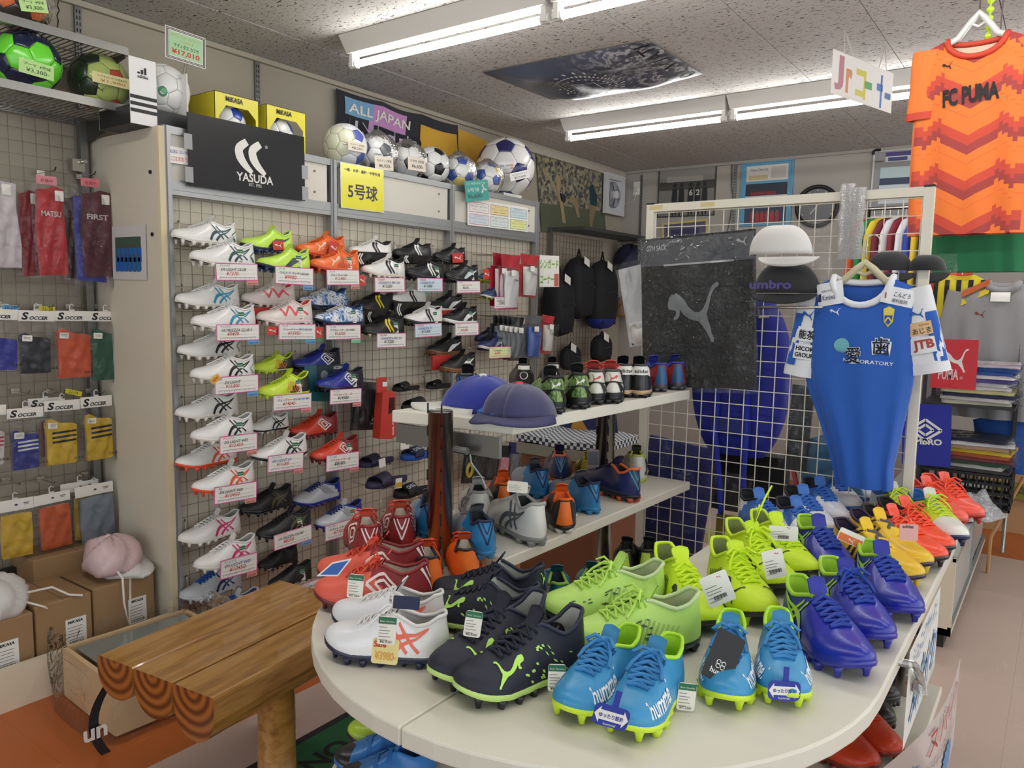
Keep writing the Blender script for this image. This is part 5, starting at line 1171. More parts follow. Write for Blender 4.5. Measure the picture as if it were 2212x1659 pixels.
# middle shelf
ZM, ZU = .84, 1.16
PW = dict(upper='#d9d7d0', heel='#e2e0da', split=.34, laces='#cfcdc6', lining='#1b1b1d', collar='#a9a8a4', tongue='#c4c2bc', sole='#8d8d8b', logos=[('stripes', '#5a5f66')], rough=.4, group=GM, L=.26)
tboot('pearl white boot with grey stripes lying turned on the middle shelf', (1078, 1126), (1160, 1180), ZM, **PW)
hboot('pearl white boot seen from behind, beside the chrome pole', (1036, 1142), ZM, .05, **PW)
SKY = dict(upper='#8f949c', heel='#1f7cb8', split=.42, laces='#6a6e74', lining='#15161a', collar='#1d2a48', tongue='#5a5e66', sole='#1f7ab2', logos=[('heelV', '#172a52')], rough=.4, group=GM, L=.25)
hboot('grey and sky blue boot, nearest on the middle shelf', (1052, 1212), ZM, .28, **SKY)
hboot('grey and sky blue boot showing the side lettering on the middle shelf', (1288, 1114), ZM, .55, **SKY)
hboot('grey and sky blue boot behind the black and orange pair', (1172, 1080), ZM, .30, **SKY)
hboot('grey and sky blue boot mostly hidden behind the near pole', (934, 1170), ZM, .1, **SKY)
BO = dict(upper='#e8661e', heel='#1c1a1a', split=.52, laces='#ea6420', lining='#ea6a22', collar='#e8641e', tongue='#e8661e', sole='#161414', studs='#d8d6c8', logos=[('heelpanel', '#ee7426')], rough=.4, group=GM, L=.25)
hboot('black and orange boot with white studs, right one', (1220, 1156), ZM, .12, **BO)
hboot('black and orange boot behind the pearl white one', (1088, 1116), ZM, .05, **BO)
NO = dict(upper='#171b4a', heel='#1a2460', split=.2, laces='#12163a', lining='#1a1616', collar='#e06a3a', tongue='#171b4a', sole='#131316', studs='#c0562c', logos=[('heelV', '#3a8a9a')], rough=.35, coat=.3, group=GM, L=.25)
tboot('dark navy boot with orange collar edge, far end of the middle shelf', (1272, 1050), (1372, 1086), ZM, **NO)
hboot('dark navy boot with orange collar edge at the back of the middle shelf', (1210, 1044), ZM, .05, **NO)
hboot('dark grey and white boot with lime lining by the white post', (1378, 1044), ZM, .1, upper='#46463e', heel='#d9d8d2', split=.12, collar='#c0c83a', lining='#23231c', sole='#d8d6ce', studs='#c8d040', group=GM, L=.25)
# upper shelf
def grass_mat():
    m, nt, b, N, L = nodes_mat('grass_print'); tc = N('TexCoord'); mp = N('Mapping'); mp.inputs['Scale'].default_value = (14, 50, 14); mp.inputs['Rotation'].default_value = (.6, .4, .5); L(tc.outputs['Object'], mp.inputs[0])
    n = N('TexNoise', i_Scale=1.0, i_Detail=3.0, i_Distortion=1.5); L(mp.outputs[0], n.inputs['Vector']); r = ramp(N, [(.3, '#20301a'), (.48, '#54763a'), (.6, '#9ab06a'), (.75, '#3c5a2a')]); L(n.outputs['Fac'], r.inputs[0]); L(r.outputs[0], b.inputs['Base Color']); b.inputs['Roughness'].default_value = .5; return m
GRASS = grass_mat()
CAMO = dict(upper='#5f7a3e', mats=[GRASS], lining='#141416', collar='#18181a', laces='#15151a', tongue='#1b1b1d', sole='#161719', logos=[('heelcat', '#e6e6d8'), ('heelcage', '#1b1d1f')], group=GU, L=.26)
hboot('grass-print boot with white heel cat, left one', (1200, 897), ZU, .18, **CAMO)
hboot('grass-print boot with white heel cat, right one', (1252, 886), ZU, .1, **CAMO)
WBK = dict(upper='#dedad0', laces='#d23a30', lining='#3a3632', tongue='#c84a40', collar='#4a4640', sole='#17181a', logos=[('heelcat', '#d24a3c'), ('heelcage', '#1d1f21')], group=GU, L=.26)
hboot('white boot with black heel cage and red cat, left one', (1287, 876), ZU, .12, bow=1, **WBK)
hboot('white boot with black heel cage and red cat, right one', (1324, 874), ZU, .12, bow=1, **WBK)
ADI = dict(upper='#17181a', lining='#1d1d1f', laces='#121214', sole='#c8a47a', studs='#1a1a1a', logos=[('heeltab', '#e6e4de', '#1a1a1c')], group=GU, L=.27, rough=.35, coat=.3)
hboot('black boot with white lettered heel tab, left one', (1350, 860), ZU, .1, **ADI)
hboot('black boot with white lettered heel tab, right one', (1384, 861), ZU, .1, **ADI)
REDX = dict(upper='#98262a', heel='#8e2428', split=.2, lining='#23307a', collar='#2a3a96', tongue='#2a3690', laces='#2a3690', sole='#3a3c40', logos=[('diamond', '#c8a85a'), ('heelpanel', '#2a5a86')], group=GU, L=.25)
hboot('dark red boot with blue collar and gold cross, left one', (1430, 848), ZU, .35, **REDX)
hboot('dark red boot with blue collar and gold cross, right one', (1464, 844), ZU, .15, **REDX)
for i, (px, py) in enumerate(((1131, 842), (1194, 838))):
    t = hboot(['black shoe with a white round heel badge behind the caps', 'black shoe with a white round heel badge behind the grass-print pair'][i], (px, py), ZU, .05, L=.22, upper='#1a1a1c', lining='#232326', sole='#18181a', kind='turf', logos=[('heelpanel', '#1c1c1e')], group=GU)
    la = LASTS['turf']; mb = MB(); poly_into(mb, disc(0, .42, .10, 18, .20), fn=lambda u, v: la.Sn(u, v, .010)); mb.add([], []); mb.build('badge', WHITE, t, loc=(-.11, 0, 0)).scale = (.22, .22*1.28, .22*1.25)
    mb = MB(); cat_into(mb, -.055, .30, .11, .24, fn=lambda u, v: la.Sn(u, v, .014)); mb.build('cat_mark', BLACK, t, loc=(-.11, 0, 0)).scale = (.22, .22*1.28, .22*1.25)
    mb = MB(); mb.grid(lambda a, b: la.Sn((a-.5)*.30, .74+.2*b, .010), 8, 3); mb.build('white_band', WHITE, t, loc=(-.11, 0, 0)).scale = (.22, .22*1.28, .22*1.25)
hboot('black boot with blue heel lettering left of the caps', (1002, 886), ZU, -.1, L=.25, upper='#1d1f26', lining='#17181c', sole='#17181a', logos=[('heelV', '#2a66c0')], group=GU)

# lower round shelf
ZL = .39
VEL = dict(kind='trainer', upper='#2f7cc8', lining='#2a6ab0', collar='#2f7cc8', sole='#2a6cb4', lace=False, group=GL, L=.20, cap=.84, capc='#17181c')
for i, (a, b) in enumerate((((738, 1706), (898, 1690)), ((728, 1664), (878, 1648)))):
    t = tboot(['blue child shoe with two velcro straps, nearer of its pair', 'blue child shoe with two velcro straps, farther of its pair'][i], a, b, ZL, **VEL); la = LASTS['trainer']
    for xx in (.60, .44):
        mb = MB(); mb.grid(lambda u, v: la.Sn((-1 if u < .5 else 1)*x2p(xx+.05*v+.04), .25+.75*(1-abs(2*u-1)), .012) if abs(u-.5) > .01 else np.array([xx+.05*v, .0, la.xz(xx+.05*v)+.02]), 12, 4); mb.build('strap', M('#2a6fbc', .6), t, True, loc=(-.10, 0, 0)).scale = (.20, .20*1.28, .20*1.38)
LB = dict(kind='trainer', upper='#b4d238', heel='#1b1d1c', split=.5, slant=.5, laces='#161816', lining='#1d1f1d', sole='#16181a', logos=[('diamond', '#1b1d1c')], group=GL, L=.24)
tboot('lime and black shoe lying near the rim of the lower shelf', (757, 1612), (918, 1590), ZL, **LB)
tboot('lime and black shoe behind its partner on the lower shelf', (775, 1574), (930, 1552), ZL, **LB)
NV = dict(kind='knit', upper='#1b2840', lining='#1a2438', laces='#152036', sole='#c8c8ba', group=GL, L=.25)
tboot('dark navy shoe left of the front chrome leg', (905, 1650), (1010, 1560), ZL, **NV); tboot('dark navy shoe behind the front chrome leg', (940, 1600), (1040, 1540), ZL, **NV)
tboot('grey shoe right of the front chrome leg', (1060, 1650), (1120, 1575), ZL, upper='#8d8c8a', lining='#3a3a3c', laces='#7a7a78', sole='#d0ceca', group=GL, L=.25, kind='trainer')
RDB = dict(upper='#d6401e', lining='#b8361c', sole='#7a2414', logos=[('swirl', '#d0b040')], group=GL, L=.26)
tboot('red boot under the right side of the table, nearer', (1880, 1690), (1760, 1600), ZL, **RDB); tboot('red boot under the right side of the table, farther', (1930, 1660), (1800, 1560), ZL, **RDB)
BR = dict(kind='trainer', upper='#1b191a', lining='#a59c8e', collar='#232123', laces='#121214', sole='#1a1a1c', logos=[('lines', '#a8402c')], group=GL, L=.26)
tboot('black shoe with red flecks under the table, nearer', (1915, 1590), (1810, 1520), ZL, **BR); tboot('black shoe with red flecks under the table, farther', (1925, 1540), (1830, 1480), ZL, **BR)
tboot('royal blue boot under the table behind the hanging signs', (1955, 1495), (1875, 1440), ZL, upper='#2438a8', lining='#e6e8ee', laces='#dfe2ea', sole='#2a3aa0', group=GL, L=.25)
TEAL = dict(upper='#155a78', heel='#155878', split=.3, lining='#1a2a30', collar='#7a9a3a', laces='#1d3c66', tongue='#17506a', sole='#14384a', logos=[('vents', '#4a9aa8')], group=GT, L=.2)
hboot('teal boot with olive collar at the back of the table, left one', (1208, 1340), TZ, .1, **TEAL); hboot('teal boot with olive collar at the back of the table, right one', (1272, 1330), TZ, -.05, **TEAL)
ONE = dict(kind='knit', upper='#1a1c18', heel='#23261e', split=.2, lining='#17181a', sole='#b4d43c', studs='#1d1d1d', logos=[('heelpanel', '#b8d83e')], group=GL, L=.25)
hboot('black boot with lime heel strip beyond the second pole, left one', (1345, 1262), .6, -.1, **ONE); hboot('black boot with lime heel strip beyond the second pole, right one', (1392, 1262), .6, -.1, **ONE)
q = onz(1370, 1262, .6); mb = MB(); mb.prism(rrect(-.14, -.15, .10, .14, .01), .39, .598); o = mb.build('shoe_carton', M('#4a3a30', .7), None, loc=(q[0]-.02, q[1]+.1, 0)); tag(o, 'brown shoe carton carrying the black and lime boots', 'carton')

# ------------------------------------------------------------------ tags, cards and signs lying on the boots and table
def flat_card(name, label, c, w, h, rot, mat, cat='tag', group=None, thick=.0012, r=.004):
    t = thing(name, label, cat, c, rot, group); a = MB(); a.prism(rrect(-w/2, -h/2, w/2, h/2, r), -thick/2, thick/2); a.build('card', mat, t); return t
def on_ray(px, py, d): return CAM+ray(px, py)*d
def depth(p): return float((np.array(p)-CAM) @ FW)
def card_at(name, label, px, d, w, h, roll, mat, cat='tag', tilt=0.0, yaw=0.0, **k):
    """card at distance d from the camera plane, turned towards the camera, then rolled, tilted and yawed"""
    Q = Matrix((RT, UP, -FW)).transposed() @ Euler((tilt, yaw, roll)).to_matrix()
    return flat_card(name, label, on_ray(*px, d), w, h, Q.to_euler(), mat, cat, **k)
def tag_lines(t, w, h, top=None, txt=None):
    a = MB()
    for i, (y, l) in enumerate(((.12, .5), (.0, .7), (-.1, .6), (-.22, .75), (-.34, .55))): a.box((-w*.42+w*l*.42, h*y, .001), (w*l*.84, h*.022, .0003))
    a.build('print', M('#8a8782', .8), t)
    if top: a = MB(); a.box((0, h*.36, .0009), (w*.97, h*.24, .0006)); a.build('green_header', top, t); text('Best Quality', t, 0, h*.33, h*.07, TAGP, w=w*.8, al='c', z=.0016)
    if txt: text(txt, t, -w*.35, -h*.46, h*.11, INK, w=w*.7, z=.0012, shear=.2)
TW, TH = .029, .044
for lb, px, d, rl, s in (('green-topped price tag on the front white boot', (836, 1362), 1.21, -.08, '¥6,930-'), ('green-topped price tag on the coral boot', (768, 1266), 1.42, -.1, '¥5,184-'), ('green-topped price tag on the navy boot beside the white pair', (1022, 1348), 1.30, -.15, '¥6,930-'), ('green-topped price tag at the heel of the front navy boot', (1203, 1464), 1.25, -.03, '¥6,930-'), ('green-topped price tag hanging from the lettered sky blue boot', (1483, 1505), 1.23, -.12, '¥7,150-'), ('green-topped price tag on the pale lime boot', (1401, 1378), 1.42, -.05, '¥5,200-')):
    t = card_at('hang_tag', lb, px, d, TW, TH, rl, TAGP, group='green-topped price tags on the table boots'); tag_lines(t, TW, TH, GREEN_TAG, s)
t = card_at('sale_sticker', 'yellow Sale sticker reading 3980 yen on the white boot', (832, 1407), 1.215, .042, .040, -.1, M('#e6d892', .6)); text('Sale', t, -.019, .006, .010, M('#c8443c', .6), w=.02, bold=.03, z=.001); text('¥3980-', t, -.016, -.014, .014, M('#e0a24a', .6), w=.034, bold=.03, z=.001)
def arrow_card(lb, px, d, rl):
    t = card_at('arrow_card', lb, px, d, .052, .031, rl, M('#20349a', .4), r=.008, group='blue arrow cards on the sky blue boots')
    a = MB(); poly_into(a, [(-.025, 0), (-.017, .012), (-.017, .007), (.017, .007), (.017, .012), (.025, 0), (.017, -.012), (.017, -.007), (-.017, -.007), (-.017, -.012)], z=.0012); a.build('arrow', WHITE, t)
    text('ゆったり設計', t, 0, 0, .007, M('#20349a', .5), w=.036, al='c', bold=.02, z=.0018); text('hummel', t, .0, -.0115, .004, WHITE, al='c', z=.0012)
    a = MB(); a.box((.002, .024, -.001), (.009, .028, .001)); a.build('strap', M('#20349a', .4), t)
arrow_card('blue arrow card with white arrow on the lettered sky blue boot', (1320, 1548), 1.10, -.28); arrow_card('blue arrow card with white arrow on the rightmost sky blue boot', (1694, 1492), 1.23, -.06)
t = card_at('black_tag', 'black hang tag with a white bee emblem on the third sky blue boot', (1563, 1420), 1.26, .050, .082, -.5, M('#17171a', .5), tilt=-.3); text('hummel', t, -.014, -.030, .009, WHITE, bold=.02, z=.001)
a = MB(); [ribbon_into(a, disc(x, y, .0035, 10), .0012, z=.001, n=2) for x, y in ((-.0045, -.010), (.0045, -.010), (-.004, -.016), (.004, -.016))]; a.build('emblem', WHITE, t)
for lb, px, d, rl, w, h in (('white barcode hang tag on the second neon boot', (1550, 1272), 1.50, .38, .056, .062), ('white barcode hang tag on the rear neon boot', (1672, 1218), 1.62, .20, .045, .06), ('white card lying on the nearest blue and white boot', (1692, 1152), 1.83, -.05, .07, .035)):
    t = card_at('barcode_tag', lb, px, d, w, h, rl, PAPER); tag_lines(t, w, h)
    a = MB(); [a.box((-.012+.0022*k, -h*.25, .001), (.001 if k % 3 else .0016, .008, .0003)) for k in range(12)]; a.build('barcode', INK, t); cm = MB(); cat_into(cm, w*.1, h*.3, .010, .006); cm.build('cat_mark', M('#d0404a', .6), t)
t = card_at('orange_tag', 'white and orange hang tag between the yellow boots', (1838, 1162), 1.80, .062, .030, -.42, PAPER); a = MB(); a.box((.0, -.005, .001), (.058, .017, .0004)); a.build('orange_band', M('#e8763c', .6), t); a = MB(); cat_into(a, -.005, -.012, .016, .012, z=.0016); a.build('cat_mark', WHITE, t)
t = card_at('pink_box_tag', 'pale pink card standing on the red-orange boot', (1963, 1150), 1.86, .045, .040, -.05, M('#dba8a4', .6)); text('adidas', t, -.016, .010, .008, INK, bold=.02, z=.001)
t = card_at('diamond_card', 'blue and white diamond-shaped card on the coral boot', (722, 1230), 1.46, .014, .010, .25, M('#2f5fb0', .5), r=.002); a = MB(); a.prism([(-.036, -.004), (.004, -.014), (.038, .012), (.0, .014)][::1], -.001, .001); a.build('white_border', WHITE, t); a = MB(); poly_into(a, [(-.028, -.003), (.004, -.011), (.031, .010), (.0, .011)], z=.0014); a.build('blue_print', M('#2f5fb0', .5), t)
t = card_at('round_black_tag', 'round black hang tag inside the front navy boot', (1200, 1364), 1.36, .034, .034, -.1, M('#17171a', .5), r=.0165); a = MB(); cat_into(a, -.010, .0, .016, .011); a.build('cat_mark', WHITE, t)
t = card_at('navy_tag', 'navy card tucked behind the front white boot', (878, 1302), 1.30, .045, .022, -.08, M('#20264a', .5), r=.002)
t = card_at('price_slip', 'white price slip stuck on the black and orange boot', (1118, 1052), 1.86, .05, .028, -.1, M('#d6d3c8', .6), tilt=-.4); tag_lines(t, .05, .028)

# hanging signs below the table
def sign_panel(name, label, p0, p1, h, mat, curve=0.0, n=10, clear=False):
    """sheet whose top edge runs from p0 to p1 and hangs h down"""
    t = thing(name, label, 'sign', p0); a = MB(); d = np.array(p1)-np.array(p0); L_ = np.linalg.norm(d); nrm = np.array([d[1], -d[0], 0])/L_
    def f(u, v): q = d*u+nrm*(curve*math.sin(PI*u)); return (q[0], q[1], q[2]-h*v)
    a.grid(f, n, 3); o = a.build('sheet', mat, t, True)
    return t, L_, (lambda x, y, off=.002: tuple(np.array(f(x/L_, -y/h))+nrm*off))
def stext(t, F, s, x, y, h, w, m, bold=.02, off=.003, rot=0):
    a = MB(); text_into(a, s, x, y, h, w=w, bold=bold, fn=lambda u, v: F(u, v, off), rot=rot); a.build('lettering', m, t)
p0, p1 = onz(1168, 1622, TZ-.045), onz(1612, 1600, TZ-.045)
t, L_, F = sign_panel('rim_sign', 'laminated white sign with yellow-edged blue lettering hanging at the front rim', p0, p1, .20, M('#eceae4', .3, coat=.5))
stext(t, F, 'ジュニア', L_*.16, -.13, .10, L_*.55, M('#e3c23a', .5), .07, .002); stext(t, F, 'ジュニア', L_*.16, -.13, .10, L_*.55, M('#3f86c2', .5), .02, .004)
a = MB(); poly_into(a, disc(L_*.70, -.035, .020, 16), fn=lambda u, v: F(u, v, .003)); a.build('hair', M('#5a4034', .6), t); a = MB(); poly_into(a, disc(L_*.70, -.043, .016, 16), fn=lambda u, v: F(u, v, .0045)); a.build('face', M('#eac8a8', .6), t); a = MB(); poly_into(a, rrect(L_*.66, -.10, L_*.745, -.058, .008), fn=lambda u, v: F(u, v, .003)); a.build('shirt', M('#3a4a66', .6), t)
a = MB(); poly_into(a, disc(L_*.80, -.032, .017, 18), fn=lambda u, v: F(u, v, .003)); a.build('ball_print', WHITE, t); a = MB(); [poly_into(a, disc(L_*.80+x, -.032+y, .0055, 5), fn=lambda u, v: F(u, v, .0045)) for x, y in ((0, 0), (.012, .008), (-.012, .007), (.006, -.013), (-.008, -.012))]; a.build('ball_spots', INK, t)
p0, p1 = onz(1940, 1402, TZ-.03), onz(2016, 1262, TZ-.03); p0[0] = p1[0] = -.205
t, L_, F = sign_panel('side_sign', 'white sheet with blue handwriting hung along the right side of the table', p0, p1, .21, M('#e9e7e0', .5))
stext(t, F, 'ジュニアサイズ', .05, -.055, .045, L_*.75, M('#5a86b4', .6), .0); stext(t, F, 'スパイク', .05, -.18, .10, L_*.8, M('#4a86b8', .6), .03)
p0, p1 = onz(1900, 1665, .52), onz(2075, 1418, .60); 
t, L_, F = sign_panel('clear_pop_sign', 'curved clear plastic sign with red handwriting sticking out at the table side', p0, p1, .22, plastic('milky_sheet', '#f2efe8', .55, .25, 6, .05), .03)
stext(t, F, 'スパイク', L_*.40, -.08, .06, L_*.5, M('#b8342c', .6), .0); stext(t, F, '小学生向けサイズあります!', L_*.25, -.13, .025, L_*.6, M('#7a6a5a', .6), .0)
for u, v in ((.25, -.10), (.72, -.17)):
    a = MB(); st = [((.03 if k % 2 else .042)*math.cos(2*PI*k/28)*1.3+L_*u, (.03 if k % 2 else .042)*math.sin(2*PI*k/28)+v) for k in range(28)]; poly_into(a, st, fn=lambda x, y: F(x, y, .002)); a.build('starburst', M('#6a8cb8', .6), t)
q = onz(1925, 1425, TZ-.01); a = MB(); e = onz(1995, 1500, .60); a.tube([q, q+np.array([.04, .0, .0]), (q+e)/2+np.array([.02, 0, .01]), e], .008, 6); a.tube([(q+e)/2, (q+e)/2+np.array([.02, .02, -.03])], .012, 6); tag(a.build('sign_clamp', PLASTIC_RIGID, None, True), 'clear plastic clamp holding the curved sign to the table', 'clamp')

# ------------------------------------------------------------------ caps on the upper shelf
def cap_obj(label, c, r, yaw, col, brim, button, squash=.7, sag=0.0, under=None, name='cap'):
    t = thing(name, label, 'cap', c, (0, 0, yaw)); a = MB()
    def dome(u, v):
        th, ph = 2*PI*u, PI/2*v; w = 1+.05*math.sin(3*th+1)*v+.03*math.sin(6*th); return (r*w*math.sin(ph)*math.cos(th)*1.12, r*w*math.sin(ph)*math.sin(th), r*squash*max(0, math.cos(ph)+sag*math.cos(th)*math.sin(ph)+.02*math.sin(4*th)))
    a.grid(dome, 36, 12); o = a.build('crown', M(col, .85, sheen=.3, bump=.1, bs=300), t, True); m = o.modifiers.new('s', 'SOLIDIFY'); m.thickness = .003
    for k in range(6):
        a = MB(); a.tube([tuple(np.array(dome(k/6, j/10))*1.005) for j in range(11)], .0016, 4); a.build('seam', M(col, .9), t)
    a = MB(); a.lathe([(0.001, .008), (.010, .006), (.013, 0)], 12, (0, 0, r*squash)); a.build('button', M(button, .7), t, True)
    a = MB()
    def br(u, v): th = (u-.5)*PI*.95; q = r*(1+.02); e = .085*v*math.cos(th*.85); return ((q+e)*math.cos(th)*1.1, (q+e*.3)*math.sin(th), .006-.02*v*v*abs(math.sin(th))+.004)
    a.grid(br, 20, 5); o = a.build('brim', M(brim, .7), t, True); m = o.modifiers.new('s', 'SOLIDIFY'); m.thickness = .004
    return t
p = onz(1045, 888, ZU); cap_obj('royal blue cap with white brim and white button', (p[0]-.02, p[1]+.02, ZU), .092, math.radians(-152), '#22308e', '#d9d8d0', '#dcdad0', .98)
p = onz(1095, 905, ZU); t = cap_obj('faded navy cap with red button hanging over the shelf edge', (p[0]-.0, p[1]+.05, ZU), .092, math.radians(-75), '#34335a', '#34335a', '#c8403a', .90, .12); a = MB(); a.tube([(.0, -.09, .015), (.05, -.085, .012), (.09, -.03, .014), (.095, .01, .014)], .009, 6); a.build('size_strap', M('#2f62a8', .5), t)
mb = MB(); s0 = onz(1018, 918, 1.14); mb.tube([s0, onx(1012, 960, s0[0]), onx(1018, 1000, s0[0]), onx(1040, 1030, s0[0]), onx(1050, 1055, s0[0])], .0022, 5); t = mb.build('tag_string', M('#c9cacc', .5), None, True); tag(t, 'thin white tag string dangling from the navy cap', 'string')

# ------------------------------------------------------------------ log bench and floor mat
def wood_mat():
    m, nt, b, N, L = nodes_mat('varnished_pine'); tc = N('TexCoord'); mp = N('Mapping'); mp.inputs['Scale'].default_value = (14, 1.6, 14); L(tc.outputs['Object'], mp.inputs[0])
    n = N('TexNoise', i_Scale=3.0, i_Detail=6.0, i_Distortion=.6); L(mp.outputs[0], n.inputs['Vector']); r = ramp(N, [(.25, '#6e461c'), (.45, '#a07032'), (.62, '#b48646'), (.8, '#946430')]); L(n.outputs['Fac'], r.inputs[0])
    v = N('TexVoronoi', i_Scale=4.2); mp2 = N('Mapping'); mp2.inputs['Scale'].default_value = (1.6, .8, 1); L(tc.outputs['Object'], mp2.inputs[0]); L(mp2.outputs[0], v.inputs['Vector']); kr = ramp(N, [(0, '#000000'), (.07, '#101010'), (.13, '#ffffff')]); L(v.outputs['Distance'], kr.inputs[0])
    mx = N('Mix', data_type='RGBA'); mx.inputs[6].default_value = lin('#4a2a14'); L(kr.outputs[0], mx.inputs[0]); L(r.outputs[0], mx.inputs[7]); L(mx.outputs[2], b.inputs['Base Color'])
    b.inputs['Roughness'].default_value = .28; b.inputs['Coat Weight'].default_value = .4; return m
def endgrain_mat():
    m, nt, b, N, L = nodes_mat('log_end_grain'); tc = N('TexCoord'); mp = N('Mapping'); mp.inputs['Scale'].default_value = (1, 0, 1); L(tc.outputs['Object'], mp.inputs[0]); w = N('TexWave', wave_type='RINGS', rings_direction='SPHERICAL', i_Scale=11.0, i_Distortion=.8); L(mp.outputs[0], w.inputs[0])
    r = ramp(N, [(0, '#5a2c10'), (.5, '#8a4c1c'), (1, '#a4622a')]); L(w.outputs['Fac'], r.inputs[0]); L(r.outputs[0], b.inputs['Base Color']); b.inputs['Roughness'].default_value = .35; b.inputs['Coat Weight'].default_value = .3; return m
WOOD, ENDG = wood_mat(), endgrain_mat()
ZB = .46
k1, k2 = onz(208, 1413, ZB), onz(462, 1510, ZB); k3 = onz(590, 1250, ZB); dx = (k2-k1); wB = np.linalg.norm(dx); dx /= wB; LB_ = float(np.linalg.norm(k3-k1))
bench = thing('log_bench', 'varnished bench of three half logs on stout log legs', 'bench', (k1[0], k1[1], 0), (0, 0, math.atan2(dx[1], dx[0])))
for i in range(3):
    w = wB/3; a = MB(); n = 14; x0 = -w/2+.002; pr = [(x0, 0), (x0, -.03)]+[(x0+w/2-(w/2-.002)*math.cos(PI*j/n), -.035-[.075, .085, .10][i]*math.sin(PI*j/n)**.8) for j in range(1, n)]+[(x0+w-.004, -.03), (x0+w-.004, 0)]
    m_ = len(pr); vs = [(x, 0, z) for x, z in pr]+[(x, LB_, z) for x, z in pr]; fs = [(j, (j+1) % m_, m_+(j+1) % m_, m_+j) for j in range(m_)]; a.add(vs, fs); a.add(vs, [tuple(range(m_-1, -1, -1)), tuple(range(m_, 2*m_))], 1)
    o = a.build('half_log', [WOOD, ENDG], bench, loc=(w*i+w/2, 0, ZB)); mm = o.modifiers.new('b', 'BEVEL'); mm.width = .012 if i != 1 else .004; mm.segments = 3; mm.limit_method = 'ANGLE'; mm.angle_limit = 1.0
for x, y in ((wB-.07, .27), (.12, LB_-.12)):
    a = MB(); a.tube([(x, y, 0), (x, y, .2), (x, y, ZB-.07)], [.056, .053, .05], 16); a.build('leg', WOOD, bench, True)
mt = thing('floor_mat', 'green floor mat with a black border and black lettering', 'mat', (-1.95, 1.25, 0)); a = MB(); a.box((.3, .45, .004), (.60, .90, .008)); a.build('border', M('#23211e', .9), mt); a = MB(); a.box((.31, .45, .0086), (.56, .86, .002)); a.build('pile', M('#1f5c34', .95, var=.15, vs=60, bump=.4, bs=400), mt)
o = text('NO', mt, 0, 0, .085, M('#16181a', .9), bold=.03, z=0); o.location = (.19, .20, .0105); o.rotation_euler = (0, 0, PI/2)

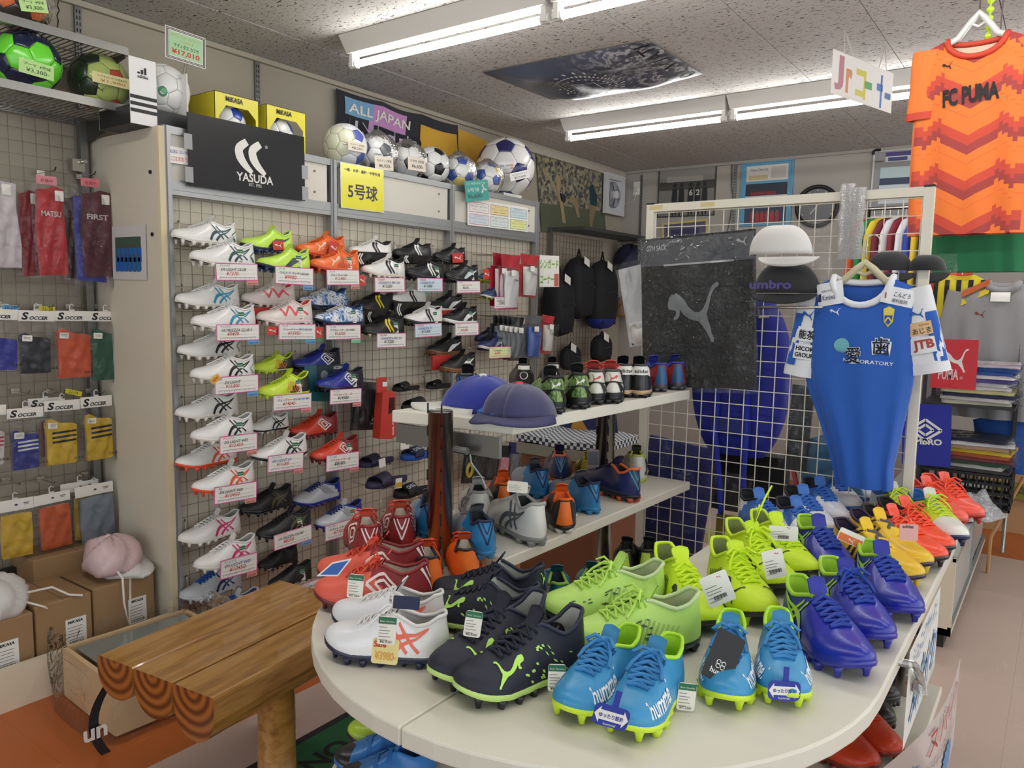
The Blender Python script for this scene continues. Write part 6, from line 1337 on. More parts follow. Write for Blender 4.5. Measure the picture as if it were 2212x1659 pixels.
# ------------------------------------------------------------------ garments
class Shirt:
    """jersey on a hanger: body tube with folds, two short sleeves, ribbed collar; local x right, z up (0 at the shoulder line), front towards -y"""
    def __init__(s, t, prof, dep, folds, seed=1):
        s.t = t; s.prof = prof; s.dep = dep; rg = random.Random(seed); s.f = [(rg.uniform(3, 11), rg.random()*6, rg.uniform(.4, 1)) for _ in range(4)]; s.am = folds
    def hw(s, z): return float(np.interp(z, [p[0] for p in s.prof], [p[1] for p in s.prof]))
    def cx(s, z): return float(np.interp(z, [p[0] for p in s.prof], [p[2] for p in s.prof]))
    def wav(s, u, z):
        g = min(1, max(.15, -z/.45)); return s.am*g*sum(a*math.sin(k*u+ph+z*2.2) for k, ph, a in s.f)/2
    def front(s, x, z, off=.0015):
        w = s.hw(z); u = max(-1, min(1, (x-s.cx(z))/w)); return (x, -s.dep*math.sqrt(max(0, 1-u*u))*(.4+.6*min(1, -z/.1+.3))-s.wav(u*2, z)-off, z)
    def body(s, mats, zb, neckw=.075, neckd=.085, hem=None):
        mb = MB(); nz, nt = 26, 40
        def shoulder(u): a = abs(u); return 0.0 if a < .01 else -.035*max(0, (a-.45)/.55)
        def f(i, j):
            v = i/nz; th = 2*PI*j/nt; z = zb*v; w = s.hw(z); x = s.cx(z)+w*math.cos(th)
            u = math.cos(th); fr = math.sin(th) > 0
            if fr: y = s.front(x, min(z, -.001), 0)[1]
            else: y = s.dep*.55*math.sqrt(max(0, 1-u*u))-.5*s.wav(u*2+1, z)
            zz = z
            top = shoulder(u); nk = 0
            if abs(x-s.cx(0)) < neckw:
                q = math.sqrt(max(0, 1-((x-s.cx(0))/neckw)**2)); nk = -(neckd if fr else .018)*q
            lim = min(top, nk if nk else top); zz = zb*v+(1-v)**3*lim if True else z
            return (x, y, zz)
        vs = [f(i, j) for i in range(nz+1) for j in range(nt)]; fs = [(i*nt+j, i*nt+(j+1) % nt, (i+1)*nt+(j+1) % nt, (i+1)*nt+j) for i in range(nz) for j in range(nt)]
        mb.add(vs, fs); s.bodyo = mb.build('body', mats, s.t, True); return s.bodyo
    def collar(s, mat, neckw=.075, neckd=.085, r=.009):
        pts = []
        for j in range(28):
            th = 2*PI*j/28; x = neckw*math.cos(th); fr = math.sin(th) > 0; q = math.sqrt(max(0, 1-(x/neckw)**2)); pts.append((s.cx(0)+x, s.front(s.cx(0)+x, -.03, 0)[1]*(1 if fr else -.5) if q > .05 else 0, -(neckd if fr else .018)*q-.002))
        mb = MB(); mb.tube(pts, r, 6, closed=True); mb.build('collar', mat, s.t, True)
    def sleeve(s, sg, a, b, r0, r1, mat, cuff, inner=None):
        """tube from a (shoulder) to b (cuff), flattened in y"""
        a, b = np.array(a, float), np.array(b, float); d = b-a; L = np.linalg.norm(d); d /= L; n = np.array([d[2], 0, -d[0]]); s_ = {}
        def f(u, th): r = r0+(r1-r0)*u; c = a+d*L*u; return tuple(c+n*(r*math.cos(th))+np.array([0, -1, 0])*(.42*r*math.sin(th)+.004*math.sin(9*u+3*th)))
        mb = MB(); nt = 20; vs = [f(i/10, 2*PI*j/nt) for i in range(11) for j in range(nt)]; mb.add(vs, [(i*nt+j, i*nt+(j+1) % nt, (i+1)*nt+(j+1) % nt, (i+1)*nt+j) for i in range(10) for j in range(nt)])
        o = mb.build('sleeve', mat, s.t, True)
        mb = MB(); mb.add([f(1-.10*i, 2*PI*j/nt) for i in range(2) for j in range(nt)], []); vs = [tuple(np.array(f(1-.11*i, 2*PI*j/nt))*1.0+np.array([0, -.0015*math.sin(2*PI*j/nt), 0])+n*.0015*math.cos(2*PI*j/nt)) for i in range(2) for j in range(nt)]
        mb = MB(); mb.add(vs, [(j, (j+1) % nt, nt+(j+1) % nt, nt+j) for j in range(nt)]); mb.build('cuff', cuff, o, True)
        def surf(u, w, off=.002): r = (r0+(r1-r0)*u); ct = max(-1, min(1, w)); p = a+d*L*u+n*(r*ct); return (p[0], p[1]-.42*r*math.sqrt(max(0, 1-ct*ct))-off-.001, p[2])
        return o, surf
    def patch(s, x0, z0, x1, z1, mat, name='patch', off=.002, parent=None, rot=0):
        mb = MB(); cx, cz = (x0+x1)/2, (z0+z1)/2; cs, sn = math.cos(rot), math.sin(rot)
        mb.grid(lambda u, v: (lambda a, b: s.front(cx+a*cs-b*sn, cz+a*sn+b*cs, off))(x0+(x1-x0)*u-cx, z0+(z1-z0)*v-cz), 8, 6); return mb.build(name, mat, parent or s.t)
    def text(s, st, x, z, h, w, mat, bold=.0, off=.003, rot=0, parent=None, shear=0):
        mb = MB(); text_into(mb, st, 0, 0, h, w=w, bold=bold, shear=shear, fn=lambda a, b: s.front(x+a*math.cos(rot)-b*math.sin(rot), z+a*math.sin(rot)+b*math.cos(rot), off)); return mb.build('lettering', mat, parent or s.t)
def hanger(label, c, w, h, mat, yaw=0.0, hook=.10):
    t = thing('clothes_hanger', label, 'hanger', c, (0, 0, yaw)); a = MB(); a.tube([(-w, 0, 0), (-w*.55, 0, h*.22), (-w*.2, 0, h*.75), (0, 0, h), (w*.2, 0, h*.75), (w*.55, 0, h*.22), (w, 0, 0)], [.006, .008, .012, .013, .012, .008, .006], 8, h=.016); a.tube([(-w*.2, 0, h*.65), (0, 0, h*.52), (w*.2, 0, h*.65)], .006, 6); a.build('arms', mat, t, True)
    a = MB(); a.tube([(0, 0, h), (0, 0, h+hook*.45)]+[(.018-.018*math.cos(q), 0, h+hook*.6+.02*math.sin(q)) for q in np.linspace(-.6, 3.6, 10)], .0025, 6); a.build('hook', RACK, t, True); return t
HANG = M('#cfc6a4', .25, coat=.4)
# blue team jersey on the partition
YJ = PY-.075; c0 = ony(1866, 596, YJ); BLUE = M('#1757b4', .7, sheen=.25, bump=.04, bs=200); JW = M('#e4e6ea', .7, sheen=.2)
jt = thing('blue_jersey', 'royal blue football jersey with white sleeves and sponsor patches on the mesh partition', 'jersey', c0)
def jx(px, py): p = ony(px, py, YJ); return p[0]-c0[0], p[2]-c0[2]
S1 = Shirt(jt, [(-.64, .080, .040), (-.56, .088, .030), (-.45, .115, .018), (-.33, .148, .002), (-.25, .156, .0), (-.06, .150, 0), (0, .142, 0)], .045, .016, 4)
S1.body(BLUE, -.63, .082, .085); S1.collar(JW, .082, .085, .010)
sL, fL = S1.sleeve(-1, (-.135, 0, -.035), jx(1728, 812)[:1]+(0,)+jx(1728, 812)[1:], .042, .050, JW, JW)
sR, fR = S1.sleeve(1, (.137, 0, -.035), jx(2012, 806)[:1]+(0,)+jx(2012, 806)[1:], .042, .050, JW, JW)
for sl, ff in ((sL, fL), (sR, fR)):
    mb = MB(); q = -1 if sl is sL else 1
    mb.grid(lambda u, v: ff(.30+.58*v, (.35+.64*u) if sl is sL else -(.35+.64*u), .0015), 6, 6); mb.build('blue_side', BLUE, sl)
def spatch(sl, ff, u0, u1, w0, w1, mat, txts, name='patch'):
    mb = MB(); mb.grid(lambda a, b: ff(u1+(u0-u1)*b, w0+(w1-w0)*a, .0035), 6, 5); p = mb.build(name, mat, sl)
    for st, a0, b0, aw, bh, m, bo in txts:
        mb = MB(); text_into(mb, st, 0, 0, 1, w=1, bold=bo, fn=lambda x, y: ff(u1+(u0-u1)*(b0+bh*y), w1+(w0-w1)*(a0+aw*x), .005)); mb.build('lettering', m, p)
    return p
sw = 1
spatch(sL, fL, .44, .60, -.75, .55, JW, [('能茶', .1, .15, .8, .65, INK, .02)]); spatch(sL, fL, .63, .80, -.8, .55, JW, [('HICOM', .08, .55, .85, .3, INK, .03), ('GROUP', .08, .12, .85, .3, INK, .03)])
spatch(sR, fR, .40, .55, -.6, .8, M('#dcb88a', .7), [('ajima', .5, .65, .4, .2, M('#b8603a', .7), 0), ('あじま', .2, .1, .75, .45, INK, .0)]); spatch(sR, fR, .58, .76, -.6, .85, JW, [('JTB', .15, .12, .8, .75, M('#a8443c', .7), .04)])
for sl, ff in ((sL, fL), (sR, fR)): mb = MB(); cat_into(mb, 0, 0, 1, 1, fn=lambda x, y: ff(.36-.11*y, .45-.8*x, .0045)); mb.build('cat_mark', M('#2a5cb0', .7), sl)
x, z = jx(1772, 610); x2, z2 = jx(1827, 660); p = S1.patch(x, z2, x2, z, JW, rot=.20); S1.text('Kimiwa', x+.020, z2+.012, .016, .038, M('#3a3c6a', .7), parent=p, rot=.2, off=.004); S1.text('馬渡のきみわ', x+.014, z2+.036, .007, .036, INK, parent=p, rot=.2, off=.004); mb = MB(); poly_into(mb, [(x+.004, z2+.008), (x+.016, z2+.010), (x+.012, z2+.034), (x+.004, z2+.030)], fn=lambda a, b: S1.front(a, b, .004)); mb.build('emblem', M('#2a2c5a', .7), p)
x, z = jx(1912, 622); x2, z2 = jx(1978, 660); p = S1.patch(x, z2, x2, z, JW, rot=-.22); S1.text('こんどう', x+.030, z2+.026, .014, .042, INK, parent=p, rot=-.22, off=.004, bold=.01); S1.text('歯科医院', x+.026, z2+.010, .011, .040, INK, parent=p, rot=-.22, off=.004); mb = MB(); ribbon_into(mb, [(x+.010, z-.006), (x+.010, z2+.02)], .004, fn=lambda a, b: S1.front(a, b, .004)); mb.build('emblem', M('#b8405a', .7), p)
x, z = jx(1800, 672); mb = MB(); cat_into(mb, x, z-.012, .030, .022, fn=lambda a, b: S1.front(a, b, .003)); mb.build('cat_mark', JW, jt)
x, z = jx(1925, 684); mb = MB(); poly_into(mb, [(x-.014, z+.022), (x, z+.030), (x+.014, z+.022), (x+.012, z-.014), (x, z-.030), (x-.012, z-.014)], fn=lambda a, b: S1.front(a, b, .003)); p = mb.build('crest', M('#d8c64a', .6), jt); mb = MB(); poly_into(mb, [(x-.010, z+.004), (x+.010, z+.004), (x+.009, z-.013), (x, z-.024), (x-.009, z-.013)], fn=lambda a, b: S1.front(a, b, .0045)); mb.build('crest_field', M('#1d4a9a', .6), p); mb = MB(); ribbon_into(mb, [(x-.008, z-.014), (x, z-.003), (x+.008, z-.014)], .004, fn=lambda a, b: S1.front(a, b, .006)); mb.build('crest_mark', M('#d8c64a', .6), p)
x, z = jx(1832, 782)
S1.text('愛', x, z-.002, .052, .046, JW, .03, .0025); S1.text('愛', x+.002, z+.001, .047, .041, INK, .004, .005)
x2, z2 = jx(1889, 765); S1.text('歯', x2-.002, z2-.003, .056, .052, JW, .03, .0025); S1.text('歯', x2+.001, z2+.001, .049, .045, INK, .006, .005)
mb = MB(); q = jx(1838, 744); poly_into(mb, disc(q[0]-.016, q[1]-.002, .022, 20), fn=lambda a, b: S1.front(a, b, .0028)); mb.build('round_mark', M('#6fb0bc', .7), jt)
x, z = jx(1828, 776); S1.text('DENTA ABORATORY'[4:] if False else 'NTABORATORY', x, z-.004, .011, .136, JW, .01, .003, rot=-.05)
hanger('clear plastic hanger of the blue jersey', (c0[0], c0[1]+.01, c0[2]-.035), .115, .075, M('#c8bf9c', .2, coat=.5))
# bubble wrap sleeves above the hanger
for i, px in enumerate((1822, 1846)):
    p = ony(px, 560, YJ+.045); q = ony(px, 398+8*i, YJ+.045); a = MB(); hh = q[2]-p[2]
    a.grid(lambda u, v: (.020*(1+.12*math.sin(20*v+6*u))*math.cos(2*PI*u), .012*math.sin(2*PI*u), hh*v), 14, 26); o = a.build('bubble_wrap', plastic('bubble_film_%d' % i, '#ffffff', .55, .3, 160, 1.0), None, True, loc=p); tag(o, ['left roll of bubble wrap hung over the partition top', 'right roll of bubble wrap hung over the partition top'][i], 'packaging')
# orange jersey with chevrons, hung from the ceiling
def chevron_mat():
    m, nt, b, N, L = nodes_mat('orange_red_chevrons'); tc = N('TexCoord'); sx = N('SeparateXYZ'); L(tc.outputs['Object'], sx.inputs[0])
    def op(o, a, c=None):
        n = N('Math', operation=o); (L(a, n.inputs[0]) if hasattr(a, 'links') else setattr(n.inputs[0], 'default_value', a))
        if c is not None: (L(c, n.inputs[1]) if hasattr(c, 'links') else setattr(n.inputs[1], 'default_value', c))
        return n.outputs[0]
    ab = op('ABSOLUTE', sx.outputs[0]); st = op('MULTIPLY', op('FLOOR', op('MULTIPLY', ab, 15.0)), .016); jag = op('MULTIPLY', op('MODULO', op('FLOOR', op('MULTIPLY', ab, 34.0)), 2.0), .016)
    sl = op('MULTIPLY', op('MINIMUM', ab, .11), .6); k = op('ADD', op('SUBTRACT', sx.outputs[2], sl), op('SUBTRACT', op('MULTIPLY', st, op('GREATER_THAN', ab, .10)), op('MULTIPLY', jag, op('GREATER_THAN', ab, .08))))
    fr = op('FRACT', op('DIVIDE', op('ADD', k, 5.0), .158)); side = op('GREATER_THAN', ab, .176)
    r = ramp(N, [(0, '#a23a36'), (.20, '#a23a36'), (.205, '#cc4630'), (.42, '#cc4630'), (.425, '#f07a2c'), (.78, '#f07a2c'), (.785, '#ec5a2c'), (.80, '#f07a2c'), (1, '#f07a2c')], 'CONSTANT'); L(fr, r.inputs[0])
    mx = N('Mix', data_type='RGBA'); L(side, mx.inputs[0]); L(r.outputs[0], mx.inputs[6]); mx.inputs[7].default_value = lin('#ee752a'); L(mx.outputs[2], b.inputs['Base Color']); b.inputs['Roughness'].default_value = .7; b.inputs['Sheen Weight'].default_value = .2; return m
CHEV = chevron_mat(); ORJ = M('#ef7a2e', .7, sheen=.2); RDJ = M('#cc4630', .7)
YO = 3.25; c1 = ony(2112, 78, YO); oj = thing('orange_jersey', 'orange jersey with red chevrons and black lettering hanging from the ceiling', 'jersey', c1)
def ox(px, py): p = ony(px, py, YO); return p[0]-c1[0], p[2]-c1[2]
zb = ox(2100, 507)[1]
S2 = Shirt(oj, [(zb, .190, .01), (-.45, .190, .005), (-.2, .186, 0), (-.05, .180, 0), (0, .172, 0)], .05, .014, 7); S2.body(CHEV, zb, .092, .075); S2.collar(RDJ, .092, .075, .010)
q = ox(1992, 262); S2.sleeve(-1, (-.155, -.012, -.03), (q[0], -.012, q[1]), .046, .052, ORJ, RDJ); S2.sleeve(1, (.155, -.012, -.03), (.21, -.012, q[1]), .046, .052, ORJ, RDJ)
x, z = ox(2040, 240); S2.text('FC PUMA', x, z, .062, .172, M('#1c1a1c', .7), .045, .004, rot=.07)
x, z = ox(2038, 160); mb = MB(); cat_into(mb, x, z, .034, .028, fn=lambda a, b: S2.front(a, b, .004)); mb.build('cat_mark', INK, oj)
mb = MB(); mb.box((0, .02, -.04), (.15, .002, .05)); mb.build('neck_label', M('#e6cdb0', .7), oj)
hanger('frosted plastic hanger of the orange jersey', (c1[0], c1[1], c1[2]-.02), .11, .10, M('#d9d9d4', .3, coat=.3), hook=.12)
a = MB(); q0 = (c1[0]+.03, c1[1]+.02, c1[2]+.0)
for k in range(12): a.lathe([(.004, -.012), (.012, -.004), (.012, .004), (.004, .012)], 8, (q0[0], q0[1], q0[2]+.03*k))
a.tube([(q0[0], q0[1], q0[2]), (q0[0], q0[1], ZC)], .003, 5); a.tube([(c1[0]+.018, c1[1], c1[2]+.17), (q0[0], q0[1], c1[2]+.22)], .003, 5); tag(a.build('hanging_chain', M('#c6e83a', .5)), 'neon green plastic chain holding the orange jersey to the ceiling', 'chain')
YG = 3.42; c2 = ony(2140, 330, YG); gj = thing('green_jersey', 'green jersey hanging behind the orange one', 'jersey', c2); zg = ony(2140, 588, YG)[2]-c2[2]
S3 = Shirt(gj, [(zg, .19, .02), (-.2, .185, .0), (0, .16, 0)], .05, .018, 9); S3.body(M('#1f7a4c', .75, sheen=.2), zg, .08, .07); S3.collar(M('#15583a', .7), .08, .07); hanger('hanger of the green jersey', (c2[0], c2[1], c2[2]-.02), .14, .10, HANG)
a = MB(); a.tube([(c2[0], c2[1], c2[2]+.15), (c2[0], c2[1], ZC)], .003, 5); tag(a.build('hanging_wire', RACK), 'thin wire from ceiling to the green jersey hanger', 'wire')
# grey tracksuit top and blue trousers at the right frame edge
YT = 5.0; c3 = ony(2168, 612, YT); gjk = thing('grey_jacket', 'grey track jacket with yellow and orange shoulders at the right frame edge', 'jacket', c3); zz = ony(2168, 905, YT)[2]-c3[2]
S4 = Shirt(gjk, [(zz, .25, .02), (-.2, .255, 0), (0, .19, 0)], .07, .018, 11); GRY = M('#8f8e90', .75, sheen=.2); S4.body(GRY, zz, .06, .05); S4.collar(GRY, .07, .04, .022)
S4.sleeve(-1, (-.19, 0, -.05), (-.32, 0, zz*.92), .075, .06, GRY, GRY); S4.sleeve(1, (.20, 0, -.05), (.32, 0, zz*.92), .075, .06, GRY, GRY)
for k, cc in ((0, '#b85a2a'), (1, '#d8c02a')):
    mb = MB(); mb.grid(lambda u, v: (-.19+.13*u, -.03-.03*u-.001*k-.01*v, -.045-.045*k+.07*u-.035*v), 5, 3); mb.build('shoulder_stripe', M(cc, .7), gjk)
S4.patch(-.05, -.10, .04, -.05, PAPER, 'paper_tag', .012); mb = MB(); cat_into(mb, -.12, -.19, .05, .04, fn=lambda a, b: S4.front(a, b, .004)); mb.build('cat_mark', M('#7a2a34', .7), gjk)
c4 = ony(2180, 900, YT+.02); bt_ = thing('blue_trousers', 'deep blue track trousers hanging below the grey jacket', 'trousers', c4); zz = ony(2180, 1020, YT)[2]-c4[2]; S5 = Shirt(bt_, [(zz, .15, .02), (0, .17, .0)], .06, .02, 13); S5.body(M('#1c4f9c', .75), zz, .01, .01)
# clothes rail far behind the partition
YR = 5.4; rl = thing('clothes_rail', 'chrome clothes rail full of bright shirts near the back wall', 'rail', (0, YR, 0)); r0, r1 = ony(1870, 452, YR), ony(2240, 440, YR); a = MB(); a.tube([(r0[0], 0, r0[2]), (r1[0], 0, r0[2])], .012, 8); a.build('bar', RACK, rl, True)
for xx in (r0[0]+.02, r1[0]-.02): a = MB(); a.tube([(xx, 0, 0), (xx, 0, r0[2])], .012, 8); a.build('upright', RACK, rl, True)
cols = [('#c8502a', 'orange'), ('#1f7a42', 'green'), ('#d8c030', 'yellow'), ('#6a1c2c', 'maroon'), ('#dcdce0', 'white'), ('#7a1f2e', 'wine red'), ('#e0e0e4', 'pale white'), ('#2a3c9a', 'blue'), ('#d8b830', 'gold'), ('#17181c', 'black'), ('#c8402c', 'red')]
for i, (cc, nm) in enumerate(cols):
    px = 1888+i*17; p = ony(px, 470, YR); g = thing('hung_shirt', f'{nm} shirt on the clothes rail behind the partition', 'shirt', (p[0], YR, r0[2]-.06), (0, 0, PI/2-.5), 'shirts on the clothes rail'); Sx = Shirt(g, [(-.62, .24, 0), (-.1, .22, 0), (0, .17, 0)], .035, .012, i); Sx.body(M(cc, .75), -.62, .07, .05)
    a = MB(); a.tube([(0, 0, -.02), (0, 0, .05), (.012, 0, .065), (.02, 0, .05)], .003, 5); a.build('hook', RACK, g)
YY = 5.2; p = ony(2078, 590, YY); g = thing('striped_shirt', 'yellow and black striped shirt right of the partition', 'shirt', p, 0); Sx = Shirt(g, [(-.5, .16, 0), (-.1, .15, 0), (0, .11, 0)], .04, .014, 21); Sx.body(M('#d6c424', .75), -.30, .06, .05)
for k in range(5): Sx.patch(-.14+.06*k, -.28, -.115+.06*k, -.04, M('#17171a', .75), 'stripe', .002)
a = MB(); a.tube([(p[0], YY, p[2]-.01), (p[0], YY, ZC)], .004, 5); tag(a.build('hanging_rod', RACK), 'thin rod above the striped shirt', 'rod')

# ------------------------------------------------------------------ things hung on the partition
YH = PY-.03
t, w, h = board('gym_sack', 'black mesh gym sack in clear film with a grey cat emblem hung on the partition', 'bag', (1384, 518), (1628, 494), (1392, 835), 1, YH, M('#0c0d0f', .8, bump=.5, bs=220), .022, part='sack')
a = MB(); a.box((w/2, -h*.10, .0015), (w, h*.17, .003)); a.build('header_card', M('#54555a', .4), t); text('GYM SACK', t, w*.06, -h*.085, h*.035, M('#c9c9c9', .5), w=w*.19, z=.004, bold=.02); a = MB(); cat_into(a, w*.86, -h*.10, w*.09, h*.06, z=.004); a.build('small_cat', M('#c4c4c4', .5), t)
a = MB(); a.box((w*.53, -h*.185, .004), (w*.62, h*.012, .002)); a.build('white_edge', M('#c8c8c8', .5), t); a = MB(); cat_into(a, w*.25, -h*.70, w*.46, h*.40, z=.003); a.build('cat_emblem', M('#8d8f92', .6), t)
a = MB(); a.box((w*.15, -h*.94, .003), (w*.14, h*.07, .002)); a.build('vent_patch', M('#3a3b3e', .6), t); film(t, -.012, -h-.015, w+.012, .004, .006, .009, seed=31, nx=26, ny=34, name='film', mat=plastic('wrinkled_film', '#f4f5f6', .95, .10, 34, 1.0))
def hung_cap(label, px, py, r, col, y, word=None):
    p = ony(px, py, y); t = thing('cap', label, 'cap', p, 0, 'caps in bags on the partition'); a = MB()
    def f(u, v): th, ph = PI*u, PI*.5*v; return (r*1.25*math.cos(th)*(.25+.75*math.sin(ph)), -.03-.045*math.sin(th)*math.sin(ph)*1.2-.015*math.cos(ph), r*math.cos(ph)*1.15)
    a.grid(f, 24, 10); o = a.build('crown', M(col, .8, sheen=.2), t, True); m = o.modifiers.new('s', 'SOLIDIFY'); m.thickness = .003
    a = MB(); a.grid(lambda u, v: (r*1.2*math.cos(PI*u), -.05-.02*v-.03*math.sin(PI*u), -.002-.03*v*math.sin(PI*u)), 18, 4); o = a.build('brim', M(col, .75), t, True); m = o.modifiers.new('s', 'SOLIDIFY'); m.thickness = .003
    a = MB(); a.lathe([(.002, .008), (.009, .004), (.01, 0)], 10, (0, -.04, r*1.15)); a.build('button', M(col, .8), t, True)
    if word: text(word, t, -r*.75, r*.12, r*.32, M('#4a3f8a', .6), w=r*1.5, bold=.03, z=.088).rotation_euler = FACE_Y
    film(t, -r*1.5, -r*.9, r*1.5, r*1.45, 0, .012, name='bag', seed=int(px), mat=PLASTIC).rotation_euler = FACE_Y
    t.children[-1].location = (0, -.115, 0); return t
hung_cap('white cap in a clear bag on the partition', 1716, 556, .075, '#dcdad6', YH); hung_cap('black cap with purple lettering in a clear bag', 1706, 634, .082, '#222326', YH-.012, 'umbro'); hung_cap('black bag-wrapped cap behind the right post', 2018, 590, .04, '#1d1e22', PY+.14); hung_cap('black cap in film right of the jersey hanger', 1940, 590, .05, '#232428', PY+.14, None)
a = MB(); p, q = ony(1638, 664, YH-.10), ony(1772, 664, YH-.10); a.tube([p+np.array([0, .1, 0]), p, q, q+np.array([0, .1, 0])], .004, 6); a.tube([p+np.array([0, .1, -.03]), p+np.array([0, .003, -.03]), p], .004, 6); tag(a.build('face_out_bar', RACK, None, True), 'chrome face-out bar on the partition left of the jersey', 'rack bar')
# royal blue padded bag and blue sheet in film behind the partition
YQ = PY+.11; p = ony(1592, 980, YQ); t = thing('blue_backpack', 'royal blue padded bag hanging behind the partition', 'bag', p); BB = M('#161f86', .7, bump=.1, bs=40); a = MB(); q = ony(1592, 640, YQ); hh = q[2]-p[2]; ww = .172
def bf2(u, v): th = 2*PI*u; e = math.sin(PI*min(1, max(0, v*.9+.06)))**.35; return (ww*math.copysign(abs(math.cos(th))**.6, math.cos(th))*e, .07*math.copysign(abs(math.sin(th))**.6, math.sin(th))*e, hh*v)
a.grid(bf2, 40, 20); a.build('body', BB, t, True)
for xx in (-.05, .05): a = MB(); a.tube([(xx, -.075, hh*.5), (xx*1.1, -.08, hh*.15), (xx*.9, -.06, -.05), (xx*.8, -.02, -.22)], .012, 6); a.build('strap', M('#1b2a9a', .7), t, True)
a = MB(); a.box((0, -.072, hh*.2), (.14, .02, .05)); a.build('buckle', M('#15206e', .5), t); a = MB(); a.tube([(0, 0, hh*.96), (0, -.05, hh+.04), (0, -.105, hh+.04)], .005, 5); a.build('hanging_loop', M('#2a2a2e', .6), t)
a = MB(); a.box((.02, .1, -.12), (.26, .07, .22)); a.box((.02, .04, -.005), (.03, .02, .03)); bb_ = a.build('black_bag', M('#121215', .8), None, loc=p); bb_.location.y += .0; tag(bb_, 'black bag hanging below the royal blue one', 'bag')
t, w, h = board('film_garment', 'folded navy garment in clear film hanging low behind the mesh', 'garment', (1404, 940), (1546, 975), (1404, 1185), 1, PY+.05, M('#151b70', .75, bump=.2, bs=30), .02, part='garment'); film(t, -.01, -h-.02, w+.02, .02, .004, .014, seed=41)
t, w, h = board('yellow_pouch', 'yellow pouch in clear film low behind the mesh', 'pouch', (1548, 1110), (1608, 1122), (1540, 1230), 1, PY+.09, M('#8f8a22', .7), .02, part='pouch'); film(t, -.02, -h, w+.02, .16, .004, .01, seed=42)
t, w, h = board('light_blue_pouch', 'light blue sheet with red edge in film left of the jersey hem', 'garment', (1705, 960), (1812, 930), (1680, 1100), 1, PY+.06, M('#3f7ba0', .7), .02, part='sheet'); a = MB(); a.bar((0, 0, .012), (-.03, -h*.9, .012), .012); a.build('red_edge', M('#a83a44', .6), t); film(t, -.02, -h-.02, w+.02, .03, .004, .012, seed=43)
t, w, h = board('black_film_bag', 'black garment bag tucked beside the blue jersey', 'bag', (1712, 830), (1760, 836), (1770, 1010), 1, PY+.03, M('#17181b', .4), .012, part='bag'); film(t, -.02, -h, w+.03, .02, .004, .01, seed=44)

# ------------------------------------------------------------------ shirt shelves, signs, basket and glass counter at the right
YS = 4.6; rk = thing('shirt_rack', 'dark shelf rack stacked with bagged shirts right of the partition', 'shelf', (-.59, YS, 0)); DK = M('#2a2a2c', .5)
z1, z2 = ony(2080, 872, YS)[2], ony(2080, 1008, YS)[2]
for z in (z1, z2): a = MB(); a.box((.20, .16, z-.008), (.42, .38, .014)); a.build('shelf_board', DK, rk)
for x, y in ((0.0, -.02), (0, .34), (.40, .34)): a = MB(); a.box((x, y, .85), (.018, .018, .84)); a.build('upright', DK, rk)
t, w, h = board('red_cat_sign', 'red sign with a white leaping cat in front of the shirt stack', 'sign', (2016, 732), (2115, 735), (2012, 837), 1, YS-.04, M('#c8303a', .35, coat=.2), .004); a = MB(); cat_into(a, w*.22, -h*.66, w*.58, h*.50, z=.001); a.build('cat_emblem', WHITE, t); text('PUMA', t, w*.16, -h*.82, h*.22, M('#e6c4c4', .5), w=w*.45, bold=.03, z=.001); text('®', t, w*.64, -h*.80, h*.06, M('#e6c4c4', .5), z=.001)
t, w, h = board('blue_diamond_sign', 'blue sign with a white double diamond in front of the lower shirt stack', 'sign', (1950, 871), (2056, 875), (1944, 1001), 1, YS-.04, M('#1f2a96', .35, coat=.2), .004); a = MB()
for k in (1, .5): [ribbon_into(a, [p_, q_], w*.055, z=.001) for p_, q_ in (((w*(.48-.33*k), -h*.42), (w*.48, -h*(.42-.17*k))), ((w*.48, -h*(.42-.17*k)), (w*(.48+.33*k), -h*.42)), ((w*(.48+.33*k), -h*.42), (w*.48, -h*(.42+.17*k))), ((w*.48, -h*(.42+.17*k)), (w*(.48-.33*k), -h*.42)))]
a.build('diamond_emblem', WHITE, t); text('UMBRO', t, w*.12, -h*.66, h*.10, WHITE, w=w*.70, bold=.04, z=.001)
rg = random.Random(8)
for z, cl in ((z1, [('#c9c6b0', 'cream'), ('#d8d8d6', 'white'), ('#2c3050', 'navy'), ('#d6d29a', 'pale yellow'), ('#e2e2e2', 'bright white'), ('#c9ccd4', 'light grey'), ('#5a4f96', 'violet'), ('#e6e6ea', 'snow white'), ('#2f5cb0', 'blue'), ('#1f4a92', 'dark blue'), ('#dcd0d8', 'pale pink')]), (z2, [('#c9c9c4', 'grey white'), ('#2f4a3c', 'dark green'), ('#7a3a3e', 'brick red'), ('#b85a3a', 'rust'), ('#d6b62c', 'yellow'), ('#b89a7a', 'tan'), ('#d9dade', 'silver white'), ('#23263a', 'midnight blue')])):
    for k, (cc, nm) in enumerate(cl):
        t = thing('folded_shirt', f'{nm} folded shirt in a bag on the {"upper" if z == z1 else "lower"} shirt shelf', 'shirt', (-.37+rg.uniform(-.01, .02), YS+.13, z+.0196*k), (0, 0, rg.uniform(-.12, .12)), 'bagged shirts on the rack')
        a = MB(); a.prism(rrect(-.15, -.14, .16+rg.uniform(0, .03), .14, .02), 0, .018); a.build('folded_cloth', M(cc, .7), t)
        a = MB(); a.grid(lambda u, v: (-.155+.36*u+.01*math.sin(14*v), -.165+.30*v, .0185+.004*math.sin(20*u+k)*math.sin(17*v)-(.012 if u > .93 else 0)), 14, 8); a.build('film', PLASTIC, t, True)
bk = thing('black_basket', 'black plastic lattice basket full of bagged goods', 'basket', (-.58, YS-.02, .425)); a = MB(); BW, BD, BH = .41, .30, .18
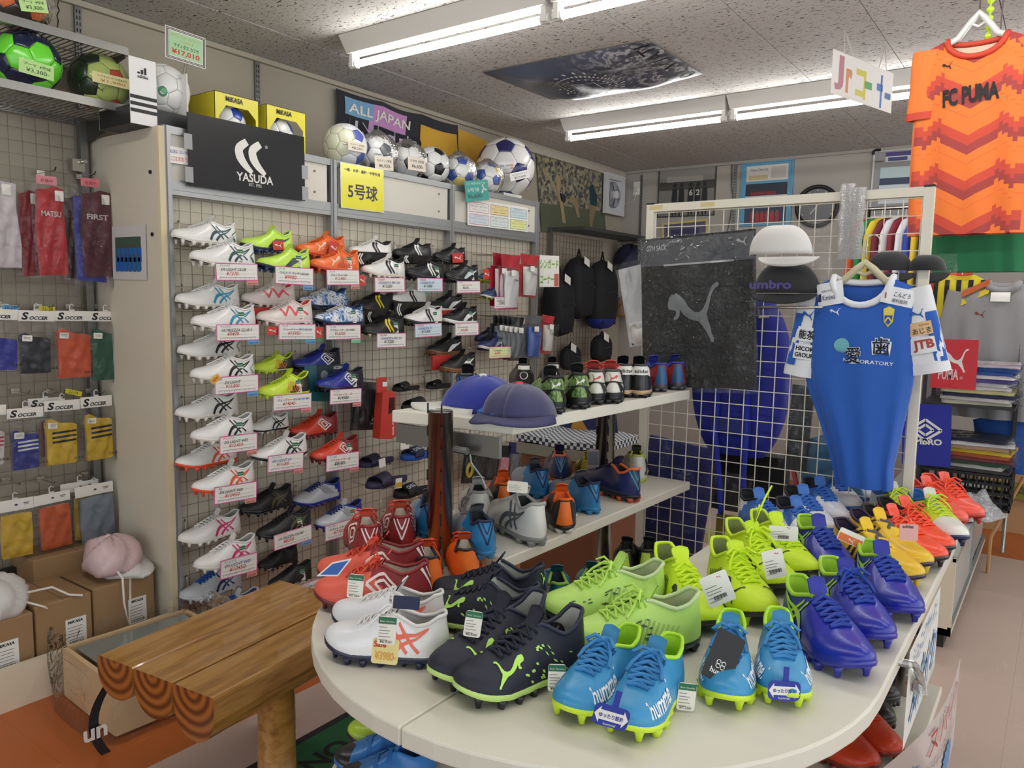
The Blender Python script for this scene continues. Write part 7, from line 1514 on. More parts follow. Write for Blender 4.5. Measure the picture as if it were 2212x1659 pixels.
for x in np.linspace(0, BW, 12):
    a.box((x, 0, BH/2), (.009, .006, BH)); a.box((x, BD, BH/2), (.009, .006, BH))
for y in np.linspace(0, BD, 9): a.box((0, y, BH/2), (.006, .008, BH)); a.box((BW, y, BH/2), (.006, .008, BH))
for z in (0.007, .045, .09, .135, BH): frame_into(a, -.004, -.004, BW+.004, BD+.004, .008, z-.007, z+.007)
a.box((BW/2, BD/2, .004), (BW, BD, .006)); a.build('lattice', M('#151517', .45), bk)
for i in range(5):
    t = thing('bagged_item', f'silvery bagged item, {["first", "second", "third", "fourth", "fifth"][i]} from the left before the basket', 'bag', (-.55+.065*i, YS-.20-.07*(i % 2), .424), (0, 0, .3*i), 'silvery bagged items on the counter'); a = MB(); a.grid(lambda u, v: (.11*(u-.5)*2, .10*(v-.5)*2, .012+.11*math.sin(PI*u)*math.sin(PI*v)*(1+.3*math.sin(12*u+i)*math.sin(11*v))), 12, 12); a.build('bag', plastic('silver_film_%d' % i, '#c6cdd6', .45, .15, 40, 1.0), t, True); a = MB(); a.prism(rrect(-.08, -.07, .08, .07, .02), 0, .05); a.build('content', M(['#7d8894', '#5a6472', '#8b93a0', '#4a5a7a', '#7a828e'][i], .6), t)
ct = thing('glass_counter', 'low cream display counter with sliding glass on the aisle side', 'counter', (-.78, 3.66, 0)); CW, CL, CH = .475, 1.7, .41; CB = M('#ddd2ba', .5)
a = MB(); a.box((CW/2, .01, .06+(CH-.06)/2), (CW, .02, CH-.06)); a.build('end_panel', CB, ct); a = MB(); a.box((CW/2, CL/2, .03), (CW-.05, CL-.03, .06)); a.build('kick_base', M('#2a2724', .7), ct); a = MB(); a.box((CW/2, CL/2, CH+.004), (CW+.005, CL, .012)); a.build('glass_top', M('#b9c2bf', .12, coat=.4), ct); a = MB(); a.box((CW/2, CL/2, .075), (CW, CL, .03)); a.build('floor_panel', CB, ct); a = MB(); a.box((.01, CL/2, .22), (.02, CL, .36)); a.build('back_panel', CB, ct)
for k in range(2): a = MB(); a.box((CW-.012-.008*k, CL*(.26+.48*k), .24), (.005, CL*.5, .30)); a.build('sliding_pane', M('#c3c6c2', .2, coat=.3), ct)
a = MB(); a.box((CW-.006, CL*.5, .24), (.012, .02, .31)); a.box((CW-.006, CL/2, .395), (.014, CL, .016)); a.box((CW-.006, CL/2, .092), (.014, CL, .016)); a.build('aluminium_trim', ALU, ct)
a = MB(); p0, p1 = onz(2128, 1180, .3), onz(2200, 1090, .6); a.tube([ony(2140, 1160, 4.9), ony(2212, 1030, 4.9)], .010, 8); a.tube([ony(2140, 1160, 4.9), ony(2140, 1160, 4.9)*np.array([1, 1, 0])], .010, 8); tag(a.build('wooden_pole', M('#b88a5a', .5)), 'thin slanting wooden pole at the right frame edge', 'pole')
p = ony(2190, 1060, 5.9); a = MB(); a.box((0, 0, 0), (.9, .03, .10)); t = a.build('green_strip', M('#7a7a2a', .7)); t.location = (p[0]+.2, 5.9, p[2]); tag(t, 'olive green lettered strip low at the back right', 'strip'); text('7 GA', t, -.33, -.03, .07, M('#4a4f2a', .7), bold=.02, z=.017).rotation_euler = FACE_Y
a = MB(); a.box((0, 0, .24), (1.0, .4, .48)); t = a.build('low_cabinet', M('#b08a62', .6)); t.location = (p[0]+.3, 6.12, 0); tag(t, 'low tan cabinet by the back wall at the right edge', 'cabinet')

# ------------------------------------------------------------------ hanging junior sign and ceiling poster
a0, a1 = onz(1800, 107, 2.50), onz(1930, 160, 2.50); d = a1-a0; L_ = np.linalg.norm(d); X = Vector(d/L_); Y = Vector((0, 0, 1)); Z = X.cross(Y)
t = thing('junior_sign', 'white paper sign with hand-coloured letters hanging from the ceiling on strings', 'sign', a0, Matrix((X, Y, Z)).transposed().to_euler()); a = MB(); a.box((L_/2, -.085, 0), (L_, .175, .0015)); a.build('paper', M('#dedad4', .6), t)
for s, x, y, h_, w_, cc in (('J', .02, -.15, .14, .07, '#b07a86'), ('r', .11, -.15, .10, .05, '#c8885a'), ('コ', .19, -.155, .12, .085, '#c6bc4a')): text(s, t, L_*x/.51, y, h_, M(cc, .6), w=L_*w_/.51, bold=.04, z=.0012)
for x, y, w_, h_, cc in ((.295, -.09, .06, .03, '#4f9a5a'), (.395, -.08, .05, .03, '#2f6ab0'), (.408, -.095, .014, .14, '#2f6ab0'), (.468, -.105, .05, .025, '#2f5a9a')): a = MB(); a.box((L_*x/.51, y, .0014), (L_*w_/.51, h_, .0008)); a.build('letter_stroke', M(cc, .6), t)
for u0, u1, pt_ in ((.17, .32, (1825, 65)), (.74, .87, (1912, 100))):
    q = onz(*pt_, ZC); lq = Matrix((X, Y, Z)) @ (Vector(q)-Vector(a0)); a = MB(); a.tube([(L_*u0, 0, 0), lq, (L_*u1, 0, 0)], .0022, 5); a.build('string', M('#d8d6d0', .6), t)
pc = [onz(x, y, ZC) for x, y in ((1042, 155), (1400, 85), (1518, 158), (1190, 213))]
t = thing('ceiling_poster', 'sagging dark poster of a floodlit stadium pinned under the ceiling', 'poster', (0, 0, 0)); a = MB()
def cp(u, v): b_ = (pc[0]*(1-u)+pc[1]*u)*(1-v)+(pc[3]*(1-u)+pc[2]*u)*v; return (b_[0], b_[1], ZC-.006-.05*math.sin(PI*u)**.8*math.sin(PI*v)-.02*math.sin(3*PI*v)*math.sin(2*PI*u)**2-.03*v*math.sin(PI*u))
def poster_mat():
    m, nt, b, N, L = nodes_mat('stadium_print'); tc = N('TexCoord'); n = N('TexNoise', i_Scale=26.0, i_Detail=4.0); L(tc.outputs['Object'], n.inputs['Vector']); sx = N('SeparateXYZ'); L(tc.outputs['Object'], sx.inputs[0]); mr = N('MapRange'); mr.inputs[1].default_value = -2.2; mr.inputs[2].default_value = -1.75; L(sx.outputs[0], mr.inputs[0])
    r = ramp(N, [(.35, '#4a4e5a'), (.50, '#6a6e7a'), (.56, '#c9cacb'), (.7, '#5a5f6c')]); L(n.outputs['Fac'], r.inputs[0]); mx = N('Mix', data_type='RGBA'); L(mr.outputs[0], mx.inputs[0]); mx.inputs[6].default_value = lin('#4a5166'); L(r.outputs[0], mx.inputs[7]); L(mx.outputs[2], b.inputs['Base Color']); b.inputs['Roughness'].default_value = .3; return m
a.grid(cp, 24, 14); o = a.build('sheet', poster_mat(), t, True)
PG = M('#d8dad6', .5)
for k, (rx, ry) in enumerate(((.22, .30), (.18, .24), (.14, .18))):
    a = MB(); n = 44
    for j in range(n):
        if j % 2 and k != 1: continue
        th = 2*PI*j/n; ribbon_into(a, [(.46+rx*math.cos(th), .5+ry*math.sin(th)), (.46+rx*.9*math.cos(th+.05), .5+ry*.9*math.sin(th+.05))], .012, n=1, fn=lambda u, v: (lambda q: (q[0], q[1], q[2]-.002))(cp(u, v)))
    a.build('stand_ring', PG, t)['kind'] = 'stuff'
a = MB(); [ribbon_into(a, [p_, q_], .006, n=3, fn=lambda u, v: (lambda q: (q[0], q[1], q[2]-.002))(cp(u, v))) for p_, q_ in (((.40, .42), (.54, .42)), ((.54, .42), (.54, .58)), ((.54, .58), (.40, .58)), ((.40, .58), (.40, .42)), ((.47, .42), (.47, .58)))]; a.build('pitch_lines', PG, t)
a = MB(); text_into(a, 'ITALIA 90', 0, 0, 1, w=1, bold=.01, fn=lambda x, y: (lambda q: (q[0], q[1], q[2]-.002))(cp(.985-.085*y if False else .90+.085*(1-y)*1.0, .06+.88*x))); a.build('lettering', M('#262a33', .5), t)

# ------------------------------------------------------------------ back wall and far left wall
def framed(name, label, tl, tr, bl, frame, inner, fw=.03, v=YB-.012):
    t, w, h = board(name, label, 'picture', tl, tr, bl, 1, v, M(inner, .5), .01, part='print'); a = MB(); frame_into(a, 0, -h, w, 0, fw, 0, .008); a.build('frame', M(frame, .45), t); return t, w, h
def bar(t, x0, y0, x1, y1, c, z=.001, nm='print_area'): a = MB(); a.box(((x0+x1)/2, (y0+y1)/2, z), (abs(x1-x0), abs(y1-y0), .001)); return a.build(nm, M(c, .6), t)
t, w, h = framed('team_picture', 'black and white picture of players in a huddle on the back wall', (1424, 366), (1549, 356), (1422, 470), '#3a3835', '#7e7c76', .008)
bar(t, 0, -h*.42, w, -.008, '#8d8b85'); bar(t, w*.02, -h*.45, w*.98, -h*.28, '#4a4844', .002, 'crowd'); bar(t, w*.15, -h*.29, w*.78, -h*.18, '#aaa8a0', .0025, 'roof')
for i, (x, s, n_) in enumerate(((.30, .9, ''), (.42, 1, ''), (.58, 1, '6'), (.70, 1, '2'), (.82, 1.05, ''))):
    a = MB(); poly_into(a, [(w*(x-.05), -h*.66), (w*(x-.035), -h*.98), (w*(x-.01), -h*.98), (w*x, -h*.72), (w*(x+.02), -h*.98), (w*(x+.045), -h*.96), (w*(x+.05), -h*.62), (w*(x+.04), -h*.42), (w*(x-.04), -h*.42)], z=.004); poly_into(a, disc(w*x, -h*.36, w*.03, 10, h*.05), z=.004); a.build('player', M('#26262a', .6), t)
    if n_: text(n_, t, w*(x-.025), -h*.58, h*.12, M('#c9c9c4', .6), bold=.03, z=.005)
t, w, h = framed('blue_framed_poster', 'sky blue framed tournament poster on the back wall', (1603, 353), (1716, 343), (1601, 489), '#5f9dbc', '#5f9dbc', .012)
bar(t, w*.10, -h*.30, w*.90, -h*.06, '#d6d2ca'); text('Coca-Cola Cup', t, w*.18, -h*.155, h*.055, M('#3a4a86', .6), w=w*.34, shear=.3, z=.002, bold=.01); bar(t, w*.15, -h*.28, w*.52, -h*.21, '#c8b98c', .0016); bar(t, w*.58, -h*.27, w*.86, -h*.09, '#bcbab4', .0016)
bar(t, w*.10, -h*.56, w*.90, -h*.34, '#2a3440'); bar(t, w*.10, -h*.56, w*.90, -h*.53, '#c4c8cc', .0016); bar(t, w*.10, -h*.97, w*.90, -h*.62, '#3a4258'); bar(t, w*.10, -h*.70, w*.90, -h*.62, '#b9c2d0', .0016)
for i in range(9): bar(t, w*(.20+.055*i), -h*.52, w*(.245+.055*i), -h*.47, '#8a2a30', .002, 'player')
for i in range(6):
    for k in range(2): bar(t, w*(.22+.095*i), -h*(.88+.06*k), w*(.295+.095*i), -h*(.80+.06*k), '#a8343a', .002+.0006*k, 'player'); a = MB(); poly_into(a, disc(w*(.257+.095*i), -h*(.785+.06*k), w*.022, 8), z=.0035); a.build('head', M('#7a5a48', .6), t)
p = ony(1765, 446, YB-.02); t = thing('wall_clock', 'round black wall clock on the back wall behind the partition', 'clock', p, FACE_Y); a = MB(); a.tube([(.155*math.cos(q), .155*math.sin(q), .01) for q in np.linspace(0, 2*PI, 37)[:-1]], .016, 8, closed=True); a.build('rim', BLACK, t, True); a = MB(); a.prism(disc(0, 0, .15, 32), 0, .006); a.build('dial', M('#3c3d40', .3), t); a = MB(); ribbon_into(a, [(0, 0), (-.05, -.06)], .008, z=.009, n=1); ribbon_into(a, [(0, 0), (.09, .10)], .005, z=.009, n=1); a.build('hands', M('#b9b9b4', .4), t); a = MB(); [a.box((.125*math.sin(PI*k/6), .125*math.cos(PI*k/6), .0065), (.008, .008, .002)) for k in range(12)]; a.build('hour_marks', M('#b9b9b4', .4), t)
t, w, h = framed('landscape_board', 'grey framed notice board with a snowy landscape photo on the back wall', (1888, 326), (2040, 314), (1880, 470), '#c9c8c4', '#8f8f8e', .012); bar(t, w*.18, -h*.18, w*.95, -h*.04, '#d6d4d0'); bar(t, w*.18, -h*.10, w*.95, -h*.04, '#4a3f7a', .0016); bar(t, w*.22, -h*.17, w*.5, -h*.115, '#4a4f86', .002); bar(t, w*.12, -h*.80, w*.95, -h*.26, '#b9cdd0'); bar(t, w*.12, -h*.52, w*.95, -h*.42, '#3a4660', .0016); bar(t, w*.12, -h*.80, w*.95, -h*.53, '#cfd6de', .0016); text('Duktig Sports', t, w*.03, -h*.18, h*.03, INK, z=.002, w=w*.13)
a = MB(); a.tube([(.0, -.03, .006), (.0, -.004, .006), (.012, .003, .006), (.05, .003, .006)], .012, 6); a.build('corner_cap', M('#1f2030', .5), t)
t, w, h = framed('yellow_framed_photo', 'small yellow framed photo low on the back wall behind the partition', (1430, 482), (1530, 472), (1430, 520), '#c8b878', '#5a5a72', .02); bar(t, w*.2, -h*.9, w*.8, -h*.45, '#3a3a5a')
t, w, h = board('power_outlet', 'white power outlet with a plug on the back wall corner', 'outlet', (1369, 393), (1384, 392), (1369, 421), 1, YB-.006, WHITE, .006, part='plate'); a = MB(); a.box((w*.45, -h*.6, .012), (.03, .04, .024)); a.tube([(w*.45, -h*.7, .012), (w*.45, -h*1.1, .012), (w*.2, -h*1.5, .01), (-w*1.1, -h*1.65, .004)], .004, 6); a.build('plug', M('#d2d0cb', .5), t)
t = thing('exhaust_fan', 'white exhaust fan in the corner of the left wall', 'fan', onx(1301, 372, WX+.02), FACE_X); w, h = .345, .355; a = MB(); frame_into(a, 0, -h, w, 0, .05, 0, .05); a.box((w/2, -h/2, .008), (w, h, .012)); a.build('housing', M('#d5d6d8', .4), t); a = MB(); a.prism(disc(w/2, -h/2, .115, 28), .02, .03); a.build('duct', M('#8d8f98', .5), t)
for k in range(4): a = MB(); q = PI/2*k; poly_into(a, [(w/2+.02*math.cos(q), -h/2+.02*math.sin(q)), (w/2+.11*math.cos(q-.3), -h/2+.11*math.sin(q-.3)), (w/2+.11*math.cos(q+.5), -h/2+.11*math.sin(q+.5))], z=.040+.003*k); a.build('blade', M('#a9abb2', .4), t)
a = MB(); a.prism(disc(w/2, -h/2, .035, 18), .03, .06); a.build('hub', M('#e2e2e2', .4), t)
def crowd_mat():
    m, nt, b, N, L = nodes_mat('crowd_print'); tc = N('TexCoord'); n = N('TexVoronoi', i_Scale=38.0); L(tc.outputs['Object'], n.inputs['Vector']); r = ramp(N, [(0, '#3a4046'), (.35, '#5a5c58'), (.55, '#8a8470'), (.8, '#aaa080'), (1, '#4a5056')]); L(n.outputs['Color'], r.inputs[0]); L(r.outputs[0], b.inputs['Base Color']); b.inputs['Roughness'].default_value = .5; return m
pw = thing('match_poster', 'large faded poster of players before a stadium crowd on the left wall', 'poster', (0, 0, 0)); PXW = WX+.015
o = pxpoly('crowd', [(1158, 328), (1297, 371), (1306, 457), (1166, 438)], 0, PXW, crowd_mat(), pw); pxpoly('pitch', [(1166, 438), (1306, 457), (1310, 508), (1170, 500)], 0, PXW, M('#59604c', .6, var=.1, vs=6), pw)
for nm, pts, cc in (('player', [(1198, 384), (1204, 376), (1210, 382), (1211, 400), (1209, 416), (1214, 430), (1218, 455), (1222, 484), (1214, 480), (1210, 446), (1203, 418), (1201, 398)], '#a8946a'), ('player', [(1226, 430), (1240, 426), (1246, 430), (1252, 470), (1246, 468), (1240, 440), (1230, 438)], '#9a8862'), ('player_shorts', [(1208, 416), (1222, 424), (1220, 438), (1212, 434)], '#2a3440'), ('player', [(1273, 405), (1279, 398), (1283, 408), (1290, 424), (1288, 446), (1274, 442)], '#1f3c44'), ('player', [(1274, 442), (1288, 446), (1280, 480), (1278, 497), (1273, 494), (1272, 466)], '#8a7a58')): pxpoly(nm, pts, 0, PXW, M(cc, .6), pw, .003)
# far wire shelf and grid with backpacks
s0 = onx(1182, 497, WX+.03); t = thing('wire_shelf', 'far wire shelf above the backpacks', 'shelf', (WX, 5.25, 2.035)); a = MB(); a.box((.34, .6, 0), (.012, 1.2, .025)); a.box((.17, 0, 0), (.34, .012, .025)); a.box((.17, 1.2, 0), (.34, .012, .025)); a.build('rim', M('#5a5c5c', .4, .7), t); a = MB(); [a.tube([(0, y, 0), (.34, y, 0)], .003, 4, cap=False) for y in np.arange(.02, 1.2, .024)]; a.build('wires', M('#5c5e5e', .4, .7), t)
gp2 = thing('wire_grid_panel', 'far wire grid panel behind the backpacks', 'grid panel', (WX+.03, 0, 0)); mesh_grid('wire_mesh', 4.34, 6.1, .3, 2.0, WX+.03, .05, .05, .0024, WIRE, gp2, (WX+.03, 0, 0))
for yy in (4.36, 5.25): a = MB(); a.box((0.005, yy, 1.05), (.025, .025, 2.0)); a.build('post', STEEL, gp2)
def backpack(label, px, y0, y1, w, col, X=WX+.16, base=None, dp=.11):
    p = onx(px, y1, X); q = onx(px, y0, X); h = q[2]-p[2]; t = thing('backpack', label, 'backpack', p, FACE_X, 'backpacks on the far wall'); a = MB()
    def f(u, v): th = 2*PI*u; e = (1-abs(2*v-1)**4)**.4*(1 if v < .6 else 1-.35*((v-.6)/.4)**2); return (w/2*math.copysign(abs(math.cos(th))**.7, math.cos(th))*e, h*v, dp*math.copysign(abs(math.sin(th))**.7, math.sin(th))*e)
    a.grid(f, 30, 18); a.build('body', M(col, .8, bump=.15, bs=60), t, True)
    a = MB(); a.grid(lambda u, v: (w*.33*(2*u-1), h*(.08+.36*v), dp*.75+.03*math.sin(PI*u)*math.sin(PI*v)), 8, 8); a.build('pocket', M(col, .75), t, True)
    a = MB(); a.tube([(-.03, h*.97, 0), (0, h*1.10, .0), (.03, h*.97, 0)], .008, 6); a.build('handle', M(col, .8), t, True); a = MB(); a.tube([(-w*.3, h*.50, dp*.98), (0, h*.55, dp*1.05), (w*.32, h*.50, dp*.95)], .004, 5); a.build('zip', M('#55575c', .4, .6), t, True)
    if base: a = MB(); a.grid(lambda u, v: (f(u, .02+.14*v)[0]*1.02, f(u, .02+.14*v)[1], f(u, .02+.14*v)[2]*1.03), 30, 4); a.build('base', M(base, .7), t, True)
    a = MB(); a.box((0, 0, 0), (.09, .065, .001)); a.build('paper_tag', PAPER, t, loc=(-w*.12, h*.90, dp*.9), rot=(-.2, 0, -.35)); return t
backpack('black backpack with a royal blue base', 1297, 560, 712, .36, '#15171c', base='#1a2a86'); backpack('black backpack hanging left of the blue-based one', 1247, 552, 690, .30, '#121318'); backpack('black shoulder bag with a yellow zip below the white sign', 1205, 590, 728, .27, '#14151a'); backpack('black waist bag tilted below the backpacks', 1298, 722, 782, .24, '#131418', X=WX+.22, dp=.07); backpack('black goalkeeper bag in film low on the far grid', 1232, 745, 800, .26, '#1c1d22', X=WX+.09, dp=.05)
t, w, h = board('corner_sign', 'white sign with green katakana beside the shin guard packs', 'sign', (1166, 551), (1208, 553), (1164, 620), 0, XCARD-.05, PAPER, .002); text('シンガード', t, w*-.0, -h*.42, h*.30, M('#7ab04a', .6), w=w*.96, bold=.03, z=.001); text('コーナー', t, w*.02, -h*.90, h*.28, M('#7ab04a', .6), w=w*.70, bold=.03, z=.001); bar(t, w*.74, -h*.98, w*.97, -h*.58, '#b86a52', .0012, 'photo'); a = MB(); a.tube([(w*.3, -.004, 0), (w*.3, .0, XCARD*0-.17)], .0025, 5); a.build('hook', RACK, t)
for nm, px, py, cc, r in (('dark blue glove bundle left of the gym sack', 1362, 560, '#141a34', .13), ('mustard and purple pouch beyond the backpacks', 1346, 660, '#7a5a3a', .10)):
    p = ony(px, py, YB-.16); t = drawbag(nm, (p[0], YB-.16, p[2]-.1), r*1.2, r*.9, r*1.7, M(cc, .7, bump=.2, bs=30), 3, [], name='soft_bundle'); a = MB(); a.tube([(0, 0, r*1.6), (0, .05, r*2), (0, .16, r*2)], .006, 5); a.build('hook', M('#4a4a4a', .6), t)
t, w, h = board('white_film_bag', 'milky film bag with white soft goods left of the gym sack', 'bag', (1335, 583), (1388, 570), (1345, 752), 1, PY+.06, M('#c9cacb', .4, bump=.4, bs=20), .03, part='bag'); film(t, -.01, -h, w+.01, .02, .004, .012, seed=51); a = MB(); a.grid(lambda u, v: (w*(.1+.8*u), -h*(.70+.28*v), .03*math.sin(PI*u)*math.sin(PI*v)), 8, 8); a.build('soft_goods', M('#e2e0dc', .6), t, True)
a = MB(); a.tube([(w*.8, -.004, -.01), (w+.02, .03, -.01), (w+.045, .03, 0)], .003, 5); a.build('hook', RACK, t)

def peg_part(t, w, d, y=-.006):      # wire peg from the pack back to the mesh
    a = MB(); a.tube([(w/2, y, .004), (w/2, y+.004, -max(.01, d))], .0024, 5); a.build('hook', RACK, t)
# ------------------------------------------------------------------ slides, shin guards, gloves and accessories on the right bays
def slide(label, x0, x1, yb, col, X=XBK, strap=None, word=None, foot=None, holes=False, L=None, group='slide sandals on the boot wall'):
    a, b = onx(x0, yb, X), onx(x1, yb, X); L = L or min(.28, max(.20, b[1]-a[1])); c = (a+b)/2; t = thing('slide_sandal', label, 'sandal', (X, c[1], c[2]), -PI/2, group); la = LASTS['trainer']; mb = MB(); n = 40; P = [-1+2*i/n for i in range(n)]
    def ring(f, z): return [((la.B(p)[0]-.5)*L*(1+(f-1)*.5), la.B(p)[1]*f*L*1.1, (z+.05*max(0, abs(la.B(p)[0]-.45)-.35)*1.5)*L) for p in P]
    rs = [ring(.94, 0), ring(1.02, .02), ring(1.02, .08), ring(.92, .095)]; vs = [v for r in rs for v in r]; fs = [(i*n+j, i*n+(j+1) % n, (i+1)*n+(j+1) % n, (i+1)*n+j) for i in range(3) for j in range(n)]; fs += [tuple(range(n-1, -1, -1)), tuple(3*n+j for j in range(n))]; mb.add(vs, fs); mb.build('footbed', M(foot or col, .7), t, True)
    def st(u, v, off=0): x = .54+.27*v-.03*math.sin(PI*u); th = PI*u; w = np.interp(x, la.wx, la.wl)*1.18; return ((x-.5)*L, w*L*1.1*math.cos(th)*(1+off), (.06+(.19-.05*v)*math.sin(th)**.75*(1+off))*L)
    mb = MB(); mb.grid(lambda u, v: st(u, v), 20, 6); o = mb.build('strap', M(strap or col, .6), t, True); m = o.modifiers.new('s', 'SOLIDIFY'); m.thickness = .004
    if word: mb = MB(); text_into(mb, word, 0, 0, 1, w=1, bold=.03, fn=lambda x, y: st(.12+.30*x if False else .34-.0*x+(-.22+.34*(1-x))*0+.0, .5) if False else st(.45-.32*(1-y)*.55-.02, .92-.84*x, .05)); mb.build('lettering', M('#c9d6e4', .6), t)
    if holes:
        for k in range(5): mb = MB(); ribbon_into(mb, [(.22, .15+.16*k), (.45, .15+.16*k)], .05, n=5, fn=lambda u, v: st(u, v, .03)); mb.build('vent', M('#3a3a3e', .6), t)
    q = onx((x0+x1)/2, yb, MX); r_ = thing('sandal_rest', 'wire rest under the '+label, 'wire rest', (MX, c[1], c[2]), 0, 'chrome wire sandal rests'); mb = MB(); x1_ = X-MX; mb.tube([(.004, -.07, .06), (.015, -.07, .07), (.02, -.07, .0), (x1_+.04, -.07, -.003), (x1_+.04, .07, -.003), (.012, .07, 0)], .0021, 5); mb.build('wire', RACK, r_, True); return t
slide('black vented slide above the white shelf, left rear', 849, 905, 843, '#17181a', holes=True); slide('black vented slide above the white shelf, right rear', 922, 972, 838, '#17181a', holes=True); slide('black vented slide just behind the white shelf', 868, 948, 884, '#17181a', X=XFR, holes=True)
slide('dark purple slide with round cut-outs, rear one', 775, 849, 1003, '#2c2844'); slide('dark purple slide with round cut-outs, front one', 789, 880, 1047, '#2c2844', X=XFR); slide('navy slide with bright blue footbed and lettering', 862, 946, 988, '#1b2440', foot='#1f56b0', word='CHILL'); slide('black slide with white lettering, upper one', 847, 933, 1068, '#161617', word='CHILL'); slide('black slide with white lettering, lower one beside the pole', 860, 926, 1110, '#161617', X=XFR, word='CHILL')
t, w, h = board('tag_card', 'white price slip on the front purple slide', 'price slip', (818, 993), (832, 988), (822, 1010), 0, XFR+.04, PAPER, .0008)
t, w, h = board('tag_card', 'yellow and white tag on the upper black slide', 'price slip', (855, 1034), (869, 1032), (853, 1056), 0, XFR+.04, PAPER, .0008); a = MB(); a.box((w*.5, -h*.65, .0008), (w*.9, h*.5, .0005)); a.build('yellow_print', M('#d8ae3a', .6), t)
t, w, h = board('hang_slips', 'green and white slips left of the blue slide', 'price slip', (866, 946), (884, 943), (864, 972), 0, XFR+.02, PAPER, .0008); peg_part(t, w, XFR+.02-MX); a = MB(); a.box((w*.75, -h*.4, .0008), (w*.3, h*.5, .0005)); a.build('green_print', M('#4a9a6a', .6), t)
# goalkeeper glove pack and red glove box
t, w, h = board('glove_pack', 'black goalkeeper gloves in a clear pack beside the red box', 'gloves', (764, 824), (822, 826), (757, 930), 0, XBK+.03, M('#2b2c2c', .6), .004, part='backing')
for k in range(4): a = MB(); x = w*(.15+.2*k); a.tube([(x, -h*.45, .01), (x-.006, -h*.72, .016), (x-.01, -h*(.90 if k in (1, 2) else .82), .014)], [.014, .013, .009], 8); a.build('finger', M('#1b1c1e', .7), t, True)
a = MB(); a.prism(rrect(w*.05, -h*.55, w*.95, -h*.15, .02), .002, .024); a.build('palm', M('#202224', .7), t); a = MB(); [ribbon_into(a, [(w*(.62+.1*k), -h*(.80)), (w*(.66+.1*k), -h*(.74-.04*k))], .009, z=.03, n=1) for k in range(3)]; text_into(a, 'adidas', w*.55, -h*.87, h*.045, w=w*.4, bold=.03, z=.03); a.build('logo', WHITE, t); peg_part(t, w, XBK+.03-MX); film(t, 0, -h, w, 0, .02, .008, seed=61)
p = onx(838, 950, XFR+.02); t = thing('glove_box', 'red goalkeeper glove box with a window hanging on the mesh', 'box', p, FACE_X); RB = M('#c03a30', .45); w, h = .115, .31
a = MB(); o = [(-w/2, .012), (w*.25, 0), (w/2, .015), (w/2, h*.74), (w*.1, h*.80), (-w*.3, h*.78)]; a.prism(o, -.05, .0); a.build('carton', RB, t); a = MB(); a.box((-w*.12, h*.89, -.03), (w*.62, h*.24, .002)); a.build('hang_flap', RB, t); peg_part(t, -w*.24, XFR-MX, h*.95); a = MB(); a.prism([(w*.02, h*.42), (w*.40, h*.44), (w*.40, h*.68), (w*.08, h*.68)], 0, .0015); a.build('window', M('#3a1a18', .2, coat=.4), t); text('GOAL KEEPER', t, 0, 0, .013, WHITE, w=.11, bold=.03, z=0).matrix_local = Matrix.Translation((w*.36, .02, .0015)) @ Matrix.Rotation(PI/2, 4, 'Z'); a = MB(); a.box((w*.05, h*.90, -.028), (.03, .026, .001)); a.build('price_sticker', PAPER, t)
# shin guard packs
def guard(label, tl, tr, bl, bag, shell, X, hd=.24, group='shin guard packs', roll=0):
    loc, rot, w = panel_frame(tl, tr, 0, X); h = hpix(tl, bl, 0, X); t = thing('shin_guard_pack', label, 'shin guards', loc, rot, group); BG = M(bag, .3, coat=.4, bump=.2, bs=25)
    a = MB(); a.grid(lambda u, v: (w*u, -h*hd*v, .006*math.sin(9*u+2*v)), 8, 4); a.build('header', BG, t, True); a = MB(); a.grid(lambda u, v: (w*u, -h*(hd+(1-hd)*v), -.012), 4, 6); a.build('back_film', BG, t)
    a = MB(); a.grid(lambda u, v: (w*(.5+.36*math.sin((u-.5)*PI)*(1-.15*v)), -h*(hd+.06+(.66-.0)*v), .004+.035*math.cos((u-.5)*PI)*(.7+.3*math.sin(PI*v))), 12, 10); a.build('guard_shell', M(shell, .35, coat=.3), t, True)
    a = MB(); cat_into(a, w*.42, -h*.5, w*.22, h*.06, z=.045); a.build('cat_mark', M('#3a3a3c', .5), t); a = MB(); a.box((w*.35, -h*(hd+.10), .046), (.045, .032, .001)); a.build('price_sticker', PAPER, t); film(t, 0, -h, w, -h*hd, .040, .006, seed=int(tl[0])); peg_part(t, w, X-MX); return t
guard('red pack with white shin guards, middle one', (1082, 548), (1124, 552), (1086, 668), '#b02434', '#dcdad8', XFR+.06); guard('red pack with perforated white shin guards by the sign', (1124, 547), (1164, 553), (1128, 640), '#b82a34', '#e2e0da', XFR+.03); guard('red pack with shin guards behind the blue child boot', (1064, 545), (1100, 550), (1070, 660), '#a82230', '#d0b8bc', XFR+.02)
for i in range(5): guard(f'grey shin guard pack, {["leftmost", "second", "third", "fourth", "fifth"][i]} in the dark row', (1064+10*i, 680+1*i), (1088+11*i, 682+i), (1066+11*i, 770+2*i), '#3a3c40', '#55585c', XFR-.02+.018*i, .2)
guard('clear pack with blue shin guards in the dark row', (1133, 681), (1172, 683), (1140, 775), '#5a5c60', '#2a52a4', XFR+.08, .2); guard('red and white wavy shin guard pack at the end of the dark row', (1171, 679), (1198, 684), (1174, 762), '#b02a30', '#dcd8d0', XFR+.06, .2)
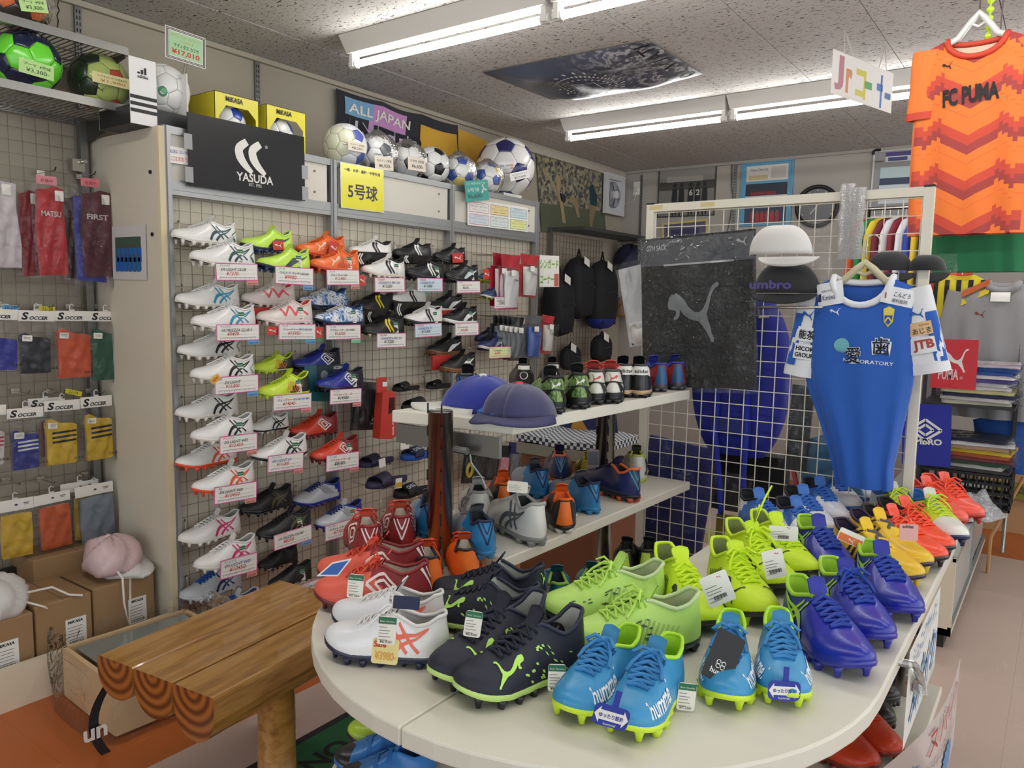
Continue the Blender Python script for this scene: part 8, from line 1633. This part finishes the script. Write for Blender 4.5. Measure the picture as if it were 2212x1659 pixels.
wall_boot('blue and teal high child boot with red cat card, rear one', 1028, 1072, 612, False, upper='#1f4a7a', heel='#1d5a96', split=.4, kind='knit', collar='#b8c834', lining='#2a4a6a', sole='#b4c030', laces='#1d4070', slack=(.16, .2)); b1 = wall_boot('blue and teal high child boot, front one', 1031, 1098, 648, True, upper='#1d3a5c', heel='#1f66ac', split=.45, kind='knit', collar='#b8c834', lining='#2a4a6a', sole='#dcdad0', studs='#a8b030', laces='#1d4070', slack=(.18, .22)); rest('wire rest under the blue and teal child boot', b1)
t, w, h = board('cat_card', 'red card with a white cat on the blue child boot', 'card', (1044, 581), (1061, 581), (1044, 604), 0, XFR+.0, M('#d04a34', .5), .001); a = MB(); cat_into(a, w*.15, -h*.75, w*.7, h*.5); a.build('cat_mark', WHITE, t)
for lb, tl, tr, bl in (('red card with a white cat on the rear lime boot', (589, 520), (612, 520), (592, 540)), ('red card with a white cat on the rear orange boot', (713, 519), (734, 526), (714, 548)), ('red card with a white cat on the rear turf shoe', (977, 547), (1000, 546), (978, 568)), ('red card right of the orange boot price card', (776, 594), (791, 596), (776, 616)), ('red card left of the zigzag boot price card', (577, 705), (602, 706), (578, 723)), ('red card right of the zigzag boot price card', (682, 706), (697, 707), (682, 729))):
    t, w, h = board('cat_card', lb, 'card', tl, tr, bl, 0, XBK+.055 if 'rear' in lb else XCARD-.01, M('#cc3c34', .5), .001); a = MB(); cat_into(a, w*.15, -h*.75, w*.7, h*.5); a.build('cat_mark', WHITE, t)
for lb, tl, tr, bl in (('red shoe stand under the brown-soled trainers, upper', (935, 768), (975, 766), (935, 800)), ('red shoe stand under the black trainer with white sole edge', (950, 671), (990, 670), (952, 692)), ('red shoe stand behind the zigzag boot', (546, 665), (590, 664), (546, 700))): board('shoe_stand', lb, 'stand', tl, tr, bl, 0, XBK+.07, M('#c2332e', .5), .012, part='stand_panel')
wall_boot('black trainer with gum sole, rear one', 919, 1000, 768, False, **dict(BK, kind='turf', sole='#7a5232', logos=[('formstrip', '#f0efec')])); b2 = wall_boot('black trainer with gum sole, front one', 948, 1029, 804, True, **dict(BK, kind='turf', sole='#7a5232', logos=[('formstrip', '#f0efec')])); rest('wire rest under the gum-soled trainers', b2)
wall_boot('navy child trainer with a white slip, rear one', 1028, 1070, 738, False, **dict(BK, upper='#20244a', kind='turf', sole='#20244a'), slack=(.16, .2)); b3 = wall_boot('navy child trainer with grey band and white sole, front one', 1024, 1098, 757, True, **dict(BK, upper='#23285c', kind='turf', sole='#e2e0dc', studs='#1a1c30', logos=[('formstrip', '#8d9098')]), slack=(.2, .24)); rest('wire rest under the navy child trainers', b3)
for lb, tl, tr, bl in (('dark acrylic stand with white crescents behind the white and black boots', (767, 543), (845, 546), (767, 575)), ('dark acrylic stand with white crescents behind the black boots', (868, 549), (934, 553), (869, 570)), ('dark acrylic stand with white crescents behind the turf shoes', (852, 651), (922, 652), (853, 688)), ('dark acrylic stand behind the yellow crescent boots', (790, 669), (850, 672), (792, 700))):
    t, w, h = board('acrylic_stand', lb, 'stand', tl, tr, bl, 0, XBK+.06, M('#1d1d1e', .15, coat=.4), .003, part='acrylic_plate'); a = MB(); [ribbon_into(a, [(w*(.14+dx), -h*.12), (w*(.08+dx), -h*.45), (w*(.16+dx), -h*.85)], w*.03, z=.001) for dx in (0, .06)]; a.build('emblem', WHITE, t)
t, w, h = board('boot_box_card', 'teal display card with a face print behind the royal blue boots', 'card', (658, 790), (755, 786), (662, 856), 0, XBK+.065, M('#1d5a66', .4, coat=.2), .004, part='card'); a = MB(); a.box((w*.62, -h*.35, .001), (w*.72, h*.7, .001)); a.build('dark_print', M('#22343c', .5), t); text('ACCERATOR', t, w*.62, -h*.16, h*.11, M('#d8d8d2', .5), w=w*.33, bold=.03, z=.002); a = MB(); poly_into(a, disc(w*.42, -h*.34, h*.16, 14), z=.002); a.build('face_print', M('#7a828a', .6), t)
t, w, h = board('teal_foot_card', 'teal box foot under the front royal blue boot', 'card', (676, 846), (716, 848), (677, 866), 0, XBK+.09, M('#1c6a70', .4), .02, part='card')
# accessories below the white upper shelf on the third bay
acc = [('black laced accessory pack left of the green one', 1005, 965, '#1a1b1d', '#c8b23a'), ('green topped accessory pack under the white shelf', 1028, 955, '#1d6a42', '#1b1c1e'), ('black sock tape pack under the white shelf', 1052, 958, '#17181a', '#2a2b2e'), ('pink and white strap pack under the white shelf', 1078, 962, '#1b1c1e', '#c98a94'), ('grey strap pack under the white shelf', 1100, 955, '#20265a', '#6a6e76'), ('blue lace pack hanging on the left', 1136, 950, '#1c1d20', '#1f2f9a'), ('blue lace pack hanging on the right', 1164, 944, '#1c1d20', '#1f2f9a')]
for i, (lb, px, py, c1_, c2_) in enumerate(acc):
    t, w, h = board('accessory_pack', lb, 'accessory', (px, py), (px+24, py+1), (px, py+78), 0, XBK+.02, M(c1_, .5), .002, part='backing', group='accessory packs under the white shelf'); a = MB(); a.box((w*.5, -h*.13, .003), (w*1.04, h*.26, .004)); a.build('header', M(c1_, .45), t)
    if 'lace' in lb: a = MB(); [a.tube([(w*.5+w*.3*math.cos(q)*r_, -h*.62+h*.2*math.sin(q)*r_, .012) for q in np.linspace(0, 2*PI, 17)[:-1]], .005, 5, closed=True) for r_ in (1, .8, .6)]; a.build('coil', M(c2_, .6), t)
    else: a = MB(); a.prism(rrect(w*.15, -h*.92, w*.85, -h*.32, .01), .002, .018); a.build('content', M(c2_, .6), t)
    peg_part(t, w, XBK+.02-MX); film(t, 0, -h, w, -h*.26, .016, .005, seed=70+i)
# folded blankets and a yellow sandal behind the shelves
p = ony(1255, 948, 3.0); t = thing('folded_blankets', 'stack of a grey blanket under a black checked cloth on a brown stool', 'blankets', (p[0], 3.0, 0)); zz = p[2]
def check_mat():
    m, nt, b, N, L = nodes_mat('black_white_check'); tc = N('TexCoord'); c = N('TexChecker', i_Scale=62.0); c.inputs[1].default_value = lin('#2e3036'); c.inputs[2].default_value = lin('#b9bcc0'); L(tc.outputs['Object'], c.inputs[0]); L(c.outputs[0], b.inputs['Base Color']); b.inputs['Roughness'].default_value = .9; return m
for nm, z, dz, m_ in (('grey_blanket', zz-.06, .05, M('#7a7668', .9)), ('checked_cloth', zz-.01, .03, check_mat())):
    a = MB(); a.grid(lambda u, v: (-.22+.44*u, -.2+.4*v, z+dz+.006*math.sin(9*u+3*v)), 14, 14); a.grid(lambda u, v: (-.22+.44*u, -.2, z+dz*v+.006*math.sin(9*u)*v), 14, 3); a.grid(lambda u, v: (.22, -.2+.4*u, z+dz*v), 10, 3); a.build(nm, m_, t, True)
a = MB(); a.box((0, 0, (zz-.06)/2), (.40, .36, zz-.06)); o = a.build('stool', M('#6a3a1c', .6)); o.location = (p[0], 3.0, 0); tag(o, 'brown wooden stool carrying the folded blankets', 'stool')
t, w, h = board('navy_pennant', 'navy cloth with a gold crest standing behind the folded blankets', 'cloth', (1190, 900), (1330, 892), (1190, 952), 1, 3.14, M('#171c48', .8), .004, part='cloth'); a = MB(); poly_into(a, disc(w*.42, -h*.6, .05, 6), z=.001); a.build('crest', M('#a8762a', .7), t)
p = onz(1268, 1030, ZM); t = boot('yellow striped sandal with a pink tag behind the second pole', (p[0], p[1], ZM), 2.2, L=.22, kind='trainer', upper='#c8b42a', lining='#8a7c1c', sole='#c8b42a', lace=False, logos=[('bars3', '#2a2818')], group=GM)
t = card_at('pink_tag', 'grey and pink tag on the yellow sandal', (1281, 1004), 2.55, .04, .10, 0, M('#8d7a7e', .6)); a = MB(); a.box((0, .022, .0012), (.036, .045, .0005)); a.build('dark_print', M('#55565c', .6), t)
for i, (c, lb) in enumerate((((1555, 1150), 'clear film pouch with yellow content on the floor behind the mesh'), ((1430, 1160), 'white box on the floor behind the mesh'))):
    p = onz(c[0], c[1]+20, 0); a = MB(); a.box((0, 0, .03), (.3, .12, .06)); o = a.build('floor_box', M(['#a8a06a', '#d8d6ce'][i], .5)); o.location = (p[0], p[1], 0); o.rotation_euler = (0, 0, .3); tag(o, lb, 'box')

_dup = [k for k, v in _labels.items() if len(v) > 1 and not all(g for _, g in v)]
if _dup: print('DUPLICATE LABELS', len(_dup), _dup[:12])
